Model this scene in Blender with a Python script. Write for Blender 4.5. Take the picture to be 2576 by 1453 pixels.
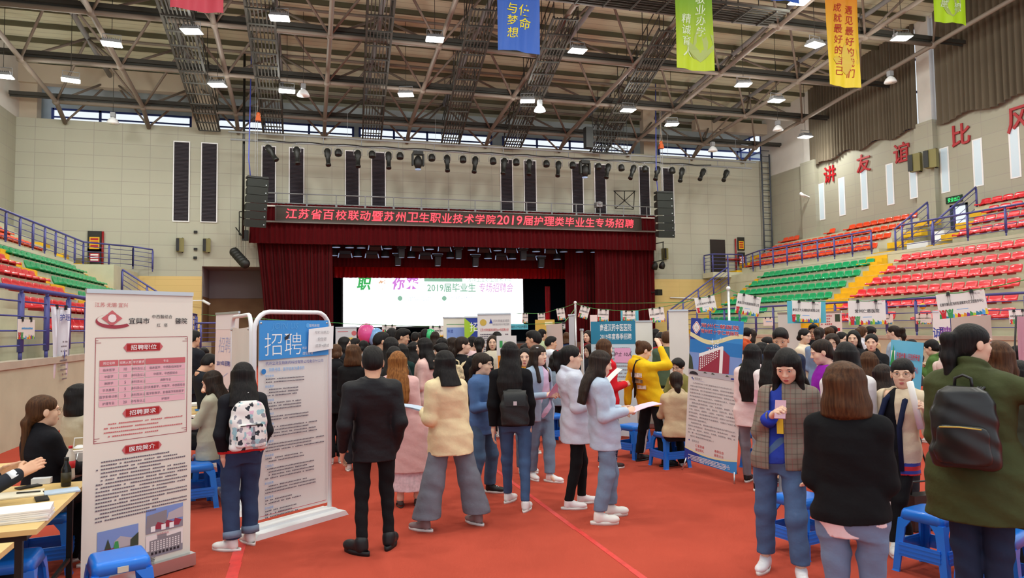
import bpy, random
import numpy as np
from math import *
from mathutils import Vector, Matrix
for _o in list(bpy.data.objects): bpy.data.objects.remove(_o)
SC=bpy.context.scene; COL=SC.collection; RND=random.Random(7)
# ---------- camera ----------
F=1791.0; YAW,PITCH,ROLL=.28058,.055236,-.014063; CZ=1.84
def _basis():
    cy,sy=cos(YAW),sin(YAW); cp,sp=cos(PITCH),sin(PITCH); cr,sr=cos(ROLL),sin(ROLL)
    fw=np.array([sy*cp,cy*cp,sp]); r=np.array([cy,-sy,0]); u=np.cross(r,fw)
    return r*cr+u*sr,-r*sr+u*cr,fw
R_,U_,F_=_basis(); C0=np.array([0,0,CZ])
def ray(x,y): return F_+R_*((x-1288)/F)-U_*((y-726.5)/F)
def atY(x,y,Y): d=ray(x,y); return C0+d*(Y/d[1])
def atX(x,y,X): d=ray(x,y); return C0+d*(X/d[0])
def atZ(x,y,Z): d=ray(x,y); return C0+d*((Z-CZ)/d[2])
def atD(x,y,D): return C0+ray(x,y)*D
cam=bpy.data.cameras.new('camera'); camo=bpy.data.objects.new('camera',cam); COL.objects.link(camo)
cam.sensor_fit='HORIZONTAL'; cam.sensor_width=36; cam.lens=F/2576*36; cam.clip_start=.1; cam.clip_end=300
camo.matrix_world=Matrix(((R_[0],U_[0],-F_[0],0),(R_[1],U_[1],-F_[1],0),(R_[2],U_[2],-F_[2],CZ),(0,0,0,1)))
SC.camera=camo
cam.dof.use_dof=True; cam.dof.focus_distance=9.5; cam.dof.aperture_fstop=4.0
# ---------- world, colour management ----------
W=bpy.data.worlds.new('sky'); SC.world=W; W.use_nodes=True
W.node_tree.nodes['Background'].inputs[0].default_value=(.86,.93,1,1)
W.node_tree.nodes['Background'].inputs[1].default_value=.9
vs=SC.view_settings; SC.display_settings.display_device='sRGB'; vs.view_transform='Standard'; vs.look='None'; vs.gamma=1; vs.use_curve_mapping=False
vs.exposure=0.3
LAMP_POWER=30.0; LAMP_W=150.0; LAMP_A=84.0   # floodlight panels: glow of the lens, watts of the beam
SC.cycles.max_bounces=6; SC.cycles.diffuse_bounces=4; SC.cycles.glossy_bounces=2; SC.cycles.transmission_bounces=2; SC.cycles.transparent_max_bounces=6
SC.cycles.caustics_reflective=False; SC.cycles.caustics_refractive=False; SC.cycles.sample_clamp_indirect=6
SC.cycles.use_denoising=True
# ---------- helpers ----------
def lin(c): return tuple(((x/12.92) if x<=.04045 else ((x+.055)/1.055)**2.4) for x in c)
def hx(s): return lin(tuple(int(s[i:i+2],16)/255 for i in (0,2,4)))
_M={}
def M(name,col,rough=.6,metal=0,spec=.4,bump=None,var=None,emit=0,ecol=None,stretch=(1,1,1),sheen=0,coat=0,alpha=1):
    if name in _M: return _M[name]
    m=bpy.data.materials.new(name); m.use_nodes=True; nt=m.node_tree; b=nt.nodes['Principled BSDF']
    c=hx(col) if isinstance(col,str) else col
    b.inputs['Base Color'].default_value=(*c,1); b.inputs['Roughness'].default_value=rough; b.inputs['Metallic'].default_value=metal
    b.inputs['Specular IOR Level'].default_value=spec; b.inputs['Sheen Weight'].default_value=sheen; b.inputs['Coat Weight'].default_value=coat
    if emit:
        e=hx(ecol) if ecol else c
        b.inputs['Emission Color'].default_value=(*e,1); b.inputs['Emission Strength'].default_value=emit
    m.diffuse_color=(*c,1)
    if bump or var:
        tc=nt.nodes.new('ShaderNodeTexCoord'); mp=nt.nodes.new('ShaderNodeMapping'); mp.inputs['Scale'].default_value=stretch
        nt.links.new(tc.outputs['Object'],mp.inputs[0])
    if var:
        n=nt.nodes.new('ShaderNodeTexNoise'); n.inputs['Scale'].default_value=var[0]; n.inputs['Detail'].default_value=4
        nt.links.new(mp.outputs[0],n.inputs[0])
        r=nt.nodes.new('ShaderNodeValToRGB'); k=var[1]
        r.color_ramp.elements[0].position=.3; r.color_ramp.elements[1].position=.7
        r.color_ramp.elements[0].color=(*[x*(1-k) for x in c],1); r.color_ramp.elements[1].color=(*[min(1,x*(1+k)) for x in c],1)
        nt.links.new(n.outputs[0],r.inputs[0]); nt.links.new(r.outputs[0],b.inputs['Base Color'])
    if bump:
        n=nt.nodes.new('ShaderNodeTexNoise'); n.inputs['Scale'].default_value=bump[0]; n.inputs['Detail'].default_value=3
        nt.links.new(mp.outputs[0],n.inputs[0])
        bp=nt.nodes.new('ShaderNodeBump'); bp.inputs['Strength'].default_value=bump[1]; bp.inputs['Distance'].default_value=.02
        nt.links.new(n.outputs[0],bp.inputs['Height']); nt.links.new(bp.outputs[0],b.inputs['Normal'])
    _M[name]=m; return m
def nodes(m): return m.node_tree,m.node_tree.nodes,m.node_tree.links,m.node_tree.nodes['Principled BSDF']
def brickmat(name,col,line,axis,w,h,mortar=.012,rough=.6,ox=0,oz=0,soft=.1):
    """panel joints laid out along one wall: axis 'x' or 'y' runs along the wall, z up"""
    m=M(name,col,rough); nt,N,L,b=nodes(m)
    tc=N.new('ShaderNodeTexCoord'); sp=N.new('ShaderNodeSeparateXYZ'); cb=N.new('ShaderNodeCombineXYZ'); ad=N.new('ShaderNodeVectorMath')
    L.new(tc.outputs['Object'],sp.inputs[0]); L.new(sp.outputs[0 if axis=='x' else 1],cb.inputs[0]); L.new(sp.outputs[2 if axis!='xy' else 1],cb.inputs[1])
    ad.inputs[1].default_value=(ox+100*w,oz+100*h,0); L.new(cb.outputs[0],ad.inputs[0])
    br=N.new('ShaderNodeTexBrick'); br.offset=0; br.squash=1; c=hx(col)
    br.inputs['Scale'].default_value=1; br.inputs['Brick Width'].default_value=w; br.inputs['Row Height'].default_value=h; br.inputs['Mortar Size'].default_value=mortar; br.inputs['Mortar Smooth'].default_value=soft
    br.inputs['Color1'].default_value=(*c,1); br.inputs['Color2'].default_value=(*[x*.95 for x in c],1); br.inputs['Mortar'].default_value=(*hx(line),1)
    L.new(ad.outputs[0],br.inputs[0]); L.new(br.outputs[0],b.inputs['Base Color']); return m
_TX={}
def text_arrays(s,bold=0.,shear=0.):
    k=(s,bold,shear)
    if k in _TX: return _TX[k]
    c=bpy.data.curves.new('t','FONT'); c.body=s; c.offset=bold; c.shear=shear; c.resolution_u=2
    o=bpy.data.objects.new('t',c); COL.objects.link(o); dg=bpy.context.evaluated_depsgraph_get()
    me=bpy.data.meshes.new_from_object(o.evaluated_get(dg))
    V=np.zeros(len(me.vertices)*3,np.float32); me.vertices.foreach_get('co',V); V=V.reshape(-1,3)[:,:2].astype(float)
    Fc=[tuple(p.vertices) for p in me.polygons]
    bpy.data.objects.remove(o); bpy.data.curves.remove(c); bpy.data.meshes.remove(me)
    if len(V)==0: V=np.zeros((1,2)); Fc=[]
    _TX[k]=(V,Fc); return _TX[k]
class MB:
    def __init__(s): s.v=[]; s.f=[]; s.sm=[]; s.mi=[]; s.n=0
    def add(s,V,Fc,smooth=False,mi=0):
        V=np.asarray(V,float).reshape(-1,3); n=s.n
        s.v.append(V); s.f+= [tuple(i+n for i in f) for f in Fc]; s.sm+=[smooth]*len(Fc); s.mi+=[mi]*len(Fc); s.n+=len(V); return s
    def box(s,c,d,rot=None,mi=0,taper=1):
        x,y,z=[k/2 for k in d]; t=taper
        V=np.array([(-x,-y,-z),(x,-y,-z),(x,y,-z),(-x,y,-z),(-x*t,-y*t,z),(x*t,-y*t,z),(x*t,y*t,z),(-x*t,y*t,z)])
        if rot is not None: V=V@np.array(rot).T
        return s.add(V+np.array(c),[(0,3,2,1),(4,5,6,7),(0,1,5,4),(1,2,6,5),(2,3,7,6),(3,0,4,7)],False,mi)
    def bx(s,x0,x1,y0,y1,z0,z1,mi=0): return s.box(((x0+x1)/2,(y0+y1)/2,(z0+z1)/2),(abs(x1-x0),abs(y1-y0),abs(z1-z0)),mi=mi)
    def path(s,P,r,n=8,mi=0,cap=True,close=False):
        P=[np.asarray(p,float) for p in P]; m=len(P); rr=r if hasattr(r,'__len__') else [r]*m
        V=[]; up=None
        for i in range(m):
            a=P[i-1] if (i>0 or close) else P[i]; b=P[(i+1)%m] if (i<m-1 or close) else P[i]
            t=b-a; t/= (np.linalg.norm(t)+1e-12)
            if up is None:
                up=np.cross(t,(0,0,1)); 
                if np.linalg.norm(up)<.05: up=np.cross(t,(0,1,0))
            up=up-t*(up@t); up/=np.linalg.norm(up)+1e-12; w=np.cross(t,up)
            for k in range(n):
                a_=2*pi*(k+.5)/n; V.append(P[i]+rr[i]*(up*cos(a_)+w*sin(a_)))
        Fc=[]
        for i in range(m if close else m-1):
            j=(i+1)%m
            for k in range(n): Fc.append((i*n+k,i*n+(k+1)%n,j*n+(k+1)%n,j*n+k))
        if cap and not close: Fc+= [tuple(range(n-1,-1,-1)),tuple((m-1)*n+k for k in range(n))]
        return s.add(V,Fc,n>4,mi)
    def tube(s,a,b,r,r2=None,n=8,mi=0): return s.path([a,b],[r,r if r2 is None else r2],n,mi)
    def lathe(s,prof,c=(0,0,0),n=16,mi=0,rot=None,smooth=True):
        V=[]; 
        for r,z in prof:
            for k in range(n): a=2*pi*k/n; V.append((r*cos(a),r*sin(a),z))
        V=np.array(V)
        if rot is not None: V=V@np.array(rot).T
        m=len(prof); Fc=[(i*n+k,i*n+(k+1)%n,(i+1)*n+(k+1)%n,(i+1)*n+k) for i in range(m-1) for k in range(n)]
        Fc+=[tuple(range(n-1,-1,-1)),tuple((m-1)*n+k for k in range(n))]
        return s.add(V+np.array(c),Fc,smooth,mi)
    def ell(s,c,r,nu=12,nv=8,mi=0,rot=None):
        V=[(0,0,-1)]+[(cos(2*pi*k/nu)*cos(a),sin(2*pi*k/nu)*cos(a),sin(a)) for a in [(-pi/2+pi*j/nv) for j in range(1,nv)] for k in range(nu)]+[(0,0,1)]
        V=np.array(V)*np.array(r)
        if rot is not None: V=V@np.array(rot).T
        Fc=[(0,1+(k+1)%nu,1+k) for k in range(nu)]
        for j in range(nv-2):
            for k in range(nu): Fc.append((1+j*nu+k,1+j*nu+(k+1)%nu,1+(j+1)*nu+(k+1)%nu,1+(j+1)*nu+k))
        e=len(V)-1; Fc+=[(e,e-nu+k,e-nu+(k+1)%nu) for k in range(nu)]
        return s.add(V+np.array(c),Fc,True,mi)
    def quad(s,P,mi=0): return s.add(P,[tuple(range(len(P)))],False,mi)
    def rect(s,x0,x1,z0,z1,y=0,mi=0): return s.quad([(x0,y,z0),(x1,y,z0),(x1,y,z1),(x0,y,z1)],mi)
    def poly(s,P,y=0,mi=0): return s.quad([(p[0],y,p[1]) for p in P],mi)
    def prism(s,P,y0,y1,mi=0):
        n=len(P); V=[(a,y0,b) for a,b in P]+[(a,y1,b) for a,b in P]
        return s.add(V,[tuple(range(n)),tuple(range(2*n-1,n-1,-1))]+[((i+1)%n,i,i+n,(i+1)%n+n) for i in range(n)],False,mi)
    def grid(s,fn,nu,nv,mi=0,smooth=True):
        V=[fn(u/nu,v/nv) for v in range(nv+1) for u in range(nu+1)]
        return s.add(V,[(v*(nu+1)+u,v*(nu+1)+u+1,(v+1)*(nu+1)+u+1,(v+1)*(nu+1)+u) for v in range(nv) for u in range(nu)],smooth,mi)
    def text(s,t,x,z,h,y=-.004,mi=0,fit=None,align='c',bold=0.,shear=0.,wmul=1):
        """lettering flat in the local xz plane, cap height about h, anchored on its vertical middle"""
        V,Fc=text_arrays(t,bold,shear); mn,mx=V.min(0),V.max(0); sc=h/max(.2,(mx[1]-mn[1]))
        sx=sc*wmul
        if fit: sx=fit/max(1e-6,mx[0]-mn[0])
        X=(V[:,0]-mn[0])*sx; w=(mx[0]-mn[0])*sx
        X+= x-(w/2 if align=='c' else w if align=='r' else 0)
        Z=(V[:,1]-(mn[1]+mx[1])/2)*sc+z
        return s.add(np.stack([X,np.full(len(X),y),Z],1),Fc,False,mi)
    def vtext(s,t,x,z,h,step,y=-.004,mi=0,bold=0.,shear=0.):
        for i,ch in enumerate(t): s.text(ch,x,z-i*step,h,y,mi,bold=bold,shear=shear)
        return s
    def disc(s,r,x,y,z,n,mi): return s.quad([(x+r*cos(2*pi*k/n),y,z+r*sin(2*pi*k/n)) for k in range(n)],mi)
    def rows(s,x0,x1,z0,z1,n,ch,mi=0,y=-.003,rag=.2,seed=1):
        """rows of print too small to read: short dashes of about one character each"""
        r=random.Random(seed); dz=(z0-z1)/n
        for i in range(n):
            z=z0-dz*(i+.5); x=x0+(2*ch if r.random()<.25 else 0); xe=x1-(rag*(x1-x0)*r.random() if r.random()<.35 else 0)
            while x<xe-ch*.8:
                if r.random()<.93: s.rect(x,x+ch*.78,z-ch*.34,z+ch*.34*(.5+.5*r.random()),y,mi)
                x+=ch
        return s
    def build(s,name,mats,parent=None,mat=None,kind=None):
        me=bpy.data.meshes.new(name); V=np.concatenate(s.v) if s.v else np.zeros((0,3))
        if mat is not None:
            A=np.array(mat); V=V@A[:3,:3].T+A[:3,3]
        me.from_pydata(V.tolist(),[],s.f); 
        me.polygons.foreach_set('use_smooth',s.sm); me.polygons.foreach_set('material_index',s.mi)
        for m in (mats if isinstance(mats,(list,tuple)) else [mats]): me.materials.append(m)
        me.validate(); me.update(); o=bpy.data.objects.new(name,me); COL.objects.link(o)
        if parent is not None: o.parent=parent
        if kind: o['kind']=kind
        return o
def tag(o,label,cat,group=None,kind=None):
    o['label']=label; o['category']=cat
    if group: o['group']=group
    if kind: o['kind']=kind
    return o
def thing(name,label,cat,loc=(0,0,0),rz=0,group=None,rot=None):
    o=bpy.data.objects.new(name,None); o.empty_display_size=.1; COL.objects.link(o)
    o.location=tuple(loc); o.rotation_euler=rot if rot else (0,0,rz)
    return tag(o,label,cat,group)
def copy_tree(o,parent=None):
    c=o.copy(); COL.objects.link(c); c.parent=parent
    for ch in list(o.children): copy_tree(ch,c)
    return c
def rotz(a): return np.array([[cos(a),-sin(a),0],[sin(a),cos(a),0],[0,0,1]])
def rotx(a): return np.array([[1,0,0],[0,cos(a),-sin(a)],[0,sin(a),cos(a)]])
def roty(a): return np.array([[cos(a),0,sin(a)],[0,1,0],[-sin(a),0,cos(a)]])
ORD='first second third fourth fifth sixth seventh eighth ninth tenth eleventh twelfth thirteenth fourteenth fifteenth sixteenth seventeenth eighteenth nineteenth twentieth twenty-first twenty-second twenty-third twenty-fourth twenty-fifth twenty-sixth twenty-seventh twenty-eighth'.split()
CX=7.38  # centre line of the hall
D=38.5   # stage wall
# ======================= materials =======================
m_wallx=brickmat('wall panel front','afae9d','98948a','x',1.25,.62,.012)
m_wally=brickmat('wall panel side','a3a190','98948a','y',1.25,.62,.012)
m_plain=M('white plaster','cfccc6',.8,var=(1.5,.04))
m_grey=M('grey plaster','8f8a8c',.8)
m_conc=M('painted concrete','c2bfa6',.75,var=(2,.06),bump=(12,.1))
m_conc2=M('concrete ledge','b9ad9c',.8,var=(3,.08))
m_beige=M('beige beam paint','c2b4a0',.8)
m_wood=brickmat('tan wood panelling','d6b878','c2a366','x',2.4,.3,.006,.5)
m_brown=M('brown panelling','8c6b48',.6,var=(2,.06))
m_floor=M('red carpet','b04a39',.95,spec=.08,var=(.9,.10),bump=(160,.25)) 
m_yel=M('yellow step paint','e3b21b',.6,var=(4,.08))
m_rail=M('blue rail paint','4b4c8c',.4)
m_black=M('black metal','191917',.5)
m_steel=M('brown truss paint','776c62',.6)
m_steel2=M('grey truss paint','8b8d90',.5)
m_dark=M('dark cable tray','35332e',.7)
m_cat=M('catwalk steel','3a3833',.7)
m_chrome=M('aluminium','c9cacc',.3,metal=.9)
m_white=M('white enamel','e9eaec',.35)
m_glassw=M('lamp lens','ffffff',.3,emit=LAMP_POWER,ecol='fffaf0')
m_pane=bpy.data.materials.new('window glass'); m_pane.use_nodes=True
def _pane():
    nt=m_pane.node_tree; N,L=nt.nodes,nt.links; N.remove(N['Principled BSDF'])
    t=N.new('ShaderNodeBsdfTransparent'); g=N.new('ShaderNodeBsdfGlossy'); g.inputs['Roughness'].default_value=.05; x=N.new('ShaderNodeMixShader'); x.inputs[0].default_value=.06
    L.new(t.outputs[0],x.inputs[1]); L.new(g.outputs[0],x.inputs[2]); L.new(x.outputs[0],N['Material Output'].inputs[0])
_pane()
m_deck=brickmat('roof deck sheet','cfd0b8','a2a28c','xy',.38,60,.02,.7,soft=.6)
def struct(name,mb,mats,label,cat,**k): return tag(mb.build(name,mats,**k),label,cat,kind='structure')
XL,XR=-13.3,28.25
# ======================= floor =======================
struct('floor',MB().bx(XL,XR,-5,42,-.1,0),m_floor,'red carpet laid over the whole hall floor','floor')
for (a,b,wd,lb) in (((1292,1215),(1616,1452),.05,'red tape line over the carpet seam to the right of the walking aisle'),((598,1399),(581,1453),.09,'red tape line on the carpet beside the patterned backpack girl')):
    p,q=atZ(*a,0),atZ(*b,0); x=(p[0]+q[0])/2
    m=MB()
    for i in range(24):
        y0=-3+i*1.15; m.bx(x-wd/2+.006*sin(i*2.1),x+wd/2+.006*sin(i*1.3),y0,y0+1.15,.0005,.003)
    tag(m.build('floor_tape',M('red tape','d6403a',.5,var=(9,.15))),lb,'tape')
# ======================= back wall =======================
ZT=12.2                                   # top edge of the panelled wall
xr=atY(508,700,D)[0]; xs0,xs1=-1.75,19.4; zr=atY(570,670,D)[2]; ZS=7.9
w=MB()
w.bx(XL,xr,D,D+.3,0,ZT); w.bx(xr,xs0,D,D+.3,zr,ZT); w.bx(xs0,xs1,D,D+.3,ZS,ZT); w.bx(xs1,XR,D,D+.3,0,ZT)
struct('wall_back',w,m_wallx,'cream panelled wall around the stage','wall')
ZD=4.66
w=MB(); w.bx(XL,xr,D-.03,D-.002,0,ZD); w.bx(xs1,XR,D-.03,D-.002,0,ZD)
struct('trim_1',w,m_wood,'tan wood panelling along the foot of the stage wall','trim')
w=MB(); w.bx(xr-.1,xs0+.3,41.2,41.4,0,zr,mi=0); w.bx(xr-.1,xr,D+.3,41.2,0,zr,mi=0); w.bx(xr,xs0+.3,D+.3,41.2,zr,zr+.1,mi=1); w.bx(xr,xs0+.3,41.15,41.2,zr-1.5,zr,mi=1); w.bx(xr,xr+.02,D+.3,41.2,zr-1.5,zr,mi=1)
struct('wall_recess',w,[m_brown,m_grey],'brown recess behind the left end of the stage curtain','wall')
# ledge behind the wall top, clerestory and its windows
YB=41.6
struct('trim_2',MB().bx(XL,XR,D+.3,YB,ZT-.25,ZT-.15),m_plain,'ledge behind the top of the stage wall','trim')
zw=[atY(300,y,YB)[2] for y in (282,330)]; wz1=zw[0]; wz0=zw[1]-.1
segs=[(133,480),(545,888),(905,1235),(1265,1590),(1655,1915)]
xs=[(atY(a,300,YB)[0],atY(b,330,YB)[0]) for a,b in segs]
w=MB(); w.bx(XL,XR,YB,YB+.2,wz1,16.5); w.bx(XL,XR,YB,YB+.2,ZT-.25,wz0); e=XL
for a,b in xs: w.bx(e,a,YB,YB+.2,wz0,wz1); e=b
w.bx(e,XR,YB,YB+.2,wz0,wz1)
struct('wall_clerestory',w,M('pale blue plaster','c3cdd2',.8),'pale wall with a strip of high windows above the stage wall','wall')
m_blue=M('blue window frame','2e3f86',.4)
wn=0
for a,b in xs:
    wn+=1; f=MB(); n=max(3,round((b-a)/2.2))
    f.bx(a,b,YB-.06,YB+.02,wz1-.1,wz1); f.bx(a,b,YB-.06,YB+.02,wz0,wz0+.1); f.bx(a,b,YB-.05,YB+.02,wz1-.5,wz1-.42)
    for i in range(n+1): x=a+(b-a)*i/n; f.bx(x-.06,x+.06,YB-.06,YB+.02,wz0,wz1)
    o=struct('window_%d'%wn,f,m_blue,'%s strip of high blue framed windows from the left above the stage wall'%ORD[wn-1],'window')
    p=MB().rect(a,b,wz0,wz1,YB+.05).build('pane',m_pane,o)
# ring beam, pillars, left corner
w=MB(); w.bx(XL,atY(482,230,D+.1)[0],D+.1,D+.6,atY(300,222,D+.1)[2],atY(300,176,D+.1)[2]); struct('beam_left',w,m_beige,'beige beam over the left clerestory windows','beam')
w=MB(); w.bx(atY(1750,310,D+.1)[0],XR,D+.1,D+.6,atY(1830,331,D+.1)[2],atY(1830,305,D+.1)[2]); struct('beam_right',w,m_beige,'beige beam over the right clerestory windows','beam')
for a,b in ((481,545),(1622,1652)):
    x0,x1=atY(a,300,D+.1)[0],atY(b,300,D+.1)[0]
    struct('pillar_stage',MB().bx(x0,x1,D+.31,D+.8,ZT-.1,17),m_beige,'beige pillar rising from the stage wall top, %s one'%('left' if a<900 else 'right'),'pillar')
struct('pillar_corner',MB().bx(XL,XL+.75,D+.31,D+.9,ZT-.1,17),m_beige,'beige pillar in the far left corner of the hall','pillar')
# louvre strips
LV=[(438,475),(508,545),(660,692),(729,763),(870,902),(936,968),(1260,1288),(1319,1347),(1439,1465),(1496,1522),(1608,1632),(1667,1692)]
zl1=atY(458,358,D)[2]; zl0=atY(440,555,D)[2]
m_louv=M('louvre slats','47424a',.7)
for i,(a,b) in enumerate(LV):
    x0,x1=atY(a,450,D)[0],atY(b,450,D)[0]; m=MB()
    m.bx(x0,x1,D-.03,D-.004,zl0,zl1)
    f=MB(); n=56
    for k in range(n):
        z=zl0+(zl1-zl0)*(k+.5)/n; f.box(((x0+x1)/2,D-.05,z),(x1-x0-.06,.07,.025),rotx(.6))
    o=tag(m.build('louvre_vent',M('vent recess','2b272c',.9)),'tall dark louvre strip in the stage wall, %s from the left'%ORD[i],'vent','louvre strips in the stage wall')
    f.build('slat',m_louv,o); g=MB(); s=.05
    g.bx(x0-s,x0,D-.06,D-.004,zl0-s,zl1+s); g.bx(x1,x1+s,D-.06,D-.004,zl0-s,zl1+s); g.bx(x0,x1,D-.06,D-.004,zl0-s,zl0); g.bx(x0,x1,D-.06,D-.004,zl1,zl1+s)
    g.build('frame',m_white,o)
# ======================= side walls =======================
w=MB(); w.bx(XL-.3,XL,4,D+3.1,0,ZT); struct('wall_left',w,m_wally,'cream panelled wall behind the left seating','wall')
w=MB(); w.bx(XL-.3,XL,4,D+.4,ZT,17)
zc0=atX(88,306,XL)[2]
w.bx(XL-.3,XL,D+.4,D+.9,ZT,17); w.bx(XL-.3,XL,D+.9,YB,15.2,17); w.bx(XL-.3,XL,YB-.3,YB,ZT,17)
struct('wall_left_upper',w,m_plain,'white plaster wall above the left panelling','wall')
f=MB()
for k in range(4): f.bx(XL-.05,XL+.02,D+.95,YB-.3,ZT+.2+k*.75,ZT+.28+k*.75)
for y in (D+.95,YB-.35): f.bx(XL-.05,XL+.03,y,y+.08,ZT,15.2)
wn+=1; o=struct('window_%d'%wn,f,m_blue,'blue framed corner window high on the left','window'); MB().quad([(XL-.1,D+.9,ZT),(XL-.1,YB-.3,ZT),(XL-.1,YB-.3,15.2),(XL-.1,D+.9,15.2)]).build('pane',m_pane,o)
# right wall: panelled to ZR, plaster piers and curtained windows above
ZR=11.25
YD0,YD1=atX(2437,560,XR)[1],atX(2392,560,XR)[1]; zd1=atX(2415,512,XR)[2]; zd0=4.95
w=MB(); w.bx(XR,XR+.3,12,YD0,0,ZR); w.bx(XR,XR+.3,YD1,YB,0,ZR); w.bx(XR,XR+.3,YD0,YD1,0,zd0); w.bx(XR,XR+.3,YD0,YD1,zd1,ZR)
ypil=[(atX(2350,400,XR-.25)[1],atX(2303,400,XR-.25)[1]),(atX(2050,450,XR-.25)[1],atX(2015,450,XR-.25)[1])]
for a,b in ypil: w.bx(XR-.28,XR,a,b,0,ZR+.05)
struct('wall_right',w,m_wally,'cream panelled wall behind the right seating','wall')
w=MB()
for a,b in ypil: w.bx(XR-.12,XR+.3,a+.15,b-.15,ZR,18)
w.bx(XR,XR+.3,ypil[1][1],D+.4,ZR,18); w.bx(XR,XR+.3,12,D+.4,16.2,18); w.bx(XR,XR+.3,D+.4,YB,14.3,18); w.bx(XR,XR+.3,D+.4,D+.8,ZR,14.3)
struct('wall_right_upper',w,m_plain,'white plaster wall and piers above the right panelling','wall')
f=MB()
for k in range(4): f.bx(XR-.02,XR+.05,D+.8,YB,12.4+k*.6,12.48+k*.6)
for y in (D+.8,D+2,YB-.1): f.bx(XR-.03,XR+.05,y,y+.08,ZR,14.3)
wn+=1; o=struct('window_%d'%wn,f,m_blue,'blue framed corner window high on the right','window'); MB().quad([(XR+.1,D+.8,ZR),(XR+.1,YB,ZR),(XR+.1,YB,14.3),(XR+.1,D+.8,14.3)]).build('pane',m_pane,o)
# windows behind the curtains
for a,b,lb in ((ypil[0][1],ypil[1][0],'far'),(12,ypil[0][0],'near')):
    f=MB()
    for k in range(6): y=a+(b-a)*k/5; f.bx(XR+.1,XR+.18,y-.05,y+.05,ZR,16.2)
    for z in (ZR+.05,13,14.6,16.15): f.bx(XR+.1,XR+.18,a,b,z-.05,z+.05)
    wn+=1; o=struct('window_%d'%wn,f,m_blue,'%s bank of windows behind the grey curtains of the right wall'%lb,'window'); MB().quad([(XR+.2,a,ZR),(XR+.2,b,ZR),(XR+.2,b,16.2),(XR+.2,a,16.2)]).build('pane',m_pane,o)
m_curt=M('grey brown curtain','5e5547',.9,spec=.1,bump=(40,.1),sheen=.2)
def curtain_x(X,y0,y1,zt,zb,n,amp,seed):
    r=random.Random(seed); ph=[r.random()*6 for _ in range(6)]
    def fn(u,v):
        y=y0+(y1-y0)*u; a=amp*(.7+.3*sin(u*9+ph[0]))
        z=zt+(zb(u)-zt)*v
        return (X-abs(a*(1+.5*v)*sin(pi*n*u+ph[1]+.4*sin(u*30)))-.05*v*sin(u*14+ph[2]),y+.05*v*sin(u*40),z)
    return MB().grid(fn,int(n*7),10)
o=curtain_x(XR-.12,ypil[0][1]-.15,ypil[1][0]+.45,17.5,lambda u:ZR-.15+.12*sin(u*23)-(.35*max(0,(u-.75)/.25)),34,.16,3).build('curtain',m_curt); tag(o,'grey brown curtain between the two pillars of the right wall','curtain','curtains on the right wall')
o=curtain_x(XR-.12,14,ypil[0][0]-.15,17.5,lambda u:ZR-.22+.1*sin(u*31),40,.16,4).build('curtain',m_curt); tag(o,'grey brown curtain on the camera side of the right wall pillar','curtain','curtains on the right wall')
# slit windows in the right wall
SL=[(2067,474,551),(2118,459,540),(2174,443,525),(2239,427,513),(2309,408,497),(2377,390,482),(2460,368,466),(2553,342,445)]
m_slit=M('pale slit glass','aebcc4',.25,emit=.25,ecol='cfe0ea')
for i,(x,ya,yb) in enumerate(SL):
    off=.3 if 2015<x<2062 or 2303<x<2350 else .02
    p=atX(x,(ya+yb)/2,XR-.02); z1,z0=atX(x,ya,XR-.02)[2],atX(x,yb,XR-.02)[2]; z1=z0+2.0; h=.17; X=XR-off
    f=MB(); f.bx(X,X+.015,p[1]-h-.07,p[1]-h,z0-.05,z1+.05); f.bx(X,X+.015,p[1]+h,p[1]+h+.07,z0-.05,z1+.05); f.bx(X,X+.015,p[1]-h,p[1]+h,z1,z1+.05); f.bx(X,X+.015,p[1]-h,p[1]+h,z0-.05,z0)
    wn+=1; o=struct('window_%d'%wn,f,m_white,'narrow upright slit window of the right wall, %s from the stage end'%ORD[i],'window')
    MB().bx(X+.004,X+.012,p[1]-h,p[1]+h,z0,z1).build('pane',m_slit,o)
# exit door on the right wall
f=MB(); f.bx(XR-.03,XR+.05,YD0,YD0+.1,zd0,zd1); f.bx(XR-.03,XR+.05,YD1-.1,YD1,zd0,zd1); f.bx(XR-.03,XR+.05,YD0,YD1,zd1-.1,zd1); f.bx(XR-.03,XR+.05,(YD0+YD1)/2+.25,(YD0+YD1)/2+.35,zd0,zd1)
o=struct('door_1',f,M('dark door frame','2c3848',.4),'glazed exit door at the top of the right seating','door'); MB().quad([(XR+.1,YD0,zd0),(XR+.1,YD1,zd0),(XR+.1,YD1,zd1),(XR+.1,YD0,zd1)]).build('pane',m_pane,o)
pe=atX(2399,501,XR-.06); s=MB(); s.bx(XR-.06,XR-.004,pe[1]-.42,pe[1]+.42,pe[2]-.15,pe[2]+.15)
o=tag(s.build('exit_sign',M('sign case','11301c',.5)),'green lit exit sign above the glazed door','sign')
g=MB().text('安全出口',0,0,.2,0,fit=.6); A=np.eye(4); A[:3,:3]=rotz(-pi/2); A[:3,3]=(XR-.065,pe[1],pe[2]); g.build('lettering',M('green sign light','35d070',.5,emit=1.5),o,mat=A)
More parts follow.
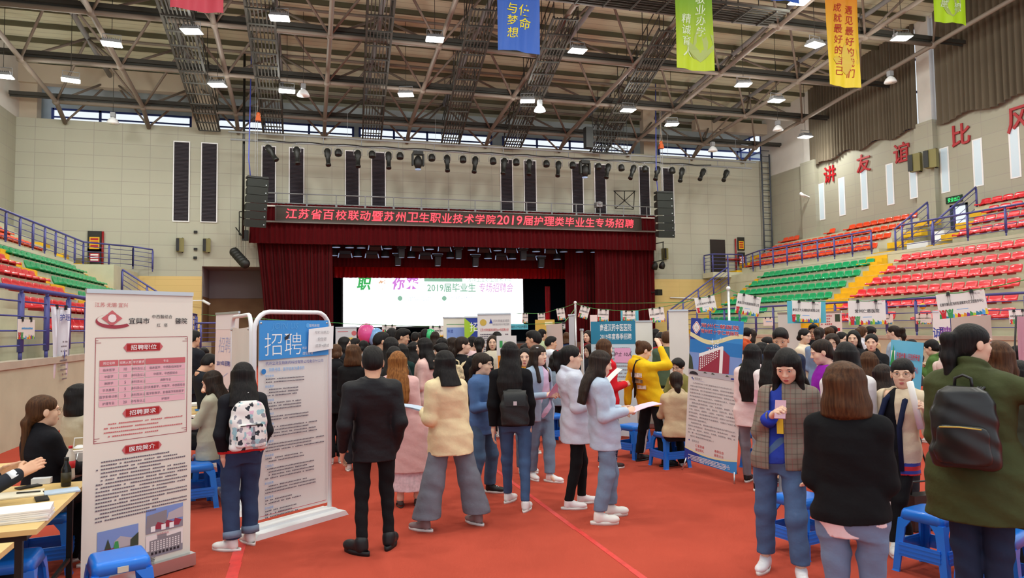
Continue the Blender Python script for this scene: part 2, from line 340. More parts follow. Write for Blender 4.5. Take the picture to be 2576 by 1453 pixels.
# red slogan characters on the right wall
m_redch=M('red lettering','a5161f',.45)
for ci,(ch,x,y,hh) in enumerate((('讲',2088,438,44),('友',2173,410,48),('谊',2269,383,53),('比',2418,338,58),('风',2566,298,68))):
    p=atX(x,y,XR-.03); q=atX(x,y+hh/2,XR-.03); h=(p[2]-q[2])*2*.95
    V,Fc=text_arrays(ch,.012); V=(V-(V.min(0)+V.max(0))/2)*h/(V[:,1].max()-V[:,1].min())
    P=np.stack([np.full(len(V),0),-V[:,0],V[:,1]],1)+p
    off=.3 if x in() else 0
    m=MB(); m.add(P-[.05+off,0,0],Fc); m.add(P,[f[::-1] for f in Fc])
    n=len(P); ed={}
    for f in Fc:
        for a,b in zip(f,f[1:]+f[:1]): ed[(a,b)]=ed.get((a,b),0)+1
    m.add(np.concatenate([P-[.05+off,0,0],P]),[(a,b,b+n,a+n) for (a,b) in ed if (b,a) not in ed])
    tag(m.build('wall_letter',m_redch),'%s red slogan character from the stage end on the cream right wall'%ORD[ci],'letter','red slogan on the right wall')
# ======================= roof =======================
def zb(Y): return 12.62+(37-Y)*.1
NX=[-11.2,-7.55,-3.4,.85,5.2,9.6,14.0,18.35,22.6,26.2]; NY=[37.0,32.7,28.4,24.1,19.8,15.5]
def zdk(Y): return zb(Y)+2.6
m=MB(); m.quad([(XL,-5,zdk(-5)),(XL,YB,zdk(YB)),(XR,YB,zdk(YB)),(XR,-5,zdk(-5))]); m.quad([(XL,-5,zdk(-5)+.2),(XR,-5,zdk(-5)+.2),(XR,YB,zdk(YB)+.2),(XL,YB,zdk(YB)+.2)])
struct('ceiling',m,m_deck,'pale ribbed metal roof sheeting over the hall','ceiling')
m_purl=M('purlin paint','57543f',.7)
for k in range(22):
    Y=40.6-k*1.433
    if Y<11: break
    struct('ceiling_beam',MB().box(((XL+XR)/2,Y,zdk(Y)-.11),(XR-XL,.11,.2)),m_purl,'olive roof purlin, %s row from the stage wall'%ORD[k],'beam')
TXs=[(a+b)/2 for a,b in zip(NX,NX[1:])]; TYs=[39.1]+[(a+b)/2 for a,b in zip(NY,NY[1:])]
fr=tag(bpy.data.objects.new('ceiling_frame',None),'brown tubular space frame carrying the roof','roof frame',kind='structure'); COL.objects.link(fr)
for x in NX:
    P=[(x,38.35,12.0)]+[(x,y,zb(y)) for y in NY]
    a=MB().path(P,.1,8); [a.ell((x,y,zb(y)),(.17,.17,.17),8,6) for y in NY]; a.build('bottom_chord',m_steel,fr)
for y in NY: MB().path([(x,y,zb(y)) for x in NX],.095,8).build('cross_chord',m_steel,fr)
for x in TXs: MB().path([(x,y,zb(y)+2.1) for y in TYs],.11,8).build('top_chord',m_steel2,fr)
for y in TYs: MB().path([(x,y,zb(y)+2.1) for x in TXs],.07,6).build('top_cross_chord',m_steel,fr)
for j,y in enumerate(TYs):
    a=MB()
    for i,x in enumerate(TXs):
        for xx in (NX[i],NX[i+1]):
            for yy in ((NY[0],) if j==0 else (NY[j-1],NY[j])): a.tube((x,y,zb(y)+2.1),(xx,yy,zb(yy)),.055,n=6)
            if j==0: a.tube((x,y,zb(y)+2.1),(xx,38.35,12.05),.05,n=6)
        a.tube((x,y,zb(y)+2.1),(x,y,zdk(y)-.15),.04,n=6)
    a.build('diagonal_brace',m_steel,fr)
for j,y in enumerate(NY):
    m=MB(); m.box(((XL+XR)/2,y+.1,zb(y)+.3),(XR-XL-.4,.26,.16)); m.box(((XL+XR)/2,y+.1,zb(y)+.19),(XR-XL-.4,.03,.1))
    [m.tube((x,y+.05,zb(y)),(x,y+.1,zb(y)+.3),.03,n=5) for x in NX]
    m.build('cable_tray',m_dark,fr)
# catwalks running towards the stage
def catwalk(label,p0,p1,w=.95,parts=True):
    p0,p1=np.array(p0,float),np.array(p1,float); L=np.linalg.norm(p1-p0); d=(p1-p0)/L; s=np.cross(d,(0,0,1)); s/=np.linalg.norm(s); up=np.array((0,0,1.))
    t=thing('catwalk',label,'catwalk',p0,group='catwalks under the roof'); q0,q1=np.zeros(3),p1-p0
    m=MB()
    for k in range(8): o=s*(k/7-.5)*w; m.path([q0+o,q1+o],.03,4)
    for k in range(int(L/1.1)+1): c=q0+d*min(L,k*1.1); m.path([c-s*w/2-up*.05,c+s*w/2-up*.05],.035,4)
    m.build('deck_slats',m_cat,t)
    for sg in (-.5,.5):
        m=MB()
        for h in (.55,1.05): m.path([q0+s*sg*w+up*h,q1+s*sg*w+up*h],.025,5)
        for k in range(int(L/1.6)+1): c=q0+d*min(L,k*1.6)+s*sg*w; m.path([c,c+up*1.05],.022,5)
        m.path([q0+s*sg*w+up*.02,q1+s*sg*w+up*.02],.06,4)
        m.build('railing',m_cat,t)
    for k in range(1,int(L/4.3)+1):
        c=q0+d*(k*4.3-2); MB().path([c-s*w*.5+up*2.6,c-s*w*.5,c+s*w*.5,c+s*w*.5+up*2.6],.02,4).build('hanger',m_cat,t)
    return t
for i,(xn,xf) in enumerate(((430,527),(652,688),(957,935),(1212,1132),(1413,1287),(1672,1502))):
    pn=atY(xn,60,25.5); pf=atY(xf,345,38.0)
    catwalk('dark steel catwalk running towards the stage under the roof, %s from the left'%ORD[i],(pn[0],21.5 if i in(0,1) else 25.0,zb(23)-.35),(pf[0],38.0,11.95))
a,b=atY(1390,10,23.2),atY(1960,90,23.2); catwalk('dark catwalk crossing the hall above the green banner',(a[0],23.2,zb(23.2)-.25),(b[0],23.2,zb(23.2)-.25),1.3)
# floodlights
def on_roof(x,y,dz):
    Y=30.
    for _ in range(40): Y=.5*Y+.5*atZ(x,y,zb(min(Y,39))+dz)[1]
    return atZ(x,y,zb(min(Y,39))+dz)
FL=[(703,47,'by the gap between the two left catwalks'),(482,80,'just below the red banner'),(281,112,'below the sloping chord left of the red banner'),(547,215,'beside the leftmost catwalk near the stage wall'),(722,230,'beside the second catwalk from the left'),(1094,100,'left of the blue banner'),(1021,239,'beside the third catwalk from the left'),(1453,129,'right of the blue banner'),(1327,255,'below the blue banner near the stage wall'),(1580,278,'above the right part of the spotlight bar'),(1690,314,'close to the stage wall right of the chain hoist'),(1870,214,'between the green and yellow banners'),(1953,254,'between the yellow banner and the stage wall'),(2050,114,'touching the left edge of the yellow banner'),(2268,97,'between the yellow and lime banners'),(2010,6,'at the lower edge of the small blue banner'),(2026,345,'at the lower corner of the grey right curtain'),(178,203,'with a grey ballast box high in the left corner'),(8,193,'cut by the frame edge beside the left wall')]
OVER=[(x,y) for y in (1.,6.5,12.) for x in (-9.,-3,3.5,10,16.5,23)]   # unseen lamps of the same kind, added to light the near half
for i,(x,y,lb) in enumerate(FL+[(a,b,None) for a,b in OVER]):
    p=on_roof(x,y,-.9 if y>20 else -.4) if lb else np.array((x,y,zb(max(y,12))-.9)); lb=lb or 'over the near half of the hall, %s lamp of row %s'%(ORD[(i-len(FL))%6],ORD[(i-len(FL))//6]); t=thing('floodlight','lit white floodlight panel '+lb,'ceiling light',p,RND.uniform(-.3,.3),'floodlights under the roof')
    MB().box((0,0,0),(.62,.46,.01)).build('lens',m_glassw,t)
    h=MB(); h.box((0,0,.075),(.68,.52,.12),taper=.8)
    for k in range(9): h.box((-.26+.065*k,0,.17),(.012,.36,.08))
    h.build('housing',m_steel2,t)
    b=MB().path([(-.3,0,.1),(-.3,0,.38),(.3,0,.38),(.3,0,.1)],.018,5); b.build('bracket',m_steel2,t)
    MB().tube((0,0,.38),(0,0,zdk(p[1])-p[2]-.03),.012,n=5).build('rod',m_dark,t)
    la=bpy.data.lights.new('flood','POINT'); la.shadow_soft_size=.22; la.energy=LAMP_W; la.color=(.98,1,.93); lo=bpy.data.objects.new('floodlight_beam',la); COL.objects.link(lo); lo.parent=t; lo.location=(0,0,-.28)
    la=bpy.data.lights.new('flood','AREA'); la.shape='RECTANGLE'; la.size=.6; la.size_y=.44; la.energy=LAMP_A; la.color=(.98,1,.93); lo=bpy.data.objects.new('floodlight_beam',la); COL.objects.link(lo); lo.parent=t; lo.location=(0,0,-.02); la.spread=2.6
for i,(x,y,lit,lb) in enumerate(((763,238,0,'beside the second catwalk from the left'),(284,308,0,'in front of the leftmost high windows'),(2240,205,0,'in front of the grey curtain on the right'),(1957,326,0,'in front of the pale wall right of the stage'),(1793,378,0,'above the right end of the spotlight bar'),(1358,277,1,'glowing white above the spotlight bar'))):
    p=on_roof(x,y,-1.1); t=thing('high_bay_lamp','%s domed bay lamp %s'%('lit' if lit else 'unlit white',lb),'ceiling light',p,group='domed lamps under the roof')
    MB().lathe([(.27,-.05),(.26,0),(.2,.12),(.1,.22),(.06,.25)],n=18).build('shade',M('lit dome','ffffff',.5,emit=3) if lit else m_white,t)
    MB().box((0,0,.36),(.2,.2,.22)).build('gear_box',m_steel2,t); MB().tube((0,0,.45),(0,0,zdk(p[1])-p[2]-.03),.012,n=5).build('rod',m_dark,t)
    MB().ell((0,0,-.03),(.1,.1,.06)).build('bulb',m_glassw if lit else M('dull bulb','d8d2c8',.3),t)
# ======================= hanging banners =======================
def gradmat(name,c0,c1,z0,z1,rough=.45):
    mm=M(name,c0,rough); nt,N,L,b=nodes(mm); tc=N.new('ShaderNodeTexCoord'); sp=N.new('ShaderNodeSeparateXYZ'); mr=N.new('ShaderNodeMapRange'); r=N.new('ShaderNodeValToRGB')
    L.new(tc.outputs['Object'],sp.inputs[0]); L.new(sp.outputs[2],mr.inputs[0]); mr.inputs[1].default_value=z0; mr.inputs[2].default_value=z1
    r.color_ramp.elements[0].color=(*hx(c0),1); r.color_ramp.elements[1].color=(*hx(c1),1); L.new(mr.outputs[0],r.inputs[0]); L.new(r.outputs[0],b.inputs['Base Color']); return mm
m_gold=M('yellow print','e8d822',.5); m_pale=M('pale print','d9e8c8',.5); m_redp=M('red print','b2261a',.5); m_wp=M('white print','f2f2f2',.5)
YBN=19.8
def hang(label,xl,xr,yb,mat,cols,seed,deco=None):
    pl,pr=atY(xl,yb,YBN),atY(xr,yb,YBN); w=pr[0]-pl[0]; z=(pl[2]+pr[2])/2; top=zb(YBN)-.1; h=top-z
    t=thing('hanging_banner',label,'banner',((pl[0]+pr[0])/2,YBN,z),group='long banners hung from the roof')
    r=random.Random(seed); a,b=r.random()*6,r.random()*6
    def off(x,zz): return .035*sin(x*5+a+zz*.7)*(.3+.7*(1-zz/h))+.02*sin(x*13+b-zz*1.1)
    MB().grid(lambda u,v:((u-.5)*w,off((u-.5)*w,v*h)+.0,v*h+.015*sin(u*6+a)*(1-v)),24,30).build('cloth',mat,t)
    m=MB()
    for (s,x,zt,hh,st,mi) in cols:
        for i,ch in enumerate(s):
            c=MB().text(ch,x*w,zt-i*st,hh,0,mi,bold=.006,shear=.12)
            V=c.v[0]; V[:,1]=[off(q[0],q[2])-.012 for q in V]; m.add(V,c.f,False,mi)
    m.build('lettering',[m_gold,m_pale,m_redp],t)
    if deco:
        g=MB(); c=MB().text('',0,0,1)
        for cx,cz,s_ in deco:
            P=[(0,.9),(.28,.35),(.5,.5),(.62,.2),(.55,-.2),(.9,.1),(.75,.6),(1,.55),(.95,-.15),(.5,-.55),(.1,-.8),(-.3,-.6),(-.62,-.25),(-.9,.0),(-.6,.2),(-.3,.05),(-.2,.5)]
            V=[]
            for px,pz in P: X=cx*w+px*s_*w*.42; Zz=cz+pz*s_*w*.5; V.append((max(-w*.49,min(w*.49,X)),off(X,Zz)-.009,Zz))
            g.add(V,[tuple(range(len(V)))])
        g.build('emblem_print',M('pale watermark '+mat.name,'a9bb6a' if 'green' in mat.name or 'lime' in mat.name else 'dcbf4a',.5),t)
    MB().path([(-w/2,0,h),(w/2,0,h)],.03,6).build('rod',m_steel2,t); return t
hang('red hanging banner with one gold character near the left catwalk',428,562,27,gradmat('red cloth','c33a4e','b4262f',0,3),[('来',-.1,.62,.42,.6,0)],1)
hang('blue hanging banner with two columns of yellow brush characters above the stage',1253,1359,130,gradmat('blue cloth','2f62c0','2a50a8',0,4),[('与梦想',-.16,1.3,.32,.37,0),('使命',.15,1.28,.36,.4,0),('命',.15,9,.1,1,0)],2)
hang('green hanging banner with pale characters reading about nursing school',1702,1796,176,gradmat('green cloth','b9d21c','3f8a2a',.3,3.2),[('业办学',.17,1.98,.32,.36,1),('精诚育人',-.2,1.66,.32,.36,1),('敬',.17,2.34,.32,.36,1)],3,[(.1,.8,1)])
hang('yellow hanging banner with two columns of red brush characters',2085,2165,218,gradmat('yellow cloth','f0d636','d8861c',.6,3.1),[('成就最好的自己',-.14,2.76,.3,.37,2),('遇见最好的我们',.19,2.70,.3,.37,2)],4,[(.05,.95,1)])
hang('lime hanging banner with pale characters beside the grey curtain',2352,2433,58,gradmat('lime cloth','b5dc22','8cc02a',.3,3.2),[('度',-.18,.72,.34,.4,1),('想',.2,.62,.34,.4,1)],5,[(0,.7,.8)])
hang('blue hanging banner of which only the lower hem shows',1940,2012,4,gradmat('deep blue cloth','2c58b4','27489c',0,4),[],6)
# ======================= stage =======================
m_vel=M('dark red velvet','4a070c',.9,spec=.08,sheen=.05,bump=(30,.06),var=(3,.15),stretch=(1,1,.1))
m_vel2=M('bright red velvet','d01a26',.7,spec=.2,sheen=.1)
def drape(x0,x1,Y,z1,z0,n,amp,seed,slant0=0,slant1=0,ny=8):
    r=random.Random(seed); p=[r.random()*6 for _ in range(5)]
    def fn(u,v):
        xa=x0+slant0*v; xb=x1+slant1*v; x=xa+(xb-xa)*u
        return (x+.03*sin(v*3+u*50+p[0]),Y-amp*(sin(2*pi*n*u+p[1]+.5*sin(u*17+p[2]))*.6+.4*sin(2*pi*n*.37*u+p[3])),z1+(z0-z1)*v)
    return MB().grid(fn,int(n*8),ny)
YV=37.6
def X_(x,y,Y): return atY(x,y,Y)[0]
def Z_(x,y,Y): return atY(x,y,Y)[2]
vx0,vx1=X_(627,590,YV),X_(1650,600,YV); vz0=Z_(640,611,YV); vz1=Z_(720,512,YV)
tag(drape(vx0,vx1,YV,vz1,vz0,95,.07,1).build('stage_valance',m_vel),'dark red velvet valance across the top of the stage','curtain')
sx0=X_(645,620,38.0); cx1=X_(837,700,38.0)
tag(drape(sx0,cx1,38.0,vz0+.4,.9,20,.12,2,slant0=.55).build('stage_curtain',m_vel),'dark red velvet stage curtain gathered on the left side','curtain','side curtains of the stage')
rx0,rx1=X_(1497,700,38.0),X_(1644,640,38.0)
tag(drape(rx0,rx1,38.0,vz0+.4,.9,16,.12,3).build('stage_curtain',m_vel),'dark red velvet stage curtain at the right edge of the stage','curtain','side curtains of the stage')
tag(drape(X_(1420,700,39.2),X_(1500,700,39.2),39.2,vz0+.2,.9,9,.1,4).build('stage_wing_drape',m_vel),'narrow dark red wing drape inside the right of the stage','curtain')
tag(drape(X_(833,600,40.2),X_(1455,600,40.2),40.2,vz0+1,Z_(1000,672,40.2),60,.06,5).build('stage_border',m_vel),'dark red border drape behind the hanging stage lamps','curtain','border drapes over the stage')
fz1,fz0=Z_(1000,660,43),Z_(1000,699,43)
tag(drape(X_(838,680,43),X_(1440,690,43),43,fz1,fz0,58,.14,6).build('stage_border',m_vel2),'bright red pleated border just above the white screen','curtain','border drapes over the stage')
m_void=M('black stage cloth','0a0c10',.9)
w=MB(); w.bx(xs0,xs0+.1,D+.3,48,0,ZS+1); w.bx(xs1-.1,xs1,D+.3,48,0,ZS+1); w.bx(xs0,xs1,48,48.1,0,ZS+1,mi=1); w.bx(xs0,xs1,D+.3,48,ZS+1,ZS+1.1)
w.bx(xs0,xs1,D+.31,48,.001,1.0,mi=0)
struct('wall_stage',w,[m_void,M('dark teal backdrop','0f2a3a',.9)],'dark box of the stage with a teal backdrop','wall')
struct('trim_3',MB().bx(xs0,xs1,37.2,D+.31,.001,1.0),M('stage apron','5a3a2a',.7),'apron of the stage hidden behind the crowd','trim')
tag(drape(X_(1372,760,41.5),X_(1383,760,41.5),41.5,Z_(1380,720,41.5),1,2,.05,8).build('stage_wing_drape',m_vel2),'thin red curtain edge right of the white screen','curtain')
# white LED screen
YS=44.0; sl,sr=X_(863,740,YS),X_(1316,760,YS); szt,szb=Z_(1080,692,YS),2.05
t=thing('led_screen','bright white display at the back of the stage with pale green and pink slogan','screen',((sl+sr)/2,YS,szb)); W_=sr-sl; H_=szt-szb
MB().bx(-W_/2-.08,W_/2+.08,.02,.2,-.1,H_+.08).build('cabinet',m_black,t)
MB().rect(-W_/2,W_/2,0,H_,0).build('display',M('screen light','ffffff',.5,emit=1.1,ecol='f4f8ff'),t)
def em(n,c,e): return M(n,'050505',.9,spec=0,emit=e,ecol=c)
mt=MB(); def_=lambda x:(atY(x,700,YS)[0]-(sl+sr)/2); zz=lambda y,x=1080:atY(x,y,YS)[2]-szb
for ch,x,y,h,mi in (('职',916,713,32,0),('等',964,717,24,1),('你',1003,713,30,2),('来',1035,711,32,2)):
    mt.text(ch,def_(x),zz(y,x),h*.0248,-.02,mi,bold=.03,shear=.15)
mt.text('2019届毕业生',def_(1136),zz(723,1136),.56,-.02,3,bold=.02,fit=3.1); mt.text('专场招聘会',def_(1248),zz(723,1248),.58,-.02,4,shear=.15,fit=2.25)
mt.text('苏州卫生职业技术学院',def_(1232),zz(703,1232),.28,-.02,3,fit=2.9); mt.rect(def_(1067),def_(1163),zz(708,1115),zz(699,1115),-.02,3)
mt.text('江苏省高校毕业生就业服务',def_(1052),zz(748,1052),.14,-.02,5,fit=1.7); mt.text('江苏省招生就业指导中心',def_(1052),zz(754,1052),.14,-.02,5,fit=1.7); mt.text('苏州卫生职业技术学院',def_(1158),zz(748,1158),.16,-.02,5,fit=1.55)
for x in (1006,1117): mt.lathe([(.13,0),(.15,.005)],(def_(x),-.02,zz(750,x)),20,3,rotx(pi/2)); 
mt.build('lettering',[em('screen green','4fc06a',.7),em('screen orange','f0c09a',.75),em('screen pink','e08ae8',.75),em('screen pale green','a5d8bc',.62),em('screen pale pink','eda4ea',.62),em('screen pale blue','a8c0d8',.62)],t)
# red LED sign
YL=37.35; lx0,lx1=X_(695,540,YL),X_(1611,562,YL); lz1,lz0=Z_(700,519,YL),Z_(700,553,YL)
t=thing('led_sign','long black LED sign with glowing red characters above the stage','sign',((lx0+lx1)/2,YL,lz0)); w_,h_=lx1-lx0,lz1-lz0
MB().bx(-w_/2,w_/2,.02,.2,0,h_).build('panel',M('led panel','33291f',.6),t)
f=MB(); [f.bx(-w_/2-.06,w_/2+.06,-.02,.2,z,z+.05) for z in (-.05,h_)]; [f.bx(x,x+.06,-.02,.2,0,h_) for x in (-w_/2-.06,w_/2)]; f.build('frame',M('sign frame','4a4440',.4,metal=.6),t)
s='江苏省百校联动暨苏州卫生职业技术学院2019届护理类毕业生专场招聘'; x0,x1=X_(717,540,YL)-(lx0+lx1)/2,X_(1595,562,YL)-(lx0+lx1)/2
adv=[.62 if c.isdigit() else 1 for c in s]; tot=sum(adv); m=MB(); x=x0
for c,a in zip(s,adv):
    st=(x1-x0)/tot*a; m.text(c,x+st/2,h_*.5,h_*.74,-.005,0,bold=.006,shear=.1,wmul=1.05); x+=st
m.build('lettering',M('red led light','ff3a45',.5,emit=1.5,ecol='ff3c4c'),t)
tag(MB().bx(vx0,vx1,YV-.25,YV-.1,lz0-.12,lz0-.04).build('sign_rail',M('sign rail','6a6560',.4)),'thin grey rail under the red LED sign','rail')
# maintenance railing over the sign
t=thing('stage_railing','thin grey railing along the top of the LED sign','railing',(0,YV,lz1+.1)); a,b=X_(672,500,YV),X_(1650,540,YV)
MB().tube((a,0,.62),(b,0,.62),.03).build('top_rail',m_steel2,t); MB().tube((a,0,.12),(b,0,.12),.03).build('bottom_rail',m_steel2,t); MB().bx(a,b,-.1,.3,-.08,-.01).build('ledge',m_plain,t)
for k in range(15): x=a+(b-a)*(k+.3)/14.7; MB().tube((x,0,0),(x,0,.62),.028).tube((x,0,0),(x,0,.1),.06).build('post',m_steel2,t)
# lamps hanging over the stage
m_lampb=M('stage lamp body','24262b',.5); m_lampf=M('stage lamp lens','9db4d6',.2,emit=.35)
def zo(px): return 820+px/4.954
ST1=[(124,290,'par'),(294,295,'par'),(437,298,'par'),(610,308,'flood'),(769,307,'par'),(940,350,'mover'),(1132,320,'flood'),(1294,315,'par'),(1472,325,'flood'),(1650,365,'mover'),(1816,325,'par'),(1965,338,'flood'),(2137,332,'par'),(2298,343,'flood'),(2458,382,'mover'),(2619,345,'par'),(2790,350,'flood'),(2960,348,'par'),(3160,350,'par'),(3345,352,'par')]
ST2=[(92,393,'par'),(237,402,'flood'),(396,405,'par'),(570,408,'flood'),(738,410,'par'),(896,450,'mover'),(1063,415,'par'),(1235,420,'flood'),(1393,455,'mover'),(1550,423,'par'),(1862,462,'mover'),(2019,430,'par'),(2178,432,'flood'),(2322,434,'par'),(2540,436,'flood'),(2680,480,'mover'),(2880,440,'par'),(3080,442,'par'),(3255,450,'flood')]
KN={'par':'can lamp','flood':'flood lamp','mover':'swivel lamp'}
for rowi,(rw,Yr,ny) in enumerate(((ST1,38.6,'front'),(ST2,39.6,'rear'))):
    z=None; cnt={}
    for px,py,k in rw:
        x=zo(px); y=560+py/4.954; p=atY(x,y,Yr); cnt[k]=cnt.get(k,0)+1
        t=thing('stage_lamp','%s over the stage, %s of its kind from the left, %s row'%(KN[k],ORD[cnt[k]-1],ny),'stage light',p,group='lamps hung over the stage')
        if k=='par':
            MB().lathe([(.1,.3),(.2,.24),(.22,0),(.24,-.06)],n=14).build('body',m_lampb,t); MB().lathe([(.23,-.075),(.22,-.065)],n=14).build('lens',m_lampf,t); zt=.3
        elif k=='flood':
            MB().box((0,0,.12),(.62,.3,.2)).box((0,-.12,-.06),(.56,.06,.22),rotx(.5)).build('body',m_lampb,t); MB().quad([(-.34,-.2,-.16),(-.3,-.12,.1),(-.34,-.1,.1),(-.4,-.2,-.16)]).quad([(.34,-.2,-.16),(.3,-.12,.1),(.34,-.1,.1),(.4,-.2,-.16)]).build('barn_door',m_lampf,t); zt=.22
        else:
            MB().box((0,0,-.12),(.3,.26,.5),taper=1.1).build('head',m_lampb,t); MB().box((0,0,.22),(.5,.3,.14)).build('base',m_lampb,t); MB().box((0,-.02,-.37),(.22,.2,.015)).build('lens',m_lampf,t); MB().box((0,0,.3),(.6,.06,.04)).build('yoke',m_lampf,t); zt=.3
        zbar=atY(1080,620+rowi*18,Yr)[2]+.5; MB().tube((0,0,zt-.05),(0,0,max(zt+.1,zbar-p[2])),.02,n=5).build('hook',m_lampb,t)
for rw,Yr,i in ((ST1,38.6,0),(ST2,39.6,1)):
    zbar=atY(1080,620+i*18,Yr)[2]+.5; tag(MB().tube((X_(834,600,Yr),Yr,zbar),(X_(1510,600,Yr),Yr,zbar),.03).build('lamp_pipe',m_lampb),'%s dark pipe the stage lamps hang from'%('front','rear')[i],'pipe')
# ======================= spotlight bar in front of the stage =======================
YB2=35.6; bl,br=X_(580,340,YB2),X_(1890,418,YB2); z1=Z_(590,332,YB2); z0=Z_(590,351,YB2)
t=thing('lighting_bar','long double tube lighting bar hung in front of the stage wall','lighting bar',(bl,YB2,z0)); Lb=br-bl; hb=z1-z0
MB().tube((-.1,0,hb),(Lb+.3,0,hb),.045).build('top_tube',m_steel2,t); MB().tube((0,0,0),(Lb,0,0),.05).build('bottom_tube',m_steel2,t)
for k in range(16): x=.6+(Lb-1)*k/15; MB().tube((x,0,0),(x,0,hb),.02,n=6).build('strut',m_steel2,t)
MB().path([(1.2+i*.5,-.06,.03+.03*sin(i*1.7)) for i in range(int((Lb-3)/.5))],.03,5).build('cable',m_black,t)
for k in range(7): x=1+(Lb-2)*k/6; MB().tube((x,0,hb),(x,0,zb(YB2)-z0),.008,n=4).build('suspension_wire',m_steel2,t)
SPX=[(672,1,.55),(746,1,.1),(823,1,.05),(851,0,0),(900,1,.02),(935,0,0),(977,1,-.05),(1006,0,0),(1051,2,0),(1085,0,0),(1124,1,-.1),(1163,0,0),(1196,1,-.15),(1238,0,0),(1269,1,-.15),(1297,0,0),(1331,1,-.2),(1373,0,0),(1405,1,-.22),(1439,0,0),(1470,2,0),(1503,0,0),(1530,1,-.35),(1560,0,0),(1595,1,-.45),(1620,0,0),(1655,1,-.45),(1688,0,0),(1716,1,-.4),(1770,1,-.7),(1828,1,-.72)]
kc={}
for x,k,a in SPX:
    f_=(x-590)/(1890-590); y=351+(421-351)*f_; p=atY(x,y,YB2); kind=('round can spotlight','long profile spotlight','moving head spotlight')[k]; kc[k]=kc.get(k,0)+1
    t=thing('spotlight','black %s on the lighting bar, %s of its kind from the left'%(kind,ORD[kc[k]-1]),'spotlight',(p[0],YB2-.02,z0-.04),RND.uniform(-.2,.2),'spotlights on the lighting bar')
    R=np.array(roty(-a)@rotx(-.35))
    if k==1:
        V=MB().lathe([(.1,-.95),(.13,-.94),(.13,-.86),(.1,-.84),(.11,-.45),(.15,-.4),(.16,-.1),(.1,0)],(0,0,-.18),12,rot=R); V.build('barrel',m_black,t)
        MB().path([(-.2,0,-.42),(-.2,0,-.12),(0,0,-.03),(.2,0,-.12),(.2,0,-.42)],.018,5).build('yoke',m_steel2,t); c=R@np.array((0,0,-.25))+np.array((0,0,-.18)); MB().box(c,(.36,.06,.04)).build('knob',m_steel2,t)
    elif k==0:
        MB().lathe([(.15,-.52),(.17,-.5),(.17,-.3),(.12,-.2),(.05,-.17)],n=12,rot=rotx(-.25)).build('can',m_black,t); MB().path([(-.2,0,-.4),(-.2,0,-.15),(0,0,-.03),(.2,0,-.15),(.2,0,-.4)],.018,5).build('yoke',m_steel2,t)
    else:
        MB().box((0,0,-.14),(.5,.32,.16)).build('base',m_black,t); MB().box((-.27,0,-.48),(.08,.24,.6)).box((.27,0,-.48),(.08,.24,.6)).build('yoke',m_black,t); MB().ell((0,-.02,-.62),(.22,.24,.36)).build('head',m_black,t); MB().lathe([(.15,-.99),(.15,-.95)],n=14).build('lens',m_lampf,t)
    MB().tube((0,0,-.03),(0,0,.06),.03,n=6).build('clamp',m_steel2,t)
# ======================= line arrays =======================
m_spk=M('speaker cabinet','1d211d',.75)
for lb,px,yt,yb,Y,yaw in (('left',647,452,572,35.3,.28),('right',1669,488,598,35.3,.06)):
    p=atY(px,yt,Y); q=atY(px,yb,Y); h=p[2]-q[2]; n=6; ch=h/n
    t=thing('line_array','tall black loudspeaker array hung at the %s of the stage'%lb,'loudspeaker',p,yaw if lb=='left' else -.1)
    for k in range(n):
        tl=.03*k; c=MB(); hw=.47; A=rotx(tl)
        V=np.array([(-hw,-.25,-ch*.96),(hw,-.25,-ch*.96),(hw*.93,.35,-ch*.8),(-hw*.93,.35,-ch*.8),(-hw,-.25,0),(hw,-.25,0),(hw*.93,.35,-ch*.16),(-hw*.93,.35,-ch*.16)])@A.T+np.array((-.02*k*(1 if lb=='left' else -.5),.0,-k*ch))
        c.add(V,[(0,3,2,1),(4,5,6,7),(0,1,5,4),(1,2,6,5),(2,3,7,6),(3,0,4,7)]); o=c.build('cabinet',m_spk,t)
        MB().box(V.mean(0)+np.array((.36,-.31,-ch*.25)),(.05,.02,.04)).build('badge',m_chrome,o)
    f=MB(); f.box((0,0,.08),(.95,.5,.09)); f.build('flying_frame',m_black,t)
    f=MB(); L=zdk(Y)-p[2]; f.path([(-.1,0,.1),(-.1,0,L)],.012,4); f.path([(.0,0,.1),(.0,0,L)],.012,4); f.build('chain',m_steel2,t)
    f=MB(); f.path([(-.3,.05,.1),(-.38,.05,1),(-.36,.05,2),(-.28,.05,L)],.03,5); f.build('cable',M('blue cable','4a55b0',.5),t)
for lb,px,py in (('left',650,298),('right',1663,368)):
    p=atY(px,py,35.3); t=thing('chain_hoist','small orange chain hoist above the %s loudspeaker array'%lb,'hoist',p)
    MB().box((0,0,0),(.26,.24,.26),taper=.7).ell((0,0,.2),(.1,.1,.12)).build('body',M('orange hoist','c05a2c',.5),t); MB().path([(-.1,0,.12),(0,0,1.0),(.1,0,.12)],.015,4).tube((0,0,1),(0,0,max(1.1,zdk(35.3)-p[2])),.012,n=4).build('sling',M('hoist sling','b8a890',.7),t)
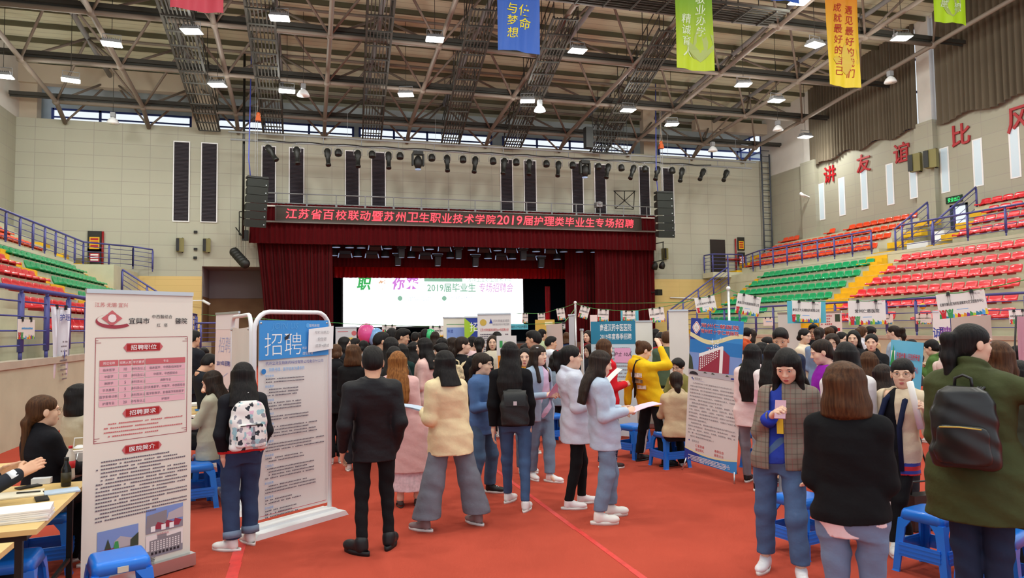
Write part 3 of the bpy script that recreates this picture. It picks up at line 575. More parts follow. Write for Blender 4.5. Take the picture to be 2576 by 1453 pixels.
# black pole and small cage on the left, cage and frame on the right
p,q=atY(614,336,35.9),atY(611,600,35.9); tag(MB().tube((p[0],35.9,zdk(35.9)),(q[0],35.9,q[2]),.06).build('pipe',m_black),'black upright pipe left of the stage loudspeakers','pipe')
t=thing('lamp_rack','black side lamp rack hanging left of the stage','lamp rack',atY(605,600,37.2))
o0=atY(605,600,37.2)
def rel(x,y,Y): return atY(x,y,Y)-o0
MB().tube(rel(604,588,37),rel(604,588,D-.01),.03).path([rel(593,572,37.4),rel(618,605,36.4)],.03,5).path([rel(593,622,37.4),rel(618,655,36.4)],.03,5).build('bar',m_black,t)
for k in range(6): a=rel(594+k*4.8,573+k*6.2,37.3-.18*k); b=rel(594+k*4.8,624+k*6.2,37.3-.18*k); MB().path([a,b],.012,4).build('wire',m_black,t)
for k in range(6): a=rel(590+k*5.2,634+k*5.8,37.3-.18*k); MB().ell(a,(.24,.2,.24)).build('lamp',m_black,t)
t=thing('lamp_cage','black wire lamp cage bracketed to the stage front at the left','lamp rack',atY(610,570,37.6)); o0=atY(610,570,37.6)
m=MB()
for a,b in (((602,532),(602,590)),((618,532),(618,596)),((602,532),(618,532)),((602,545),(618,550)),((602,590),(618,596))): m.path([rel(*a,37.6),rel(*b,37.6)],.025,5)
m.build('frame',m_black,t); MB().box(rel(617,592,37.5),(.3,.3,.5)).build('speaker',m_black,t)
t=thing('lamp_rack','small black lamp rack right of the stage with two round lamps','lamp rack',atY(1660,630,37.8)); o0=atY(1660,630,37.8)
m=MB()
for a,b in (((1648,613),(1670,608)),((1668,608),(1668,656)),((1645,615),(1645,660)),((1642,659),(1672,653))): m.path([rel(*a,37.8),rel(*b,37.8)],.03,5)
m.build('frame',m_black,t)
for x,y in ((1648,668),(1666,666)): MB().lathe([(.17,-.2),(.18,0),(.08,.2)],rel(x,y,37.7),12,rot=rotx(.5)).build('lamp',m_black,t)
t=thing('fly_cage','dark mesh cage hanging under the catwalk right of the stage centre','cage',atY(1530,385,34.5)); o0=atY(1530,385,34.5)
x0,x1=rel(1491,345,34.5),rel(1577,345,34.5); m=MB()
for k in range(12): x=x0[0]+(x1[0]-x0[0])*k/11; m.path([(x,0,0),(x,0,1.5)],.015,4)
for k in range(6): m.path([(x0[0],0,.3*k),(x1[0],0,.3*k)],.02,4)
m.build('mesh',m_black,t); m=MB(); 
for a in (x0[0],0,x1[0]): m.path([(a,0,0),(0,0,-.0)],.04,5).path([(a,0,0),(0,.6,.7)],.03,5)
[m.path([(a,0,1.5),(a,0,2.6)],.02,4) for a in (x0[0],x1[0])]; m.build('brace',m_black,t)
MB().box((x0[0]-.25,0,.75),(.4,.4,1.1)).build('speaker',m_black,t)
# truss frame with lamp on the sign top, right
t=thing('bracket_frame','small black triangular frame standing on the stage top at the right','frame',atY(1571,525,YV)); o0=atY(1571,525,YV)
m=MB()
for a,b in (((1544,480),(1598,480)),((1547,480),(1547,524)),((1596,480),(1594,524)),((1571,505),(1547,524)),((1571,505),(1594,524)),((1571,480),(1571,505)),((1547,524),(1594,526)),((1544,480),(1571,505)),((1598,480),(1571,505))): m.path([rel(*a,YV),rel(*b,YV)],.025,5)
m.build('frame',m_black,t)
p=atY(1505,515,YV); t=thing('projector_lamp','grey projector lamp on the railing over the LED sign','lamp',p); MB().box((0,0,0),(.35,.4,.28)).ell((0,-.15,.05),(.15,.15,.13)).build('body',m_steel2,t); MB().tube((0,0,-.1),(0,0,-.4),.05).build('stand',m_black,t)
# ======================= things on the stage wall =======================
def wallspk(lb,x,y,w,h,Y=D,X=None):
    if X is None: p=atY(x,y,Y-.15); rz=0
    else: p=atX(x,y,X); rz=-pi/2
    t=thing('wall_speaker','small olive wall loudspeaker '+lb,'loudspeaker',p,rz,'small loudspeakers on the walls')
    MB().box((0,0,0),(w,.25,h),rotz(.3)).build('case',M('olive speaker case','7d7748',.6),t); MB().box((-w*.26,-.21,0),(w*.44,.03,h*.92),rotz(.3)).build('grille',m_black,t); MB().box((w*.3,.1,0),(.06,.12,h*1.1)).build('bracket',m_black,t)
wallspk('left of the pair beside the left louvres',453,616,.32,.68); wallspk('nearer the stage on its left side',520,617,.32,.68); wallspk('right of the stage behind the lamp rack',1673,638,.3,.66)
wallspk('mounted on the right wall pillar, stage side',2304,409,.5,.85,X=XR-.45); wallspk('mounted on the right wall pillar, camera side',2344,399,.5,.85,X=XR-.45)
for i,(x,y) in enumerate(((492,583),(492,626),(491,648))): tag(MB().box(atY(x,y,D-.05),(.16,.09,.12)).build('junction_box',m_black),'small black junction box on the wall, %s from the top'%ORD[i],'box','boxes on the stage wall')
m_bd=M('notice frame','23241f',.5); m_y=M('yellow notice','d9a81e',.5); m_rd=M('red notice','a81c22',.5)
for lb,x,y,w,h,Y,c in (('upper yellow','0',0,0,0,0,0),) if 0 else (('yellow, on the left of the hall',238,606,.6,.98,D-.05,0),('red, below the yellow one on the left',238,644,.6,.72,D-.05,1),('yellow, beside the dark door on the right',1864,613,.48,.82,D-.05,0),('red, below the yellow one on the right',1865,651,.5,.82,D-.05,1)):
    p=atY(x,y,Y); t=thing('notice_board','framed fire notice, mostly '+lb,'notice board',p,group='fire notices on the stage wall'); MB().box((0,0,0),(w,.06,h)).build('frame',m_bd,t)
    m=MB(); m.rect(-w*.36,w*.36,-h*.4,h*.2,-.035,0); [m.rect(-w*.28,w*.28,-h*.3+k*h*.17,-h*.2+k*h*.17,-.04,1) for k in range(3)]; m.build('print',[m_y if c==0 else m_rd,m_rd if c==0 else m_wp],t)
for lb,x in (('left',259),('right',1850)):
    p,q=atY(x,582 if x<900 else 600,D-.1),atY(x,655,D-.1); m=MB().tube((p[0],D-.1,p[2]),(p[0],D-.1,5.0),.05)
    if x>900: m.tube((p[0]-.7,D-.12,5.9),(p[0]+.3,D-.12,5.9),.06)
    tag(m.build('fire_pipe',M('red pipe','8c1c22',.4)),'thin red fire pipe beside the %s notice boards'%lb,'pipe')
p,q=atY(1786,602,D-.02),atY(1823,602,D-.02)
o=struct('door_2',MB().bx(p[0],q[0],D-.05,D-.002,5.05,p[2]),M('dark door','231d1b',.5),'dark door leading onto the right balcony','door'); MB().bx(p[0]+.08,p[0]+.12,D-.12,D-.05,6,6.15).build('handle',m_chrome,o)
# wall ladder
t=thing('wall_ladder','tall grey steel ladder fixed in the right corner','ladder',(0,38.2,0)); a,b=X_(1917,450,38.2),X_(1937,450,38.2); zt,zl=Z_(1925,388,38.2),5.3
for x in (a,b): MB().tube((x,0,zl),(x,0,zt),.05,n=6).build('rail',M('ladder grey','4b5058',.5),t)
for k in range(22): z=zl+.3+k*.36; MB().tube((a,0,z),(b,0,z),.025,n=5).build('rung',_M['ladder grey'],t)
o=tag(MB().tube(atY(1686,748,D-.1),atY(1780,751,D-.1),.04).build('pipe',m_white),'thin white conduit along the tan panelling','pipe')
p=atY(1650,735,37.9); t=thing('side_lamp','small dark lamp clamped beside the right stage curtain','lamp',p); MB().box((.15,0,0),(.4,.3,.35),rotz(.4)).build('body',m_black,t); MB().tube((-.3,0,0),(.3,0,.05),.03).build('arm',m_black,t)
for lb,x,y,Y in (('left end of the stage wall',515,758,D-.3),):
    p=atY(x,y,Y); t=thing('security_camera','white security camera at the corner of the tan panelling','camera',p); MB().tube((-.1,0,.05),(.25,-.1,-.15),.07).build('body',m_white,t); MB().tube((-1.7,.2,.05),(-.1,0,.05),.025).build('arm',m_white,t)
p=atX(2021,489,XR-.7); t=thing('security_camera','white security camera on a bracket near the right wall corner','camera',p); MB().tube((-.2,0,.05),(.2,.1,-.1),.09).build('body',m_white,t); MB().tube((.1,.0,-.02),(.7,0,-.25),.03).build('arm',m_white,t)
# ======================= seating stands =======================
UF=11.98; RZ=[(12.52,1.90),(13.29,2.39),(14.04,2.88),(14.80,3.37),(15.57,3.86),(16.34,4.36)]   # risers: distance from the centre line, top height
UU=[(17.82,5.26),(18.62,5.76),(19.42,6.26),(20.22,6.76)]; UW,ZW=17.05,4.95
YE=33.95
def stand(side):
    s=1 if side=='right' else -1; far=XR if s>0 else XL; fu=abs(far-CX)-.01
    X=lambda u:CX+s*u
    y0=10.5
    m=MB(); b=lambda u0,u1,ya,yb,za,zb_,mi=0: m.bx(X(u0),X(u1),ya,yb,za,zb_,mi)
    b(UF,fu,y0,D-.05,0,1.38); b(UF-.04,UF+.25,y0,YE+.3,1.3,1.42,1)
    for k,(u,z) in enumerate(RZ): b(u,fu,y0,YE,RZ[k-1][1] if k else 1.38,z)
    b(UW,fu,y0,D-.05,RZ[-1][1],ZW-.12); b(UW,UW+.22,y0,YE+.6,ZW-.13,ZW)
    for k,(u,z) in enumerate(UU):
        b(u,fu,26.6,37.3,UU[k-1][1] if k else ZW-.13,z)
        b(u,fu,y0,(22.7,22.7,22.7,23.7)[k],UU[k-1][1] if k else ZW-.13,z)
    b(UW+.012,fu-.01,YE+.01,D-.06,1.37,ZW-.14)
    o=m.build('terrace_'+side,[m_conc,m_conc2]); tag(o,'stepped concrete seating terrace along the %s side of the hall'%side,'terrace',kind='structure')
    # yellow stairs
    for lb,ya,yb,n in (('between the green and the red seats',24.3,25.6,6),('at the stage end of the green seats',33.6,YE-.02,6)):
        m=MB()
        for k,(u,z) in enumerate(RZ):
            zp=RZ[k-1][1] if k else 1.38
            m.bx(X(u-.38),X(u-.002),ya,yb,zp+.002,(zp+z)/2); m.bx(X(u-.004),X(u-.03),ya,yb,(zp+z)/2,z-.01)
            m.bx(X(u),X(u+.38),ya,yb,z,z+.012)
        tag(m.build('aisle_stairs',m_yel),'flight of yellow painted steps %s, %s stand'%(lb,side),'stairs')
    m=MB()
    for k in range(3): m.bx(X(UW-.3+k*.28-.3),X(UW+.3),25.3,26.5,RZ[-1][1]+.16*k,RZ[-1][1]+.16*(k+1))
    for k,(u,z) in enumerate(UU):
        zp=UU[k-1][1] if k else ZW-.13; m.bx(X(u-.36),X(u-.002),25.4,26.55,zp,(zp+z)/2)
    tag(m.build('aisle_stairs',m_yel),'yellow painted steps up to the orange seats, %s stand'%side,'stairs')
    m=MB()
    for k,(u,z) in enumerate(UU):
        zp=UU[k-1][1] if k else ZW-.13; m.bx(X(u-.36),X(u-.002),22.72,23.65,zp,(zp+z)/2)
    if s>0: tag(m.build('aisle_stairs',m_yel),'yellow painted steps leading to the glazed exit door, right stand','stairs')
    m=MB()
    for k,(u,z) in enumerate(UU[:3]):
        zp=UU[k-1][1] if k else ZW-.13; m.bx(X(u-.36),X(u-.002),37.32,38.2,zp,(zp+z)/2+.1)
    tag(m.build('aisle_stairs',m_yel),'yellow steps beside the stage wall, %s stand'%side,'stairs')
    if s>0:
        struct('trim_4',MB().bx(25.2,26.9,23.9,25.0,ZW-.12,5.3).bx(26.0,27.2,23.8,24.4,5.3,5.75),m_white,'white boxed in landing wall beside the glazed exit door','trim')
def rail(label,P,h=1.08,nb=4,sp=1.25,name='guard_rail',posts=None,top=.04,post=.045):
    P=[np.array(p,float) for p in P]; o=P[0]; t=thing(name,label,'railing',o)
    Q=[p-o for p in P]; up=np.array((0,0,1.))
    MB().path([q+up*h for q in Q],top,8).build('top_rail',m_rail,t)
    for k in range(nb): MB().path([q+up*(h*(.2+.62*k/(nb-1)) if nb>1 else h*.5) for q in Q],.014,6).build('bar',m_rail,t)
    for a,b in zip(Q,Q[1:]):
        L=np.linalg.norm(b-a); n=max(1,round(L/sp))
        for k in range(n+(1 if b is Q[-1] else 0)):
            c=a+(b-a)*k/n; m=MB(); m.tube(c,c+up*.14,post*.62,n=8).tube(c+up*.13,c+up*h*.93,post,n=8).tube(c+up*h*.92,c+up*h,post*.6,n=8); m.build('post',m_rail,t)
    return t
# seats
def seat_mesh():
    prof=[(-.03,-.055),(.0,-.0),(.10,.012),(.22,.0),(.31,.012),(.36,.07),(.40,.2),(.41,.26),(.435,.26),(.43,.19),(.395,.05),(.35,-.03),(.22,-.035),(.05,-.035)]
    W=[-.215,-.2,-.15,0,.15,.2,.215]; V=[]
    for k,w in enumerate(W):
        e=abs(w)/.215
        for u,z in prof: V.append((u,w,z+(.03*e**6 if u<.37 and z>-.02 else -.03*e**4 if z>.1 else 0)))
    n=len(prof); Fc=[(i*n+k,i*n+(k+1)%n,(i+1)*n+(k+1)%n,(i+1)*n+k) for i in range(len(W)-1) for k in range(n)]
    Fc+=[tuple(range(n-1,-1,-1)),tuple((len(W)-1)*n+k for k in range(n))]
    m=MB(); m.add(V,Fc,True); m.bx(.06,.34,-.05,.05,-.10,-.03); return m
m_seat={'red':M('red seat plastic','d92b35',.28,coat=.3),'green':M('green seat plastic','12935a',.28,coat=.3),'orange':M('orange seat plastic','d8431c',.3,coat=.3)}
SM={}
for c in m_seat: o=seat_mesh().build('seat_'+c,m_seat[c]); SM[c]=o.data; bpy.data.objects.remove(o)
SEATS=[]
def row(side,color,u,z,ya,yb,label,skip=()):
    n=int(round((yb-ya)/.5))
    for k in range(n):
        if k in skip: continue
        SEATS.append((side,color,u,z+.1,yb-.25-k*.5 if color=='red' else ya+.25+k*.5,label,k))
for side in ('right','left'):
    for k,(u,z) in enumerate(RZ):
        r=5-k
        if side=='right':
            row(side,'green',u,z,25.65,33.55,'%s row down'%ORD[r],() if r<4 else (0,1,2,3,4,5,6) if r==4 else (0,1,2,3,4,5,6,7))
            row(side,'red',u,z,24.35-.5*(11+r),24.2,'%s row down'%ORD[r],(7,8) if r==5 else ())
        else:
            if r<4: row(side,'green',u,z,25.65,33.55,'%s row down'%ORD[r])
            row(side,'red',u,z,24.2-.5*(3+r*2),24.2,'%s row down'%ORD[r],range(0) if r<5 else (0,1))
    for k,(u,z) in enumerate(UU):
        if side=='right':
            row(side,'orange',u,z,27.0,37.0,'%s row up'%ORD[k],() if k<3 else (9,10,12,13,14,15,16))
            yt=(22.7,22.7,22.7,23.7)[k]; row(side,'red',u,z,yt-3.5,yt,'upper %s row up'%ORD[k])
        else: row(side,'orange',u,z,(27.5,27.5,28,29)[k],(33.5,32.5,31.5,30.5)[k],'%s row up'%ORD[k])
def seat_key(t): 
    p=np.array((CX+(1 if t[0]=='right' else -1)*t[2],t[4],t[3]-CZ)); return p@p
SEATS.sort(key=seat_key)
rest=MB(); 
for side,color,u,z,y,label,k in SEATS[:300]:
    o=bpy.data.objects.new('stand_seat',SM[color]); COL.objects.link(o); o.location=(CX+(1 if side=='right' else -1)*(u-.05),y,z); o.rotation_euler=(0,0,0 if side=='right' else pi)
    tag(o,'%s seat, %s from the middle stairs, %s, %s stand'%(color,ORD[k],label,side),'seat','%s plastic seats'%color)
proto=seat_mesh(); PV,PF=np.concatenate(proto.v),proto.f
cols=list(m_seat)
for side,color,u,z,y,label,k in SEATS[300:]:
    sg=1 if side=='right' else -1
    rest.add(PV*np.array((sg,sg,1))+np.array((CX+sg*(u-.05),y,z)),PF,True,cols.index(color))
if SEATS[300:]: tag(rest.build('stand_seats_far',[m_seat[c] for c in cols]),'remaining small seats in the rows furthest from the walking aisle','seats',kind='stuff')
for sd in ('right','left'):
    stand(sd); s=1 if sd=='right' else -1; X=lambda u:CX+s*u
    ya=11.5
    rail('blue rail on the front wall of the %s stand'%sd,[(X(UF+.1),ya,1.42),(X(UF+.1),YE+.2,1.42)],1.22,4,1.25,top=.042,post=.05)
    if sd=='right':
        rail('blue rail in front of the orange seats, right stand',[(X(UW+.1),26.3,ZW),(X(UW+.1),YE+.6,ZW),(X(UW+1.0),37.2,ZW)],1.08,4)
        rail('blue rail beside the upper red seats, right stand',[(X(UW+.1),24.55,ZW),(X(UW+.1),12.0,ZW)],1.08,4,1.6)
        rail('sloping blue stair rail by the orange seats, right stand',[(24.75,25.15,ZW-.1),(26.6,25.15,ZW+1.15)],1.1,3,1.3)
        rail('sloping blue stair rail by the glazed exit door',[(25.25,23.72,ZW-.1),(27.75,23.72,ZW+1.6)],1.1,3,1.3)
        m=MB(); m.bx(23.2,25.5,37.25,D-.06,4.72,5.02); struct('floor_balcony',m,m_conc,'small concrete balcony under the dark door on the right','balcony')
        rail('blue rail around the balcony in front of the dark door',[(23.25,38.3,5.02),(23.25,37.35,5.02),(25.3,37.35,5.02)],1.08,4,.95)
        rail('blue stair rail sloping down below the dark door balcony',[(23.6,36.3,4.1),(19.6,36.3,1.5)],1.15,4,1.3)
    else:
        rail('blue rail in front of the orange seats, left stand',[(X(UW+.1),14,ZW),(X(UW+.1),36.3,ZW),(X(UW-1.6),37.9,ZW)],1.08,4)
        rail('short blue rail at the stage end of the left stand',[(X(UW-1.6),37.9,ZW),(X(UW-2.4),38.2,ZW-.1)],1.08,4,.6)
        rail('blue stair rail sloping down at the stage end of the left stand',[(X(UW-1.75),35.2,3.6),(X(UF+.3),35.2,1.5)],1.1,4,1.3)
        m=MB(); m.bx(X(UW-1.7),X(UW),YE,D-.06,3.4,ZW-.14); struct('floor_landing',m,m_conc,'concrete landing at the stage end of the left stand','landing')
        m=MB(); p=atY(208,657,38.0); m.box((p[0],38.0,ZW+.18),(.5,.4,.62)); tag(m.build('storage_box',M('olive crate','6b6344',.8)),'olive box on the landing below the left notice boards','box')
rail('blue rail by the exit under the left of the stage',[(X_(490,830,33),33.2,1.0),(X_(505,830,33),33.0,1.0),(X_(545,830,33),33.0,1.0)],1.25,5,.5)
# ======================= printed stands and signs =======================
m_sheet=M('banner vinyl white','ded9d6',.5,var=(1.5,.03)); m_pinkish=M('banner vinyl pink white','ecdcd8',.5); m_backv=M('banner back','dcd8cf',.6,var=(2,.04))
P_={k:M('print '+k,c,.55) for k,c in dict(black='2b2830',maroon='9c3a48',red='c8262e',deepred='a51a1a',pink='e2b3bd',rose='c4656a',blue='2f7cc4',sky='3d8fd6',navy='2b3f9a',lblue='5aa6e6',teal='2a7fa0',aqua='58b4c6',grey='8d8a90',lgrey='b9b4ba',white='f4f4f4',yellow='e8c832',cream='e6dfae',green='3c9a54',lime='a4c832',orange='e08a2c',purple='7a3a98',brick='9a3448',tree='3c4a3a',road='8d8c98',skyp='7f9ad4',gold='c9a94a',text='6a6470',gtext='9a949a',pale='e9e4e2').items()}
PK=list(P_); PM=[P_[k] for k in PK]; PI={k:i for i,k in enumerate(PK)}
def frame_(xl,yl,xr,yr,dl,dr):
    a,b=atD(xl,yl,dl),atD(xr,yr,dr); e=b-a; w=hypot(e[0],e[1]); return (a+b)/2,w,atan2(e[1],e[0]),a[2],b[2]
def banner(label,xl,yl,xr,yr,dl,dr,fn=None,sheet=None,base='roll',zb=.06,lean=0,name='rollup_banner',roll=0,group=None,wave=.0,cat='banner',w=None):
    c,w0,rz,za,zb2=frame_(xl,yl,xr,yr,dl,dr); w=w or w0; h=(za+zb2)/2-zb
    dx_,dy_=-h*sin(roll),-h*sin(lean); t=thing(name,label,cat,(c[0]+cos(rz)*dx_-sin(rz)*dy_,c[1]+sin(rz)*dx_+cos(rz)*dy_,0),group=group,rot=(-lean,roll,rz))
    t.rotation_mode='XYZ'
    MB().grid(lambda u,v:((u-.5)*w,-wave*sin(u*7+v*5)*sin(v*3),zb+v*h),(12 if wave else 1),(12 if wave else 1)).build('sheet',sheet or m_sheet,t)
    if fn:
        m=MB(); fn(m,w,h)
        for V in m.v: V[:,2]+=zb; V[:,1]-=.002+wave
        m.build('print',PM,t)
    if base=='roll':
        MB().bx(-w/2-.02,w/2+.02,-.05,.06,.012,zb+.03).build('base',m_chrome,t); MB().box((0,-.08,.008),(.05,.36,.014)).build('foot',m_chrome,t)
        MB().bx(-w/2,w/2,-.012,.012,zb+h-.005,zb+h+.025).build('top_bar',m_chrome,t); MB().tube((0,.03,.05),(0,.015,zb+h),.012).build('pole',m_chrome,t)
    elif base=='x':
        for s in (-1,1): MB().path([(s*w/2*.97,.01,zb+h),(0,.22,zb+h*.45),(-s*w/2*.97,.02,zb)],.007,6).build('pole',m_black,t)
        MB().tube((0,.22,zb+h*.45),(0,.75,.0),.009,n=6).build('rear_leg',m_black,t)
        for s in (-1,1): MB().tube((s*w*.46,.0,zb+.02),(s*w*.5,-.03,0),.01,n=6).build('foot',m_chrome,t)
    return t
def R(m,x0,x1,z0,z1,c,y=-.001): m.rect(x0,x1,z0,z1,y,PI[c])
def Tx(m,s,x,z,h,c,y=-.003,**k): m.text(s,x,z,h,y,PI[c],**k)
# ---- hospital roll-up in the left foreground
def f_yixing(m,w,h):
    Z=lambda f:h*(1-f); X=lambda f:w*(f-.5)
    Tx(m,'江苏·无锡·宜兴',X(.22),Z(.042),.034,'rose')
    for k in range(4):
        a=k*pi/2; m.poly([(X(.225)+.05*cos(a+pi/4*i)*(1 if i else .2)+.0,Z(.09)+.042*sin(a+pi/4*i)*(1 if i else .2)) for i in (-1,0,1)]+[(X(.225)+.075*cos(a),Z(.09)+.06*sin(a))],-.002,PI['rose'])
    m.disc(.03,X(.225),-.004,Z(.09),14,PI['pale'])
    P=[(X(.25)+.13*cos(b)*1.05,Z(.1)+.055*sin(b)) for b in np.linspace(2.2,5.6,16)]+[(X(.25)+.125*cos(b),Z(.094)+.042*sin(b)) for b in np.linspace(5.5,2.2,16)]
    for i in range(15): m.quad([(P[i][0],-.002,P[i][1]),(P[i+1][0],-.002,P[i+1][1]),(P[30-i][0],-.002,P[30-i][1]),(P[31-i][0],-.002,P[31-i][1])],PI['maroon'])
    Tx(m,'宜興市',X(.47),Z(.099),.046,'black',bold=.008,wmul=1.1); Tx(m,'中西醫結合',X(.69),Z(.083),.029,'black',wmul=1.05); Tx(m,'红   塔',X(.69),Z(.115),.028,'black'); Tx(m,'醫院',X(.88),Z(.099),.046,'black',bold=.008,wmul=1.05)
    for a,b in ((.16,.525),): 
        for f in (.085,.945): R(m,X(f),X(f)+.004,Z(b),Z(a),'maroon')
        for f in (a,b): R(m,X(.085),X(.945),Z(f),Z(f)+.004,'maroon')
    for fx in (.085,.945):
        for fz in (.16,.525):
            for k in (1,2): s=1 if fx<.5 else -1; q=-1 if fz<.3 else 1; R(m,min(X(fx),X(fx)+s*.02*k),max(X(fx),X(fx)+s*.02*k),Z(fz)+q*.017*k-.002,Z(fz)+q*.017*k+.002,'maroon')
    def plate(z,s):
        m.poly([(X(.33),z),(X(.36),z+.032),(X(.67),z+.032),(X(.70),z),(X(.67),z-.032),(X(.36),z-.032)],-.002,PI['rose'])
        R(m,X(.36),X(.67),z-.025,z+.025,'deepred',-.003); Tx(m,s,X(.515),z,.038,'white',-.005,bold=.008,wmul=1.25)
    plate(Z(.195),'招聘职位'); plate(Z(.43),'招聘要求'); plate(Z(.56),'医院简介')
    xs_=[.12,.29,.41,.53,.93]; R_=[('岗位名称','招聘人数','学历要求','专业'),('临床医学','10','本科及以上','临床医学、中西医临床医学'),('中医学','10','本科及以上','中医学、中西医结合'),('麻醉学','5','本科及以上','麻醉专业'),('针灸推拿','5','本科及以上','针灸推拿学、中医学、中西医结合'),('医学影像诊断','5','本科及以上','医学影像学、影像医学和核医学'),('护理专业','20','中专及以上','护理学')]
    for r,rowt in enumerate(R_):
        z1=Z(.238+.0235*r); z0=z1-h*.021
        for k in range(4):
            R(m,X(xs_[k])+.003,X(xs_[k+1])-.003,z0,z1,'rose' if r==0 else 'pink'); Tx(m,rowt[k],(X(xs_[k])+X(xs_[k+1]))/2,(z0+z1)/2,.02,'white' if r==0 else 'text')
    m.rows(X(.17),X(.92),Z(.455),Z(.513),4,.015,PI['rose'],-.003,.5,3)
    m.rows(X(.11),X(.96),Z(.585),Z(.80),17,.0165,PI['text'],-.003,.5,4)
    def pic(fx0,fx1,fz0,fz1,kind):
        x0,x1,z1,z0=X(fx0),X(fx1),Z(fz0),Z(fz1); d=x1-x0; e=z1-z0; q=lambda a,b:(x0+d*a,z0+e*b)
        R(m,x0,x1,z0,z1,'skyp'); R(m,x0,x1,z0,z0+e*.3,'road',-.002)
        if kind==0: m.poly([q(.4,.3),q(.4,.55),q(.55,.7),q(.95,.5),q(.95,.3)],-.003,PI['lgrey']); m.poly([q(.38,.3),q(.42,.55),q(.5,.55),q(.52,.3)],-.004,PI['green']); m.poly([q(.15,.25),q(.25,.7),q(.35,.25)],-.004,PI['tree']); R(m,x0,x0+d*.4,z0+e*.2,z0+e*.35,'brick',-.004); m.poly([q(.8,.25),q(.8,.5),q(1,.7),q(1,.25)],-.005,PI['tree'])
        elif kind==1: m.poly([q(0,.25),q(.02,.75),q(.55,.85),q(.55,.3)],-.003,PI['grey']); m.poly([q(.55,.4),q(.6,.7),q(1,.85),q(1,.4)],-.003,PI['lgrey']); [m.poly([q(a,.15),q(a+.1,.42),q(a+.28,.3),q(a+.2,.1)],-.004,PI['brick']) for a in (.2,.45,.68)]; [m.poly([q(a,.05),q(a,.28),q(a+.12,.28),q(a+.12,.05)],-.005,PI['white']) for a in (.12,.4,.62)]
        elif kind==2: m.poly([q(.1,.35),q(.3,.65),q(.75,.7),q(.75,.35)],-.003,PI['lgrey']); m.poly([q(.0,.0),q(.0,.3),q(.5,.2),q(.6,0)],-.004,PI['lime']); m.poly([q(.6,.3),q(.75,.7),q(1,.75),q(1,.1)],-.005,PI['grey'])
        else:
            R(m,x0,x1,z0,z1,'pale',-.0015); m.poly([q(.1,.1),q(.1,.75),q(.95,.85),q(.95,.1)],-.003,PI['grey']); R(m,x0+d*.3,x0+d*.55,z0+e*.78,z0+e*.95,'grey',-.003); Tx(m,'中西医结合',x0+d*.45,z1-.005,.018,'rose')
            [R(m,x0+d*(.14+.08*i),x0+d*(.18+.08*i),z0+e*(.28+.09*j),z0+e*(.33+.09*j),'white',-.004) for i in range(10) for j in range(5)]; [R(m,x0+d*(.14+.1*i),x0+d*(.2+.1*i),z0+e*.1,z0+e*.22,'black',-.004) for i in range(8)]
    pic(.13,.49,.83,.93,0); pic(.56,.92,.79,.878,1); pic(.13,.49,.945,1.02,2); pic(.56,.92,.885,.965,3)
    Tx(m,'创新',X(.6),Z(.975),.04,'black',shear=.2); m.rows(X(.55),X(.8),Z(.985),Z(1.0),2,.014,PI['text'],-.003,.3,6)
YX=banner('cream and maroon hospital roll-up in the left foreground',216,737,485,741,5.09,5.76,f_yixing,M('cream vinyl','e3e0d4',.45),zb=.075)
# ---- blue recruiting stand in a white tube frame
def tube_stand(label,xl,yl,xr,yr,dl,dr,fn,sheet,zt,name='banner_stand',wave=0):
    c,w,rz,za,zb2=frame_(xl,yl,xr,yr,dl,dr); h=(za+zb2)/2; t=thing(name,label,'banner',(c[0],c[1],0),rz)
    pts=[(-w/2,0,.05),(-w/2,0,h-.18)]+[(-w/2+.16-.16*cos(a),0,h-.18+.18*sin(a)) for a in np.linspace(.3,pi/2,5)]+[(w/2-.16+.16*sin(a),0,h-.18+.18*cos(a)) for a in np.linspace(0,pi/2-.3,5)]+[(w/2,0,h-.18),(w/2,0,.05)]
    MB().path(pts,.022,10).build('tube_frame',m_white,t)
    m=MB(); m.prism([(-w/2-.1,0),(-w/2-.06,.05),(w/2+.06,.05),(w/2+.1,0)],-.17,.17); m.prism([(-w/2-.06,.05),(-w/2-.02,.075),(w/2+.02,.075),(w/2+.06,.05)],-.06,.06); m.build('base',m_white,t)
    z1=h-zt; z0=.13; x0,x1=-w/2+.035,w/2-.035
    MB().grid(lambda u,v:(x0+(x1-x0)*u,-.012-wave*sin(u*9)*sin(v*4+1),z0+(z1-z0)*v-(.02*sin(pi*u) if v==1 else 0)),10,8).build('sheet',sheet,t)
    for x in (x0+.02,x1-.02): MB().ell((x,-.02,z1-.03),(.014,.01,.014),8,6).build('eyelet',m_chrome,t)
    if fn:
        m=MB(); fn(m,x1-x0,z1-z0)
        for V in m.v: V[:,2]+=z0; V[:,1]-=.018+wave
        m.build('print',PM,t)
    return t
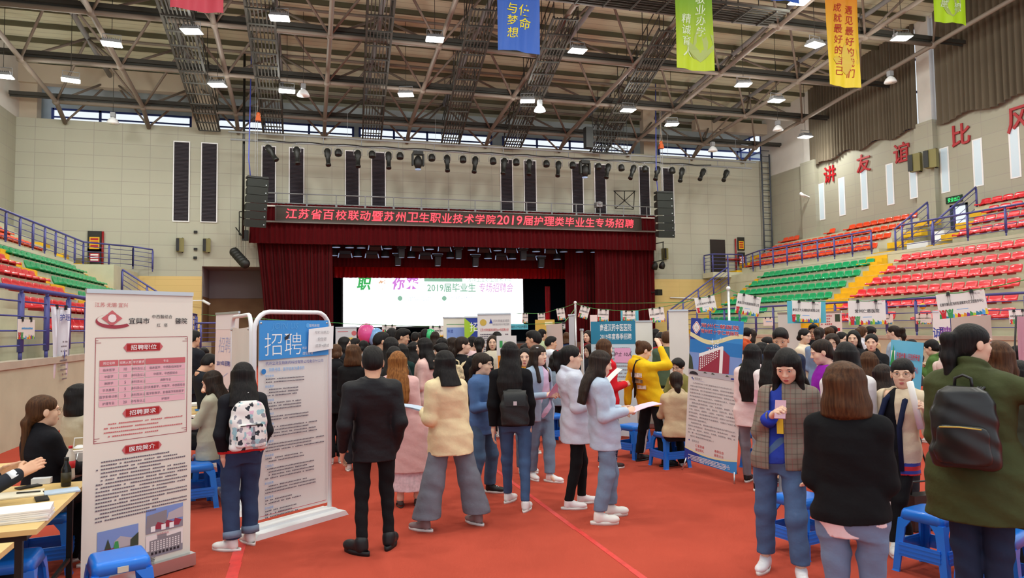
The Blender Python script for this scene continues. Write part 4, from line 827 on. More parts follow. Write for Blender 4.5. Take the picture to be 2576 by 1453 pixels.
def f_join(m,w,h):
    Z=lambda f:h*(1-f); X=lambda f:w*(f-.5)
    R(m,X(.0),X(1),Z(.19),Z(0)-.004,'sky'); m.poly([(X(0),Z(.19)),(X(1),Z(.185)),(X(1),Z(.192)),(X(0),Z(.205))],-.0015,PI['sky'])
    Tx(m,'JOIN US',X(.35),Z(.036),.075,'lblue',shear=.2,bold=-.01); Tx(m,'智明未联',X(.78),Z(.03),.03,'pale'); m.disc(.024,X(.68),-.003,Z(.03),14,PI['lblue'])
    Tx(m,'招聘',X(.33),Z(.125),.21,'white',fit=.42,bold=-.012); m.poly([(X(.34),Z(.09)),(X(.42),Z(.07)),(X(.39),Z(.1)),(X(.35),Z(.105))],-.006,PI['black'])
    Tx(m,'欢迎',X(.63),Z(.15),.025,'pale'); Tx(m,'虚位以待',X(.68),Z(.178),.03,'pale')
    Tx(m,'杭州立效生物医药科技有限公司南京分公司',X(.5),Z(.222),.033,'navy',fit=w*.83)
    m.disc(.026,X(.06),-.003,Z(.262),14,PI['blue']); Tx(m,'销售经理、医学信息沟通专员',X(.38),Z(.255),.034,'lblue',fit=w*.5)
    z=.28
    for blk,(n,wd) in enumerate(((2,.55),(3,.45),(3,.5),(2,.62),(4,.75),(3,.85),(2,.55),(4,.7),(3,.72),(2,.5),(3,.45))):
        Tx(m,('职位职责','职位要求','学术经理','工作地点')[blk%4],X(.14),Z(z+.006),.022,'lblue'); m.rows(X(.09),X(.09+wd),Z(z+.014),Z(z+.014+.0155*n),n,.0175,PI['text'],-.003,.3,blk+20); z+=.02+.0165*n
    R(m,X(.965),X(.97),Z(.98),Z(.2),'lgrey'); R(m,X(.02),X(.97),Z(.985),Z(.982),'rose')
JN=tube_stand('blue and white recruiting poster in a white tube frame behind the backpack girl',640,785,829,785,6.55,7.27,f_join,m_sheet,.075,wave=.006)
tube_stand('plain white back of a tube framed poster beside the blue recruiting poster',585,797,632,791,8.5,7.35,None,m_backv,.12,wave=.01)
c,w,rz,za,zb2=frame_(640,785,829,785,6.55,7.27)
t=thing('handwritten_notice','white handwritten sheet taped to the top right of the blue recruiting poster','notice',(c[0]+cos(rz)*w*.37,c[1]+sin(rz)*w*.37-.05,za-.26),rz)
MB().grid(lambda u,v:((u-.5)*.31,-.015*sin(u*3)-.01*v,(v-.5)*.23+.03*(u-.5)),4,4).build('sheet',m_wp,t)
m=MB(); [m.text(s,-.01,.065-.065*i,.035,-.035,PI['grey'],shear=.2) for i,s in enumerate(('可实习(转正)','包住宿','底薪+提成'))]; m.build('handwriting',PM,t)
def f_2019(m,w,h):
    R(m,-w*.5,w*.5,h*.9,h,'pale'); Tx(m,'招聘',-.05,h*.8,.2,'skyp',shear=.2,bold=-.02); Tx(m,'2019年招聘简章',0,h*.68,.07,'navy',bold=.008,fit=w*.8); m.poly([(-w*.4,h*.55),(-w*.38,h*.55),(w*.1,h*.62),(w*.08,h*.62)],-.002,PI['skyp']); m.rows(-w*.35,w*.4,h*.53,h*.2,12,.03,PI['text'],-.003,.4,7)
banner('pinkish leaning roll-up headed 2019 behind the left stools',548,786,597,792,9.6,9.1,f_2019,m_pinkish,lean=.02,w=.8)
# banner and sheet clipped to the left rail
def on_x(X,xl,xr,yt,yb):
    a=atX(xl,yt,X); b=atX(xr,yt,X); c=atX(xl,yb,X); return a,b,c
a,b,c=on_x(-4.63,128,174,770,1010); w=abs(b[1]-a[1]); h=a[2]-c[2]
t=thing('rail_banner','crumpled white vinyl banner hung on the left rail behind the seated women','banner',((a[0]+b[0])/2,(a[1]+b[1])/2,a[2]),pi/2)
MB().grid(lambda u,v:((u-.5)*w*(1-.18*sin(pi*v)),.0-.045*sin(u*8+v)*sin(pi*(.15+.8*v)),-v*h),16,16).build('sheet',M('glossy vinyl','dfe3f0',.2,coat=.5),t)
m=MB(); m.text('护理',0,-.2,.14,-.09,PI['navy'],bold=.012,fit=w*.6); m.rows(-w*.2,w*.2,-h*.35,-h*.8,9,.05,PI['text'],-.085,.4,8); m.poly([(-.04,-h*.5),(0,-h*.45),(.04,-h*.5),(0,-h*.58)],-.09,PI['navy']); m.build('print',PM,t)
for s in (-1,1): MB().box((s*w*.25,-.02,0),(.05,.04,.09)).build('binder_clip',m_black,t)
COLORS=['red','teal','green','yellow','lblue','lime','orange','yellow','teal','purple']
def festive(m,w,h,seed=1):
    """colour splash along the foot of the booth signs"""
    r=random.Random(seed); n=16
    for i in range(n):
        x=-w/2+w*i/n; hh=h*(.08+.13*r.random())*(1.25 if i>9 else 1); m.poly([(x,-h/2),(x+w/n*.3,-h/2+hh),(x+w/n*1.0,-h/2+hh*.7),(x+w/n*1.3,-h/2)] if i<n-1 else [(x,-h/2),(x+w/n*.4,-h/2+hh),(w/2,-h/2+hh*.6),(w/2,-h/2)],-.002-.0002*i,PI[COLORS[(i*3+seed)%10]])
    for s,c in ((-.4,'red'),(-.26,'green')):
        m.poly([(w*(s-.05),-h*.5),(w*(s-.055),-h*.3),(w*(s-.085),-h*.15),(w*(s-.06),-h*.15),(w*(s-.03),-h*.27),(w*(s+.02),-h*.27),(w*(s+.05),-h*.14),(w*(s+.07),-h*.16),(w*(s+.045),-h*.33),(w*(s+.04),-h*.5)],-.006,PI[c]); m.disc(h*.055,w*(s-.004),-.006,-h*.2,10,PI[c])
TOPS={}
def booth_sign(label,xl,yl,xr,yr,yb,d,txt=None,dr=None,th=.14,num=None,group='booth signs clipped to the strings',tilt=0):
    c,w,rz,za,zb2=frame_(xl,yl,xr,yr,d,dr or d); a=atD(xl,yl,d); b=atD(xl,yb,d); h=a[2]-b[2]
    roll=-atan2(zb2-za,w)
    t=thing('booth_sign',label,'sign',(c[0],c[1],(za+zb2)/2-h/2),group=group,rot=(tilt,roll,rz))
    MB().bx(-w/2,w/2,0,.004,-h/2,h/2).build('card',M('sign card','e9e4df',.5),t)
    m=MB()
    for i in range(5): m.poly([(-w*.1+i*w*.12,h*.5),(-w*.05+i*w*.12,h*.5-.04*h*(1+i%3)),(w*.02+i*w*.12,h*.5)],-.001,PI['pink'])
    if txt: m.text(txt,0,h*.06,h*th,-.004,PI['black'],bold=.008,fit=min(w*.9,h*th*1.05*len(txt)*1.0))
    else: m.rows(-w*.38,w*.38,h*.14,-h*.04,1,h*.16,PI['black'],-.004,0,5)
    if num: Tx(m,num,w*.3,h*.36,h*.07,'gtext')
    R(m,-w*.12,w*.12,-h*.2,-h*.18,'lblue'); festive(m,w,h,len(label)%7+1); m.build('print',PM,t)
    TOPS[label]=[c0+np.array((cos(rz)*q*w,sin(rz)*q*w,(zb2-za)*q)) for c0 in [np.array((c[0],c[1],(za+zb2)/2))] for q in (-.24,.24)]
    for s in (-.24,.24):
        k=MB(); k.box((s*w,-.004,h/2-.01),(.05,.03,.05),taper=.6); k.path([(s*w-.012,-.015,h/2-.03),(s*w-.012,-.015,h/2-.16),(s*w+.012,-.015,h/2-.16),(s*w+.012,-.015,h/2-.03)],.0025,4); k.build('binder_clip',m_black,t)
    return t
booth_sign('white booth sign clipped above the pole, left of the two small ones by the pole',1749,750,1800,741,788,15,'上海海辰科技有限公司')
booth_sign('white tilted booth sign just right of the pole in front of the green seats',1851,736,1911,746,787,14.6,'南通汉药中医医院有限公司',num='体育馆-47',tilt=.05)
booth_sign('white booth sign with teal cloth showing behind it',1989,755,2064,758,808,13.3,'南京正大天晴制药有限公司',num='体育馆-46')
booth_sign('white booth sign in the middle of the right string, with a short bold name',2133,756,2227,754,817,12.2,'常州仁慈医院',th=.16,num='体育馆-45')
booth_sign('largest white booth sign, nearest on the right string, with a long name',2357,741,2480,725,803,9.9,'无锡市惠山区钱桥街道藕塘社区卫生服务中心',dr=9.6,th=.13,num='体育馆-44')
booth_sign('white booth sign at the right edge above the pink banner',2538,780,2584,778,815,13.5,'常熟玉蕙医院有限公司')
booth_sign('small white booth sign on the far rail behind the large right sign',2303,789,2343,788,815,19.39/ray(2303,789)[0],'苏州福星医疗养老产业管理有限公司',dr=19.39/ray(2343,788)[0],group='booth signs further back')
booth_sign('small white booth sign half hidden behind the middle sign',2214,791,2246,789,816,19.39/ray(2214,791)[0],'妇幼医院',dr=19.39/ray(2246,789)[0],group='booth signs further back')
for i,(xl,yl,xr,yr,yb,d) in enumerate(((1314,787,1328,787,812,22.5),(1353,788,1371,787,813,22),(1401,776,1421,773,806,21.5),(1457,766,1481,773,797,20.5),(1503,777,1531,778,807,20),(1566,781,1598,781,806,19.5),(1633,776,1671,771,813,18.5))):
    booth_sign('small white booth sign on the middle string, %s from the left'%ORD[i],xl,yl,xr,yr,yb,d,('江苏省人民医院有限公司','张家港医院有限公司','无锡市康复护理公司','昆山市医疗有限公司','海安县医院有限公司','扬州医养护理有限公司','苏州九龙福康复医院')[i])
for lb,xl,xr,yt,yb,d,tx in (('in front of the white screen, left one',961,996,817,834,19,'江苏省钟吾医院'),('in front of the white screen, right one',1080,1115,820,846,17,'徐州矿务集团第二医院'),('behind the pale leaning poster',1413,1422,810,828,17,None)):
    booth_sign('white booth sign '+lb,xl,yt,xr,yt,yb,d,tx,group='booth signs further back')
a,b,c=on_x(-4.63,45,88,802,853); w=abs(b[1]-a[1]); h=a[2]-c[2]
t=thing('booth_sign','white sheet clipped to the left rail beside the hanging banner','sign',((a[0]+b[0])/2,(a[1]+b[1])/2,a[2]-h/2),pi/2)
MB().bx(-w/2,w/2,0,.004,-h/2,h/2).build('card',_M['sign card'],t); m=MB(); m.rows(-w*.4,w*.4,h*.1,0,1,.05,PI['lblue'],-.004); festive(m,w,h,3); m.build('print',PM,t); [MB().box((s*w,0,h/2),(.05,.03,.08)).build('binder_clip',m_black,t) for s in (-.25,.25)]
a,b,c=on_x(19.39,1920,1944,800,819); w=abs(b[1]-a[1]); h=a[2]-c[2]
t=thing('booth_sign','small white sheet clipped to the right rail','sign',((a[0]+b[0])/2,(a[1]+b[1])/2,a[2]-h/2),-pi/2)
MB().bx(-w/2,w/2,0,.004,-h/2,h/2).build('card',_M['sign card'],t); m=MB(); m.rows(-w*.4,w*.4,h*.1,0,1,.06,PI['lblue'],-.004); m.build('print',PM,t); [MB().box((s*w,0,h/2),(.05,.03,.08)).build('binder_clip',m_black,t) for s in (-.25,.25)]
# poles and strings
def pole(label,x,yt,d):
    p=atD(x,yt,d); t=thing('string_pole',label,'pole',(p[0],p[1],0)); MB().tube((0,0,.03),(0,0,p[2]-.03),.028,n=10).build('tube',m_chrome,t); MB().ell((0,0,p[2]-.01),(.045,.045,.05)).build('cap',m_white,t); MB().lathe([(.16,0),(.16,.02),(.04,.04)],n=16).build('foot',m_chrome,t); return p
p1=pole('silver pole holding the middle string of booth signs',1447,760,20.5); p2=pole('silver pole holding the right string in front of the green seats',1832,724,15)
m_str=M('green string','3f9a4a',.6)
def string(label,P):
    Q=[]
    for (a,b,sag) in zip(P,P[1:],[.012]*40):
        a,b=np.array(a),np.array(b)
        for k in range(5): u=k/5; q=a+(b-a)*u; q[2]-=sag*4*u*(1-u); Q.append(q)
    Q.append(np.array(P[-1])); tag(MB().path(Q,.007,5).build('string',m_str),label,'string')
A_=lambda x,y,d:atD(x,y,d)
tp=lambda k:[p for l,v in TOPS.items() if k in l for p in v]
string('green string with the large booth signs across the right of the hall',[A_(1447,762,20.5),A_(1720,760,17)]+tp('left of the two small ones')+[p2-[0,0,.02]]+tp('just right of the pole')+tp('teal cloth showing')+tp('middle of the right string')+tp('largest white')+[A_(2590,700,8.9)])
string('green string with the small booth signs in front of the stage',[A_(1300,788,23)]+[p for k in range(3) for p in tp('middle string, '+ORD[k])]+[p1-[0,0,.02]]+[p for k in range(3,7) for p in tp('middle string, '+ORD[k])]+[A_(1752,752,16)])
string('thin green string crossing from the left rail to the stage front',[A_(505,790,30),A_(640,800,18),A_(850,812,18)]+tp('screen, left one')+tp('screen, right one')+[A_(1292,815,18.5),A_(1320,815,18.5)]+tp('behind the pale leaning')+[A_(1447,775,20.5)])
t=thing('teal_cloth','teal cloth hanging behind a booth sign on the right string','cloth',A_(2027,756,13.36)); MB().grid(lambda u,v:((u-.5)*.83,.03*sin(u*5),-v*(.42-.1*(u>.8)*0)),8,4).build('sheet',P_['aqua'],t)
t=thing('teal_cloth','teal cloth hanging behind a small booth sign in the middle','cloth',A_(1583,781,19.56)); MB().grid(lambda u,v:((u-.5)*.52,.03*sin(u*5),-v*.3),6,3).build('sheet',P_['aqua'],t)
# ---- hospital poster on the right of the walking aisle
def f_cz(m,w,h):
    Z=lambda f:h*(1-f); X=lambda f:w*(f-.5)
    for k in range(10): R(m,X(k/10),X((k+1)/10),Z(.40),Z(0),'navy' if k<2 else 'blue' if k<5 else 'sky',-.001)
    R(m,X(0),X(1),Z(.40),Z(.17),'skyp',-.0012); R(m,X(0),X(1),Z(.24),Z(.15),'navy' if 0 else 'blue',-.0013)
    wv=lambda f,o:Z(o+.03*sin(f*5.5-.6)-.01); N_=14
    for i in range(N_): a,b=i/N_,(i+1)/N_; m.quad([(X(a),-.002,wv(a,.155)),(X(b),-.002,wv(b,.155)),(X(b),-.002,wv(b,.125)+.0),(X(a),-.002,wv(a,.125))],PI['cream'])
    for i in range(N_): a,b=i/N_,(i+1)/N_; m.quad([(X(a),-.0015,Z(.13)),(X(b),-.0015,Z(.13)),(X(b),-.0015,wv(b,.125)),(X(a),-.0015,wv(a,.125))],PI['sky'] if a>.4 else PI['blue'])
    for s,z,c in (('常州仁慈医院',.045,'red'),('常州红十字仁慈医院',.085,'red')):
        m.text(s,X(.57),Z(z),.058,-.003,PI['white'],fit=w*.72,bold=.02); m.text(s,X(.57),Z(z),.05,-.005,PI[c],fit=w*.71,bold=.008)
    for k,c in ((.06,'white'),(.052,'red'),(.045,'white')): m.poly([(X(.12)+k*cos(a)*(1+.12*cos(4*a)),Z(.065)+k*1.15*sin(a)*(1+.12*cos(4*a))) for a in np.linspace(0,2*pi,24,endpoint=False)],-.003-.0004*(.06-k)*100,PI[c])
    R(m,X(.12)-.012,X(.12)+.012,Z(.065)-.035,Z(.065)+.035,'pale',-.006); R(m,X(.12)-.03,X(.12)+.03,Z(.065)-.012,Z(.065)+.012,'pale',-.006)
    for x,z,s in ((.45,.155,.05),(.6,.13,.025),(.66,.13,.02)): m.poly([(X(x)+s*(1 if k%2==0 else .18)*cos(k*pi/4),Z(z)+s*(1 if k%2==0 else .18)*sin(k*pi/4)) for k in range(8)],-.006,PI['white'])
    q=lambda a,b:(X(a),Z(b))
    R(m,X(0),X(1),Z(.40),Z(.36),'lgrey',-.002); m.poly([q(0,.36),q(0,.25),q(.06,.28),q(.1,.36)],-.003,PI['tree']); m.poly([q(.9,.36),q(.95,.29),q(1,.27),q(1,.36)],-.003,PI['tree'])
    m.poly([q(.2,.365),q(.2,.255),q(.6,.19),q(.6,.36)],-.003,PI['brick']); m.poly([q(.2,.27),q(.2,.245),q(.64,.175),q(.66,.18),q(.66,.36),q(.6,.36),q(.6,.2)],-.004,PI['white']); m.poly([q(.66,.36),q(.66,.2),q(.78,.235),q(.78,.355)],-.0035,PI['brick']); Tx(m,'仁慈医院',X(.38),Z(.2),.018,'red')
    for r in range(7):
        for c_ in range(9):
            a=.225+.04*c_; b0=.275-.0163*c_+(.36-.275)/7*r*1.0*(1+.1*c_*.5)
            m.poly([q(a,b0+.008),q(a,b0),q(a+.022,b0-.004),q(a+.022,b0+.004)],-.005,PI['white'])
    m.poly([q(.02,.395),q(.04,.38),q(.09,.372),q(.16,.376),q(.2,.388),q(.2,.395)],-.006,PI['black']); m.poly([q(.82,.39),q(.83,.38),q(.9,.378),q(.92,.39)],-.006,PI['navy']); [m.poly([q(a,.375),q(a+.03,.365),q(a+.08,.375)],-.005,PI['tree']) for a in (.3,.45,.72)]
    R(m,X(.07),X(.09),Z(.425),Z(.415),'navy'); R(m,X(.09),X(.11),Z(.432),Z(.424),'navy'); Tx(m,'医院简介',X(.21),Z(.422),.03,'gtext'); R(m,X(.1),X(.33),Z(.437),Z(.436),'skyp')
    L=['江苏省常州红十字仁慈医院成立于1993年2月1日，是常','市成立最早的综合性老年病二级医院，是常州市非营利性社','会福利机构，被江苏省民政厅评定为中国社会组织5A级单位','也是常州市第二人民医院医联体成员单位。现有职工180人，','其中高级职称卫计人员50余人，中级职称70余人，开放床位','600张，医疗用房22000平方米。','我院设有老年病专科、内科、血液透析、肿瘤科、妇科、','耳鼻咽喉科、皮肤科、眼科、普外科、泌尿外科、骨科、手','外科、烧伤科、麻醉科、口腔科、中医内科、针灸推拿科、','医学检验科、医学影像科等专业科室，我院以"治疗综合化','护理整体化，病房家庭化"为发展理念，发展出了具有仁慈','特色的医疗服务模式。','现因医院扩建，需招聘大量优秀的临床及护理专业人才，','我院工资待遇良好，提供免费住宿（有免费WIFI），缴纳','五险一金，绩效奖，年终奖，节庆费，年度旅游，餐贴，车','贴，第一系列优惠福利待遇。','常州仁慈医院期待你的加入！']
    for i,s in enumerate(L): ind=i in (0,6,12,16); Tx(m,s,X(.05+.05*ind),Z(.455+.0232*i),.0205,'text',align='l',fit=w*(.9-.05*ind)*min(1,len(s)/(25. if not ind else 24.)))
    R(m,X(.07),X(.09),Z(.862),Z(.852),'navy'); Tx(m,'医院宗旨',X(.21),Z(.857),.028,'gtext')
    for s,x,z in (('仁爱慈善',.3,.885),('奉献社会',.67,.887),('诚信明礼',.3,.912),('服务大众',.67,.914)): Tx(m,s,X(x),Z(z),.034,'red')
    for i in range(10): a,b=i/10,(i+1)/10; z=lambda f,o:Z(o-.0+.03*sin(pi*(f*.9+.05))-.02); m.quad([(X(a),-.001,Z(1)),(X(b),-.001,Z(1)),(X(b),-.001,z(b,.935)),(X(a),-.001,z(a,.935))],PI['navy' if i<3 else 'blue' if i<7 else 'sky']); m.quad([(X(a),-.002,z(a,.935)),(X(b),-.002,z(b,.935)),(X(b),-.002,z(b,.925)),(X(a),-.002,z(a,.925))],PI['cream'])
    m.rows(X(.08),X(.9),Z(.955),Z(.995),4,.018,PI['pale'],-.003,.5,9)
banner('blue topped hospital poster with a red building, standing right of the walking aisle',1737,806,1869,798,9.0,8.3,f_cz,m_sheet,base='x',zb=.14,roll=.075,name='poster_stand',lean=.03)
def f_nt(m,w,h):
    R(m,-w/2,w/2,h*.8,h,'teal'); Tx(m,'南通汉药中医医院',.05,h*.945,.12,'white',fit=w*.7,bold=.008); Tx(m,'2019年度春季招聘',.05,h*.865,.1,'white',fit=w*.7,bold=.008); m.rows(-w*.42,w*.42,h*.78,h*.5,9,.035,PI['gtext'],-.003,.3,11)
banner('teal headed hospital poster between the red hoodie and the yellow hoodie',1486,811,1598,804,12,11.6,f_nt,M('pale blue vinyl','c9dbe4',.5),base='x',name='poster_stand')
c,w,rz5,_,_=frame_(1486,811,1598,804,12,11.6); p=A_(1568,893,11.7); p=p+np.array((sin(rz5),-cos(rz5),0))*((p-c)@np.array((-sin(rz5),cos(rz5),0))+.012); t=thing('handwritten_notice','pink handwritten sheet on the teal headed poster','notice',p,rz5); MB().bx(-.14,.14,0,.003,-.12,.12).build('sheet',M('pink paper','e8a9cc',.6),t); m=MB().text('护士 10人',0,.02,.07,-.004,PI['black'],shear=.2); m.build('handwriting',PM,t)
# further banners
def f_jd(m,w,h):
    m.disc(.07,-w*.33,-.002,h*.92,16,PI['gold']); Tx(m,'江苏大学附属澳洋医院',w*.2,h*.935,.06,'gtext',fit=w*.5); Tx(m,'张家港经济技术开发区医院',w*.2,h*.90,.045,'gtext',fit=w*.5); m.poly([(-w*.15,h*.91),(-w*.1,h*.96),(-w*.05,h*.91)],-.002,PI['navy']); Tx(m,'江苏大学附属澳洋医院2019年招聘计划',0,h*.845,.06,'red',fit=w*.85); m.rows(-w*.42,w*.42,h*.81,h*.3,24,.035,PI['text'],-.003,.4,12)
banner('white hospital roll-up with a red headline in front of the screen',1201,791,1285,790,15,15,f_jd)
def f_zhao(m,w,h):
    m.poly([(-w/2,h),(w/2,h),(w/2,h*.82),(-w/2,h*.7)],-.001,PI['navy']); m.poly([(-w/2,h),(w*.1,h*.88),(-w/2,h*.74)],-.002,PI['lime']); Tx(m,'招聘',w*.2,h*.9,.2,'white'); m.poly([(-w*.2,h*.62),(-w*.1,h*.7),(0,h*.62)],-.002,PI['navy']); m.rows(-w*.3,w*.4,h*.55,h*.3,6,.04,PI['gtext'],-.003)
banner('white roll-up with a lime and navy corner beside the white screen',1168,798,1222,799,15.6,15.6,f_zhao)
def f_kb(m,w,h):
    R(m,-w*.36,w*.5,h*.55,h*.9,'skyp'); m.poly([(-w*.36,h*.55),(-w*.36,h*.62),(w*.5,h*.8),(w*.5,h*.5)],-.002,PI['lgrey']); [m.poly([(-w*.3+i*w*.1,h*.57),(-w*.3+i*w*.1,h*.62+i*h*.018),(-w*.25+i*w*.1,h*.63+i*h*.018),(-w*.25+i*w*.1,h*.57)],-.003,PI['brick']) for i in range(8)]; R(m,-w*.36,w*.5,h*.4,h*.56,'blue',-.0025); Tx(m,'科盟',-w*.2,h*.86,.07,'navy'); R(m,-w*.36,w*.45,h*.93,h*.935,'green')
banner('cream roll-up showing a long building left of the lime cornered one',1115,801,1172,799,15.4,15.8,f_kb,M('cream vinyl 2','e2dccb',.5))
def f_yq(m,w,h): Tx(m,'一起招聘',0,h*.8,.3,'yellow',bold=.016,fit=w*.8); Tx(m,'一起招聘',.01,h*.79,.26,'orange',bold=.0,fit=w*.8,y=-.002); m.disc(.06,w*.38,-.003,h*.93,12,PI['rose']); R(m,-w*.4,w*.1,h*.945,h*.955,'rose')
banner('grey white poster with yellow characters left of the white screen',844,825,897,823,17,17,f_yq,M('grey vinyl','c6ccd0',.5))
def f_gd(m,w,h): Tx(m,'国大药房',w*.12,h*.92,.07,'lime',fit=w*.45); R(m,-w*.35,-w*.2,h*.88,h*.95,'green'); R(m,-w*.45,w*.4,h*.6,h*.8,'orange')
banner('small white and green pharmacy poster in front of the screen',1249,846,1299,842,12,12,f_gd,m_sheet,base='x',name='poster_stand')
t=thing('teal_strip','teal strip with handwritten characters hung beside the screen','sign',A_(1306,821.5,18.45)); MB().bx(-.24,.24,0,.004,-.07,.07).build('sheet',P_['aqua'],t); m=MB().text('南京江宁区护理院',0,0,.08,-.004,PI['black'],fit=.44,shear=.1); m.build('handwriting',PM,t)
def f_yl(m,w,h): R(m,0,w*.4,h*.92,h*.97,'cream'); R(m,-w*.4,-w*.1,h*.93,h*.96,'gold')
banner('orange yellow poster under the middle string',1346,804,1395,803,20,20,f_yl,P_['gold'],base='x',name='poster_stand')
banner('back of a pale leaning poster beside the man in the white shirt',1374,817,1414,812,16,15.5,None,M('pinkish back','d9c6c0',.6),base='x',name='poster_stand',roll=-.05)
banner('narrow white roll-up seen at an angle by the middle pole',1429,793,1446,793,13,12.4,None,M('bluish white vinyl','d5dae6',.4),w=.5)
banner('white roll-up seen nearly edge on right of the middle pole',1456,831,1471,829,12.2,11,None,m_backv,w=.5)
banner('plain white back of a roll-up behind the teal headed poster',1598,810,1641,808,13,13,None,m_backv)
banner('tall plain white roll-up back left of the red building poster',1682,783,1731,781,11.2,11.2,None,m_backv)
banner('back of a white roll-up left of the red building poster, further away',1484,792,1502,792,22,22,None,m_pinkish,base='x')
banner('tall white roll-up behind the man in the navy suit',1956,777,2014,799,14,13.5,None,m_sheet)
def f_cp(m,w,h): Tx(m,'诚聘',-w*.3,h*.72,.25,'red',bold=.012); R(m,-w*.1,w*.4,h*.8,h*.83,'red'); R(m,-w*.1,w*.4,h*.72,h*.77,'cream',-.002); R(m,w*.2,w*.42,h*.9,h*.98,'tree'); m.rows(-w*.45,w*.1,h*.98,h*.86,4,.05,PI['rose']); m.rows(-w*.3,w*.4,h*.6,h*.4,6,.05,PI['rose'])
banner('pink roll-up with tilted red characters behind the right crowd',2062,787,2117,784,16,15.5,f_cp,m_pinkish)
def f_cp2(m,w,h): Tx(m,'诚',-w*.22,h*.79,.22,'navy',bold=.008); Tx(m,'聘',w*.18,h*.79,.24,'purple',bold=.008); Tx(m,'JOIN US',-w*.08,h*.69,.07,'lime'); Tx(m,'我们',w*.25,h*.7,.1,'rose'); m.rows(-w*.3,w*.42,h*.6,h*.4,7,.045,PI['gtext']); m.poly([(-w*.4,h*.3),(0,h*.36),(w*.45,h*.3)],-.002,PI['skyp'])
banner('white roll-up with large navy and purple characters on the right',2345,786,2389,782,14.5,14.5,f_cp2)
banner('back of a pinkish poster on black crossed poles at the right',2392,802,2492,786,10.5,9.8,None,M('pinkish back','d9c6c0',.6),base='x',name='poster_stand',roll=-.02)
def f_pk(m,w,h): Tx(m,'优秀',0,h*.9,.12,'rose'); R(m,-w*.2,w*.4,h*.6,h*.75,'white')
banner('pink poster cut by the right frame edge',2557,800,2640,790,9.5,9,f_pk,M('pink vinyl','d8a0b8',.4),base='x',name='poster_stand')
t=thing('easel_pole','black slanted poster pole between the two right posters','pole',A_(2556,795,9.4)); q=A_(2548,960,9.4)-A_(2556,795,9.4); z=A_(2556,795,9.4)[2]; MB().tube((0,0,0),(q[0]*2,q[1]*2,-z),.012).build('tube',m_black,t)
def f_bl(m,w,h):
    Tx(m,'无锡市惠山区钱桥街道',w*.08,h*.9,.07,'red',fit=w*.72,bold=.012); Tx(m,'藕塘社区卫生服务中心',w*.06,h*.82,.07,'red',fit=w*.72,bold=.012); R(m,-w*.45,-w*.32,h*.83,h*.93,'white'); m.poly([(-w*.46,h*.83),(-w*.385,h*.97),(-w*.31,h*.83)],-.002,PI['green']); m.rows(-w*.42,w*.4,h*.76,h*.3,9,.035,PI['text'],-.003,.5,15)
banner('glossy light blue poster with red characters leaning behind the bespectacled woman',2240,855,2322,856,7.6,7.3,f_bl,M('light blue vinyl','6fc0e0',.25,coat=.5),base='x',name='poster_stand',lean=.05,roll=.09,wave=.008)
# ======================= furniture on the floor =======================
m_stool=M('blue stool plastic','1f78e0',.3,coat=.2)
def stool_proto():
    t=thing('plastic_stool','x','stool')
    H=.46; a,b=.15,.19
    m=MB(); n=8
    def ring(h,r,c):
        P=[]
        for (sx,sy,a0) in ((1,1,0),(-1,1,pi/2),(-1,-1,pi),(1,-1,1.5*pi)):
            for k in range(5): q=a0+k*pi/8; P.append((sx*(h-r)+r*cos(q),sy*(h-r)+r*sin(q),c))
        return P
    L=[ring(.02,.015,H-.004),ring(.12,.03,H-.001),ring(.145,.035,H-.004),ring(.156,.04,H-.02),ring(.166,.04,H-.075),ring(.158,.038,H-.075),ring(.145,.035,H-.02)]
    V=[p for r_ in L for p in r_]; k=20; Fc=[(i*k+j,i*k+(j+1)%k,(i+1)*k+(j+1)%k,(i+1)*k+j) for i in range(len(L)-1) for j in range(k)]
    Fc=[f[::-1] for f in Fc]+[tuple(range(k))]; m.add(V,Fc,True); m.build('seat',m_stool,t)
    for sx in (-1,1):
        for sy in (-1,1):
            l=MB()
            def sec(z,e,wd): return [(sx*e,sy*e,z),(sx*(e-wd),sy*e,z),(sx*(e-wd),sy*(e-.016),z),(sx*(e-.016),sy*(e-.016),z),(sx*(e-.016),sy*(e-wd),z),(sx*e,sy*(e-wd),z)]
            V=sec(H-.07,.165,.1)+sec(H-.13,.172,.062)+sec(.012,.2,.05)+sec(0,.206,.056); F2=[(i*6+j,i*6+(j+1)%6,(i+1)*6+(j+1)%6,(i+1)*6+j) for i in range(3) for j in range(6)]+[tuple(range(6)),tuple(range(18,24))]
            if sx*sy>0: F2=[f[::-1] for f in F2]
            l.add(V,F2); l.build('leg',m_stool,t)
    for (c,d) in (((0,.186,.17),(.3,.012,.1)),((0,-.186,.17),(.3,.012,.1)),((.186,0,.17),(.012,.3,.1)),((-.186,0,.17),(.012,.3,.1))):
        s_=MB(); s_.box(c,d); [s_.box((c[0],c[1],c[2]+z),(d[0]+.006,d[1]+.006,.008)) for z in (-.03,.0,.03)]; s_.build('side_panel',m_stool,t)
    return t
ST0=stool_proto(); nst=[0]
def stool(label,x,y,rz=0,z=None):
    """x, y: pixel of the middle of the stool top"""
    p=atZ(x,y,.46); o=ST0 if nst[0]==0 else copy_tree(ST0); nst[0]+=1
    o.location=(p[0],p[1],0); o.rotation_euler=(0,0,rz); o['label']=label; o['group']='blue plastic stools'; return o
s0=stool('blue plastic stool with a small paper label in front of the left roll-up',300,1392,.35)
stool('empty blue stool behind the backpack girl, nearer the poster',524,1142,.25); stool('blue stool half hidden by the right edge of the cream roll-up',492,1163,.3)
stool('blue stool the woman in the beige hoodie sits on',1683,1083,.1); stool('blue stool between the plaid blazer and the black sweater',2015,1242,.2); stool('tall standing blue stool just left of the green coat',2345,1280,.25)
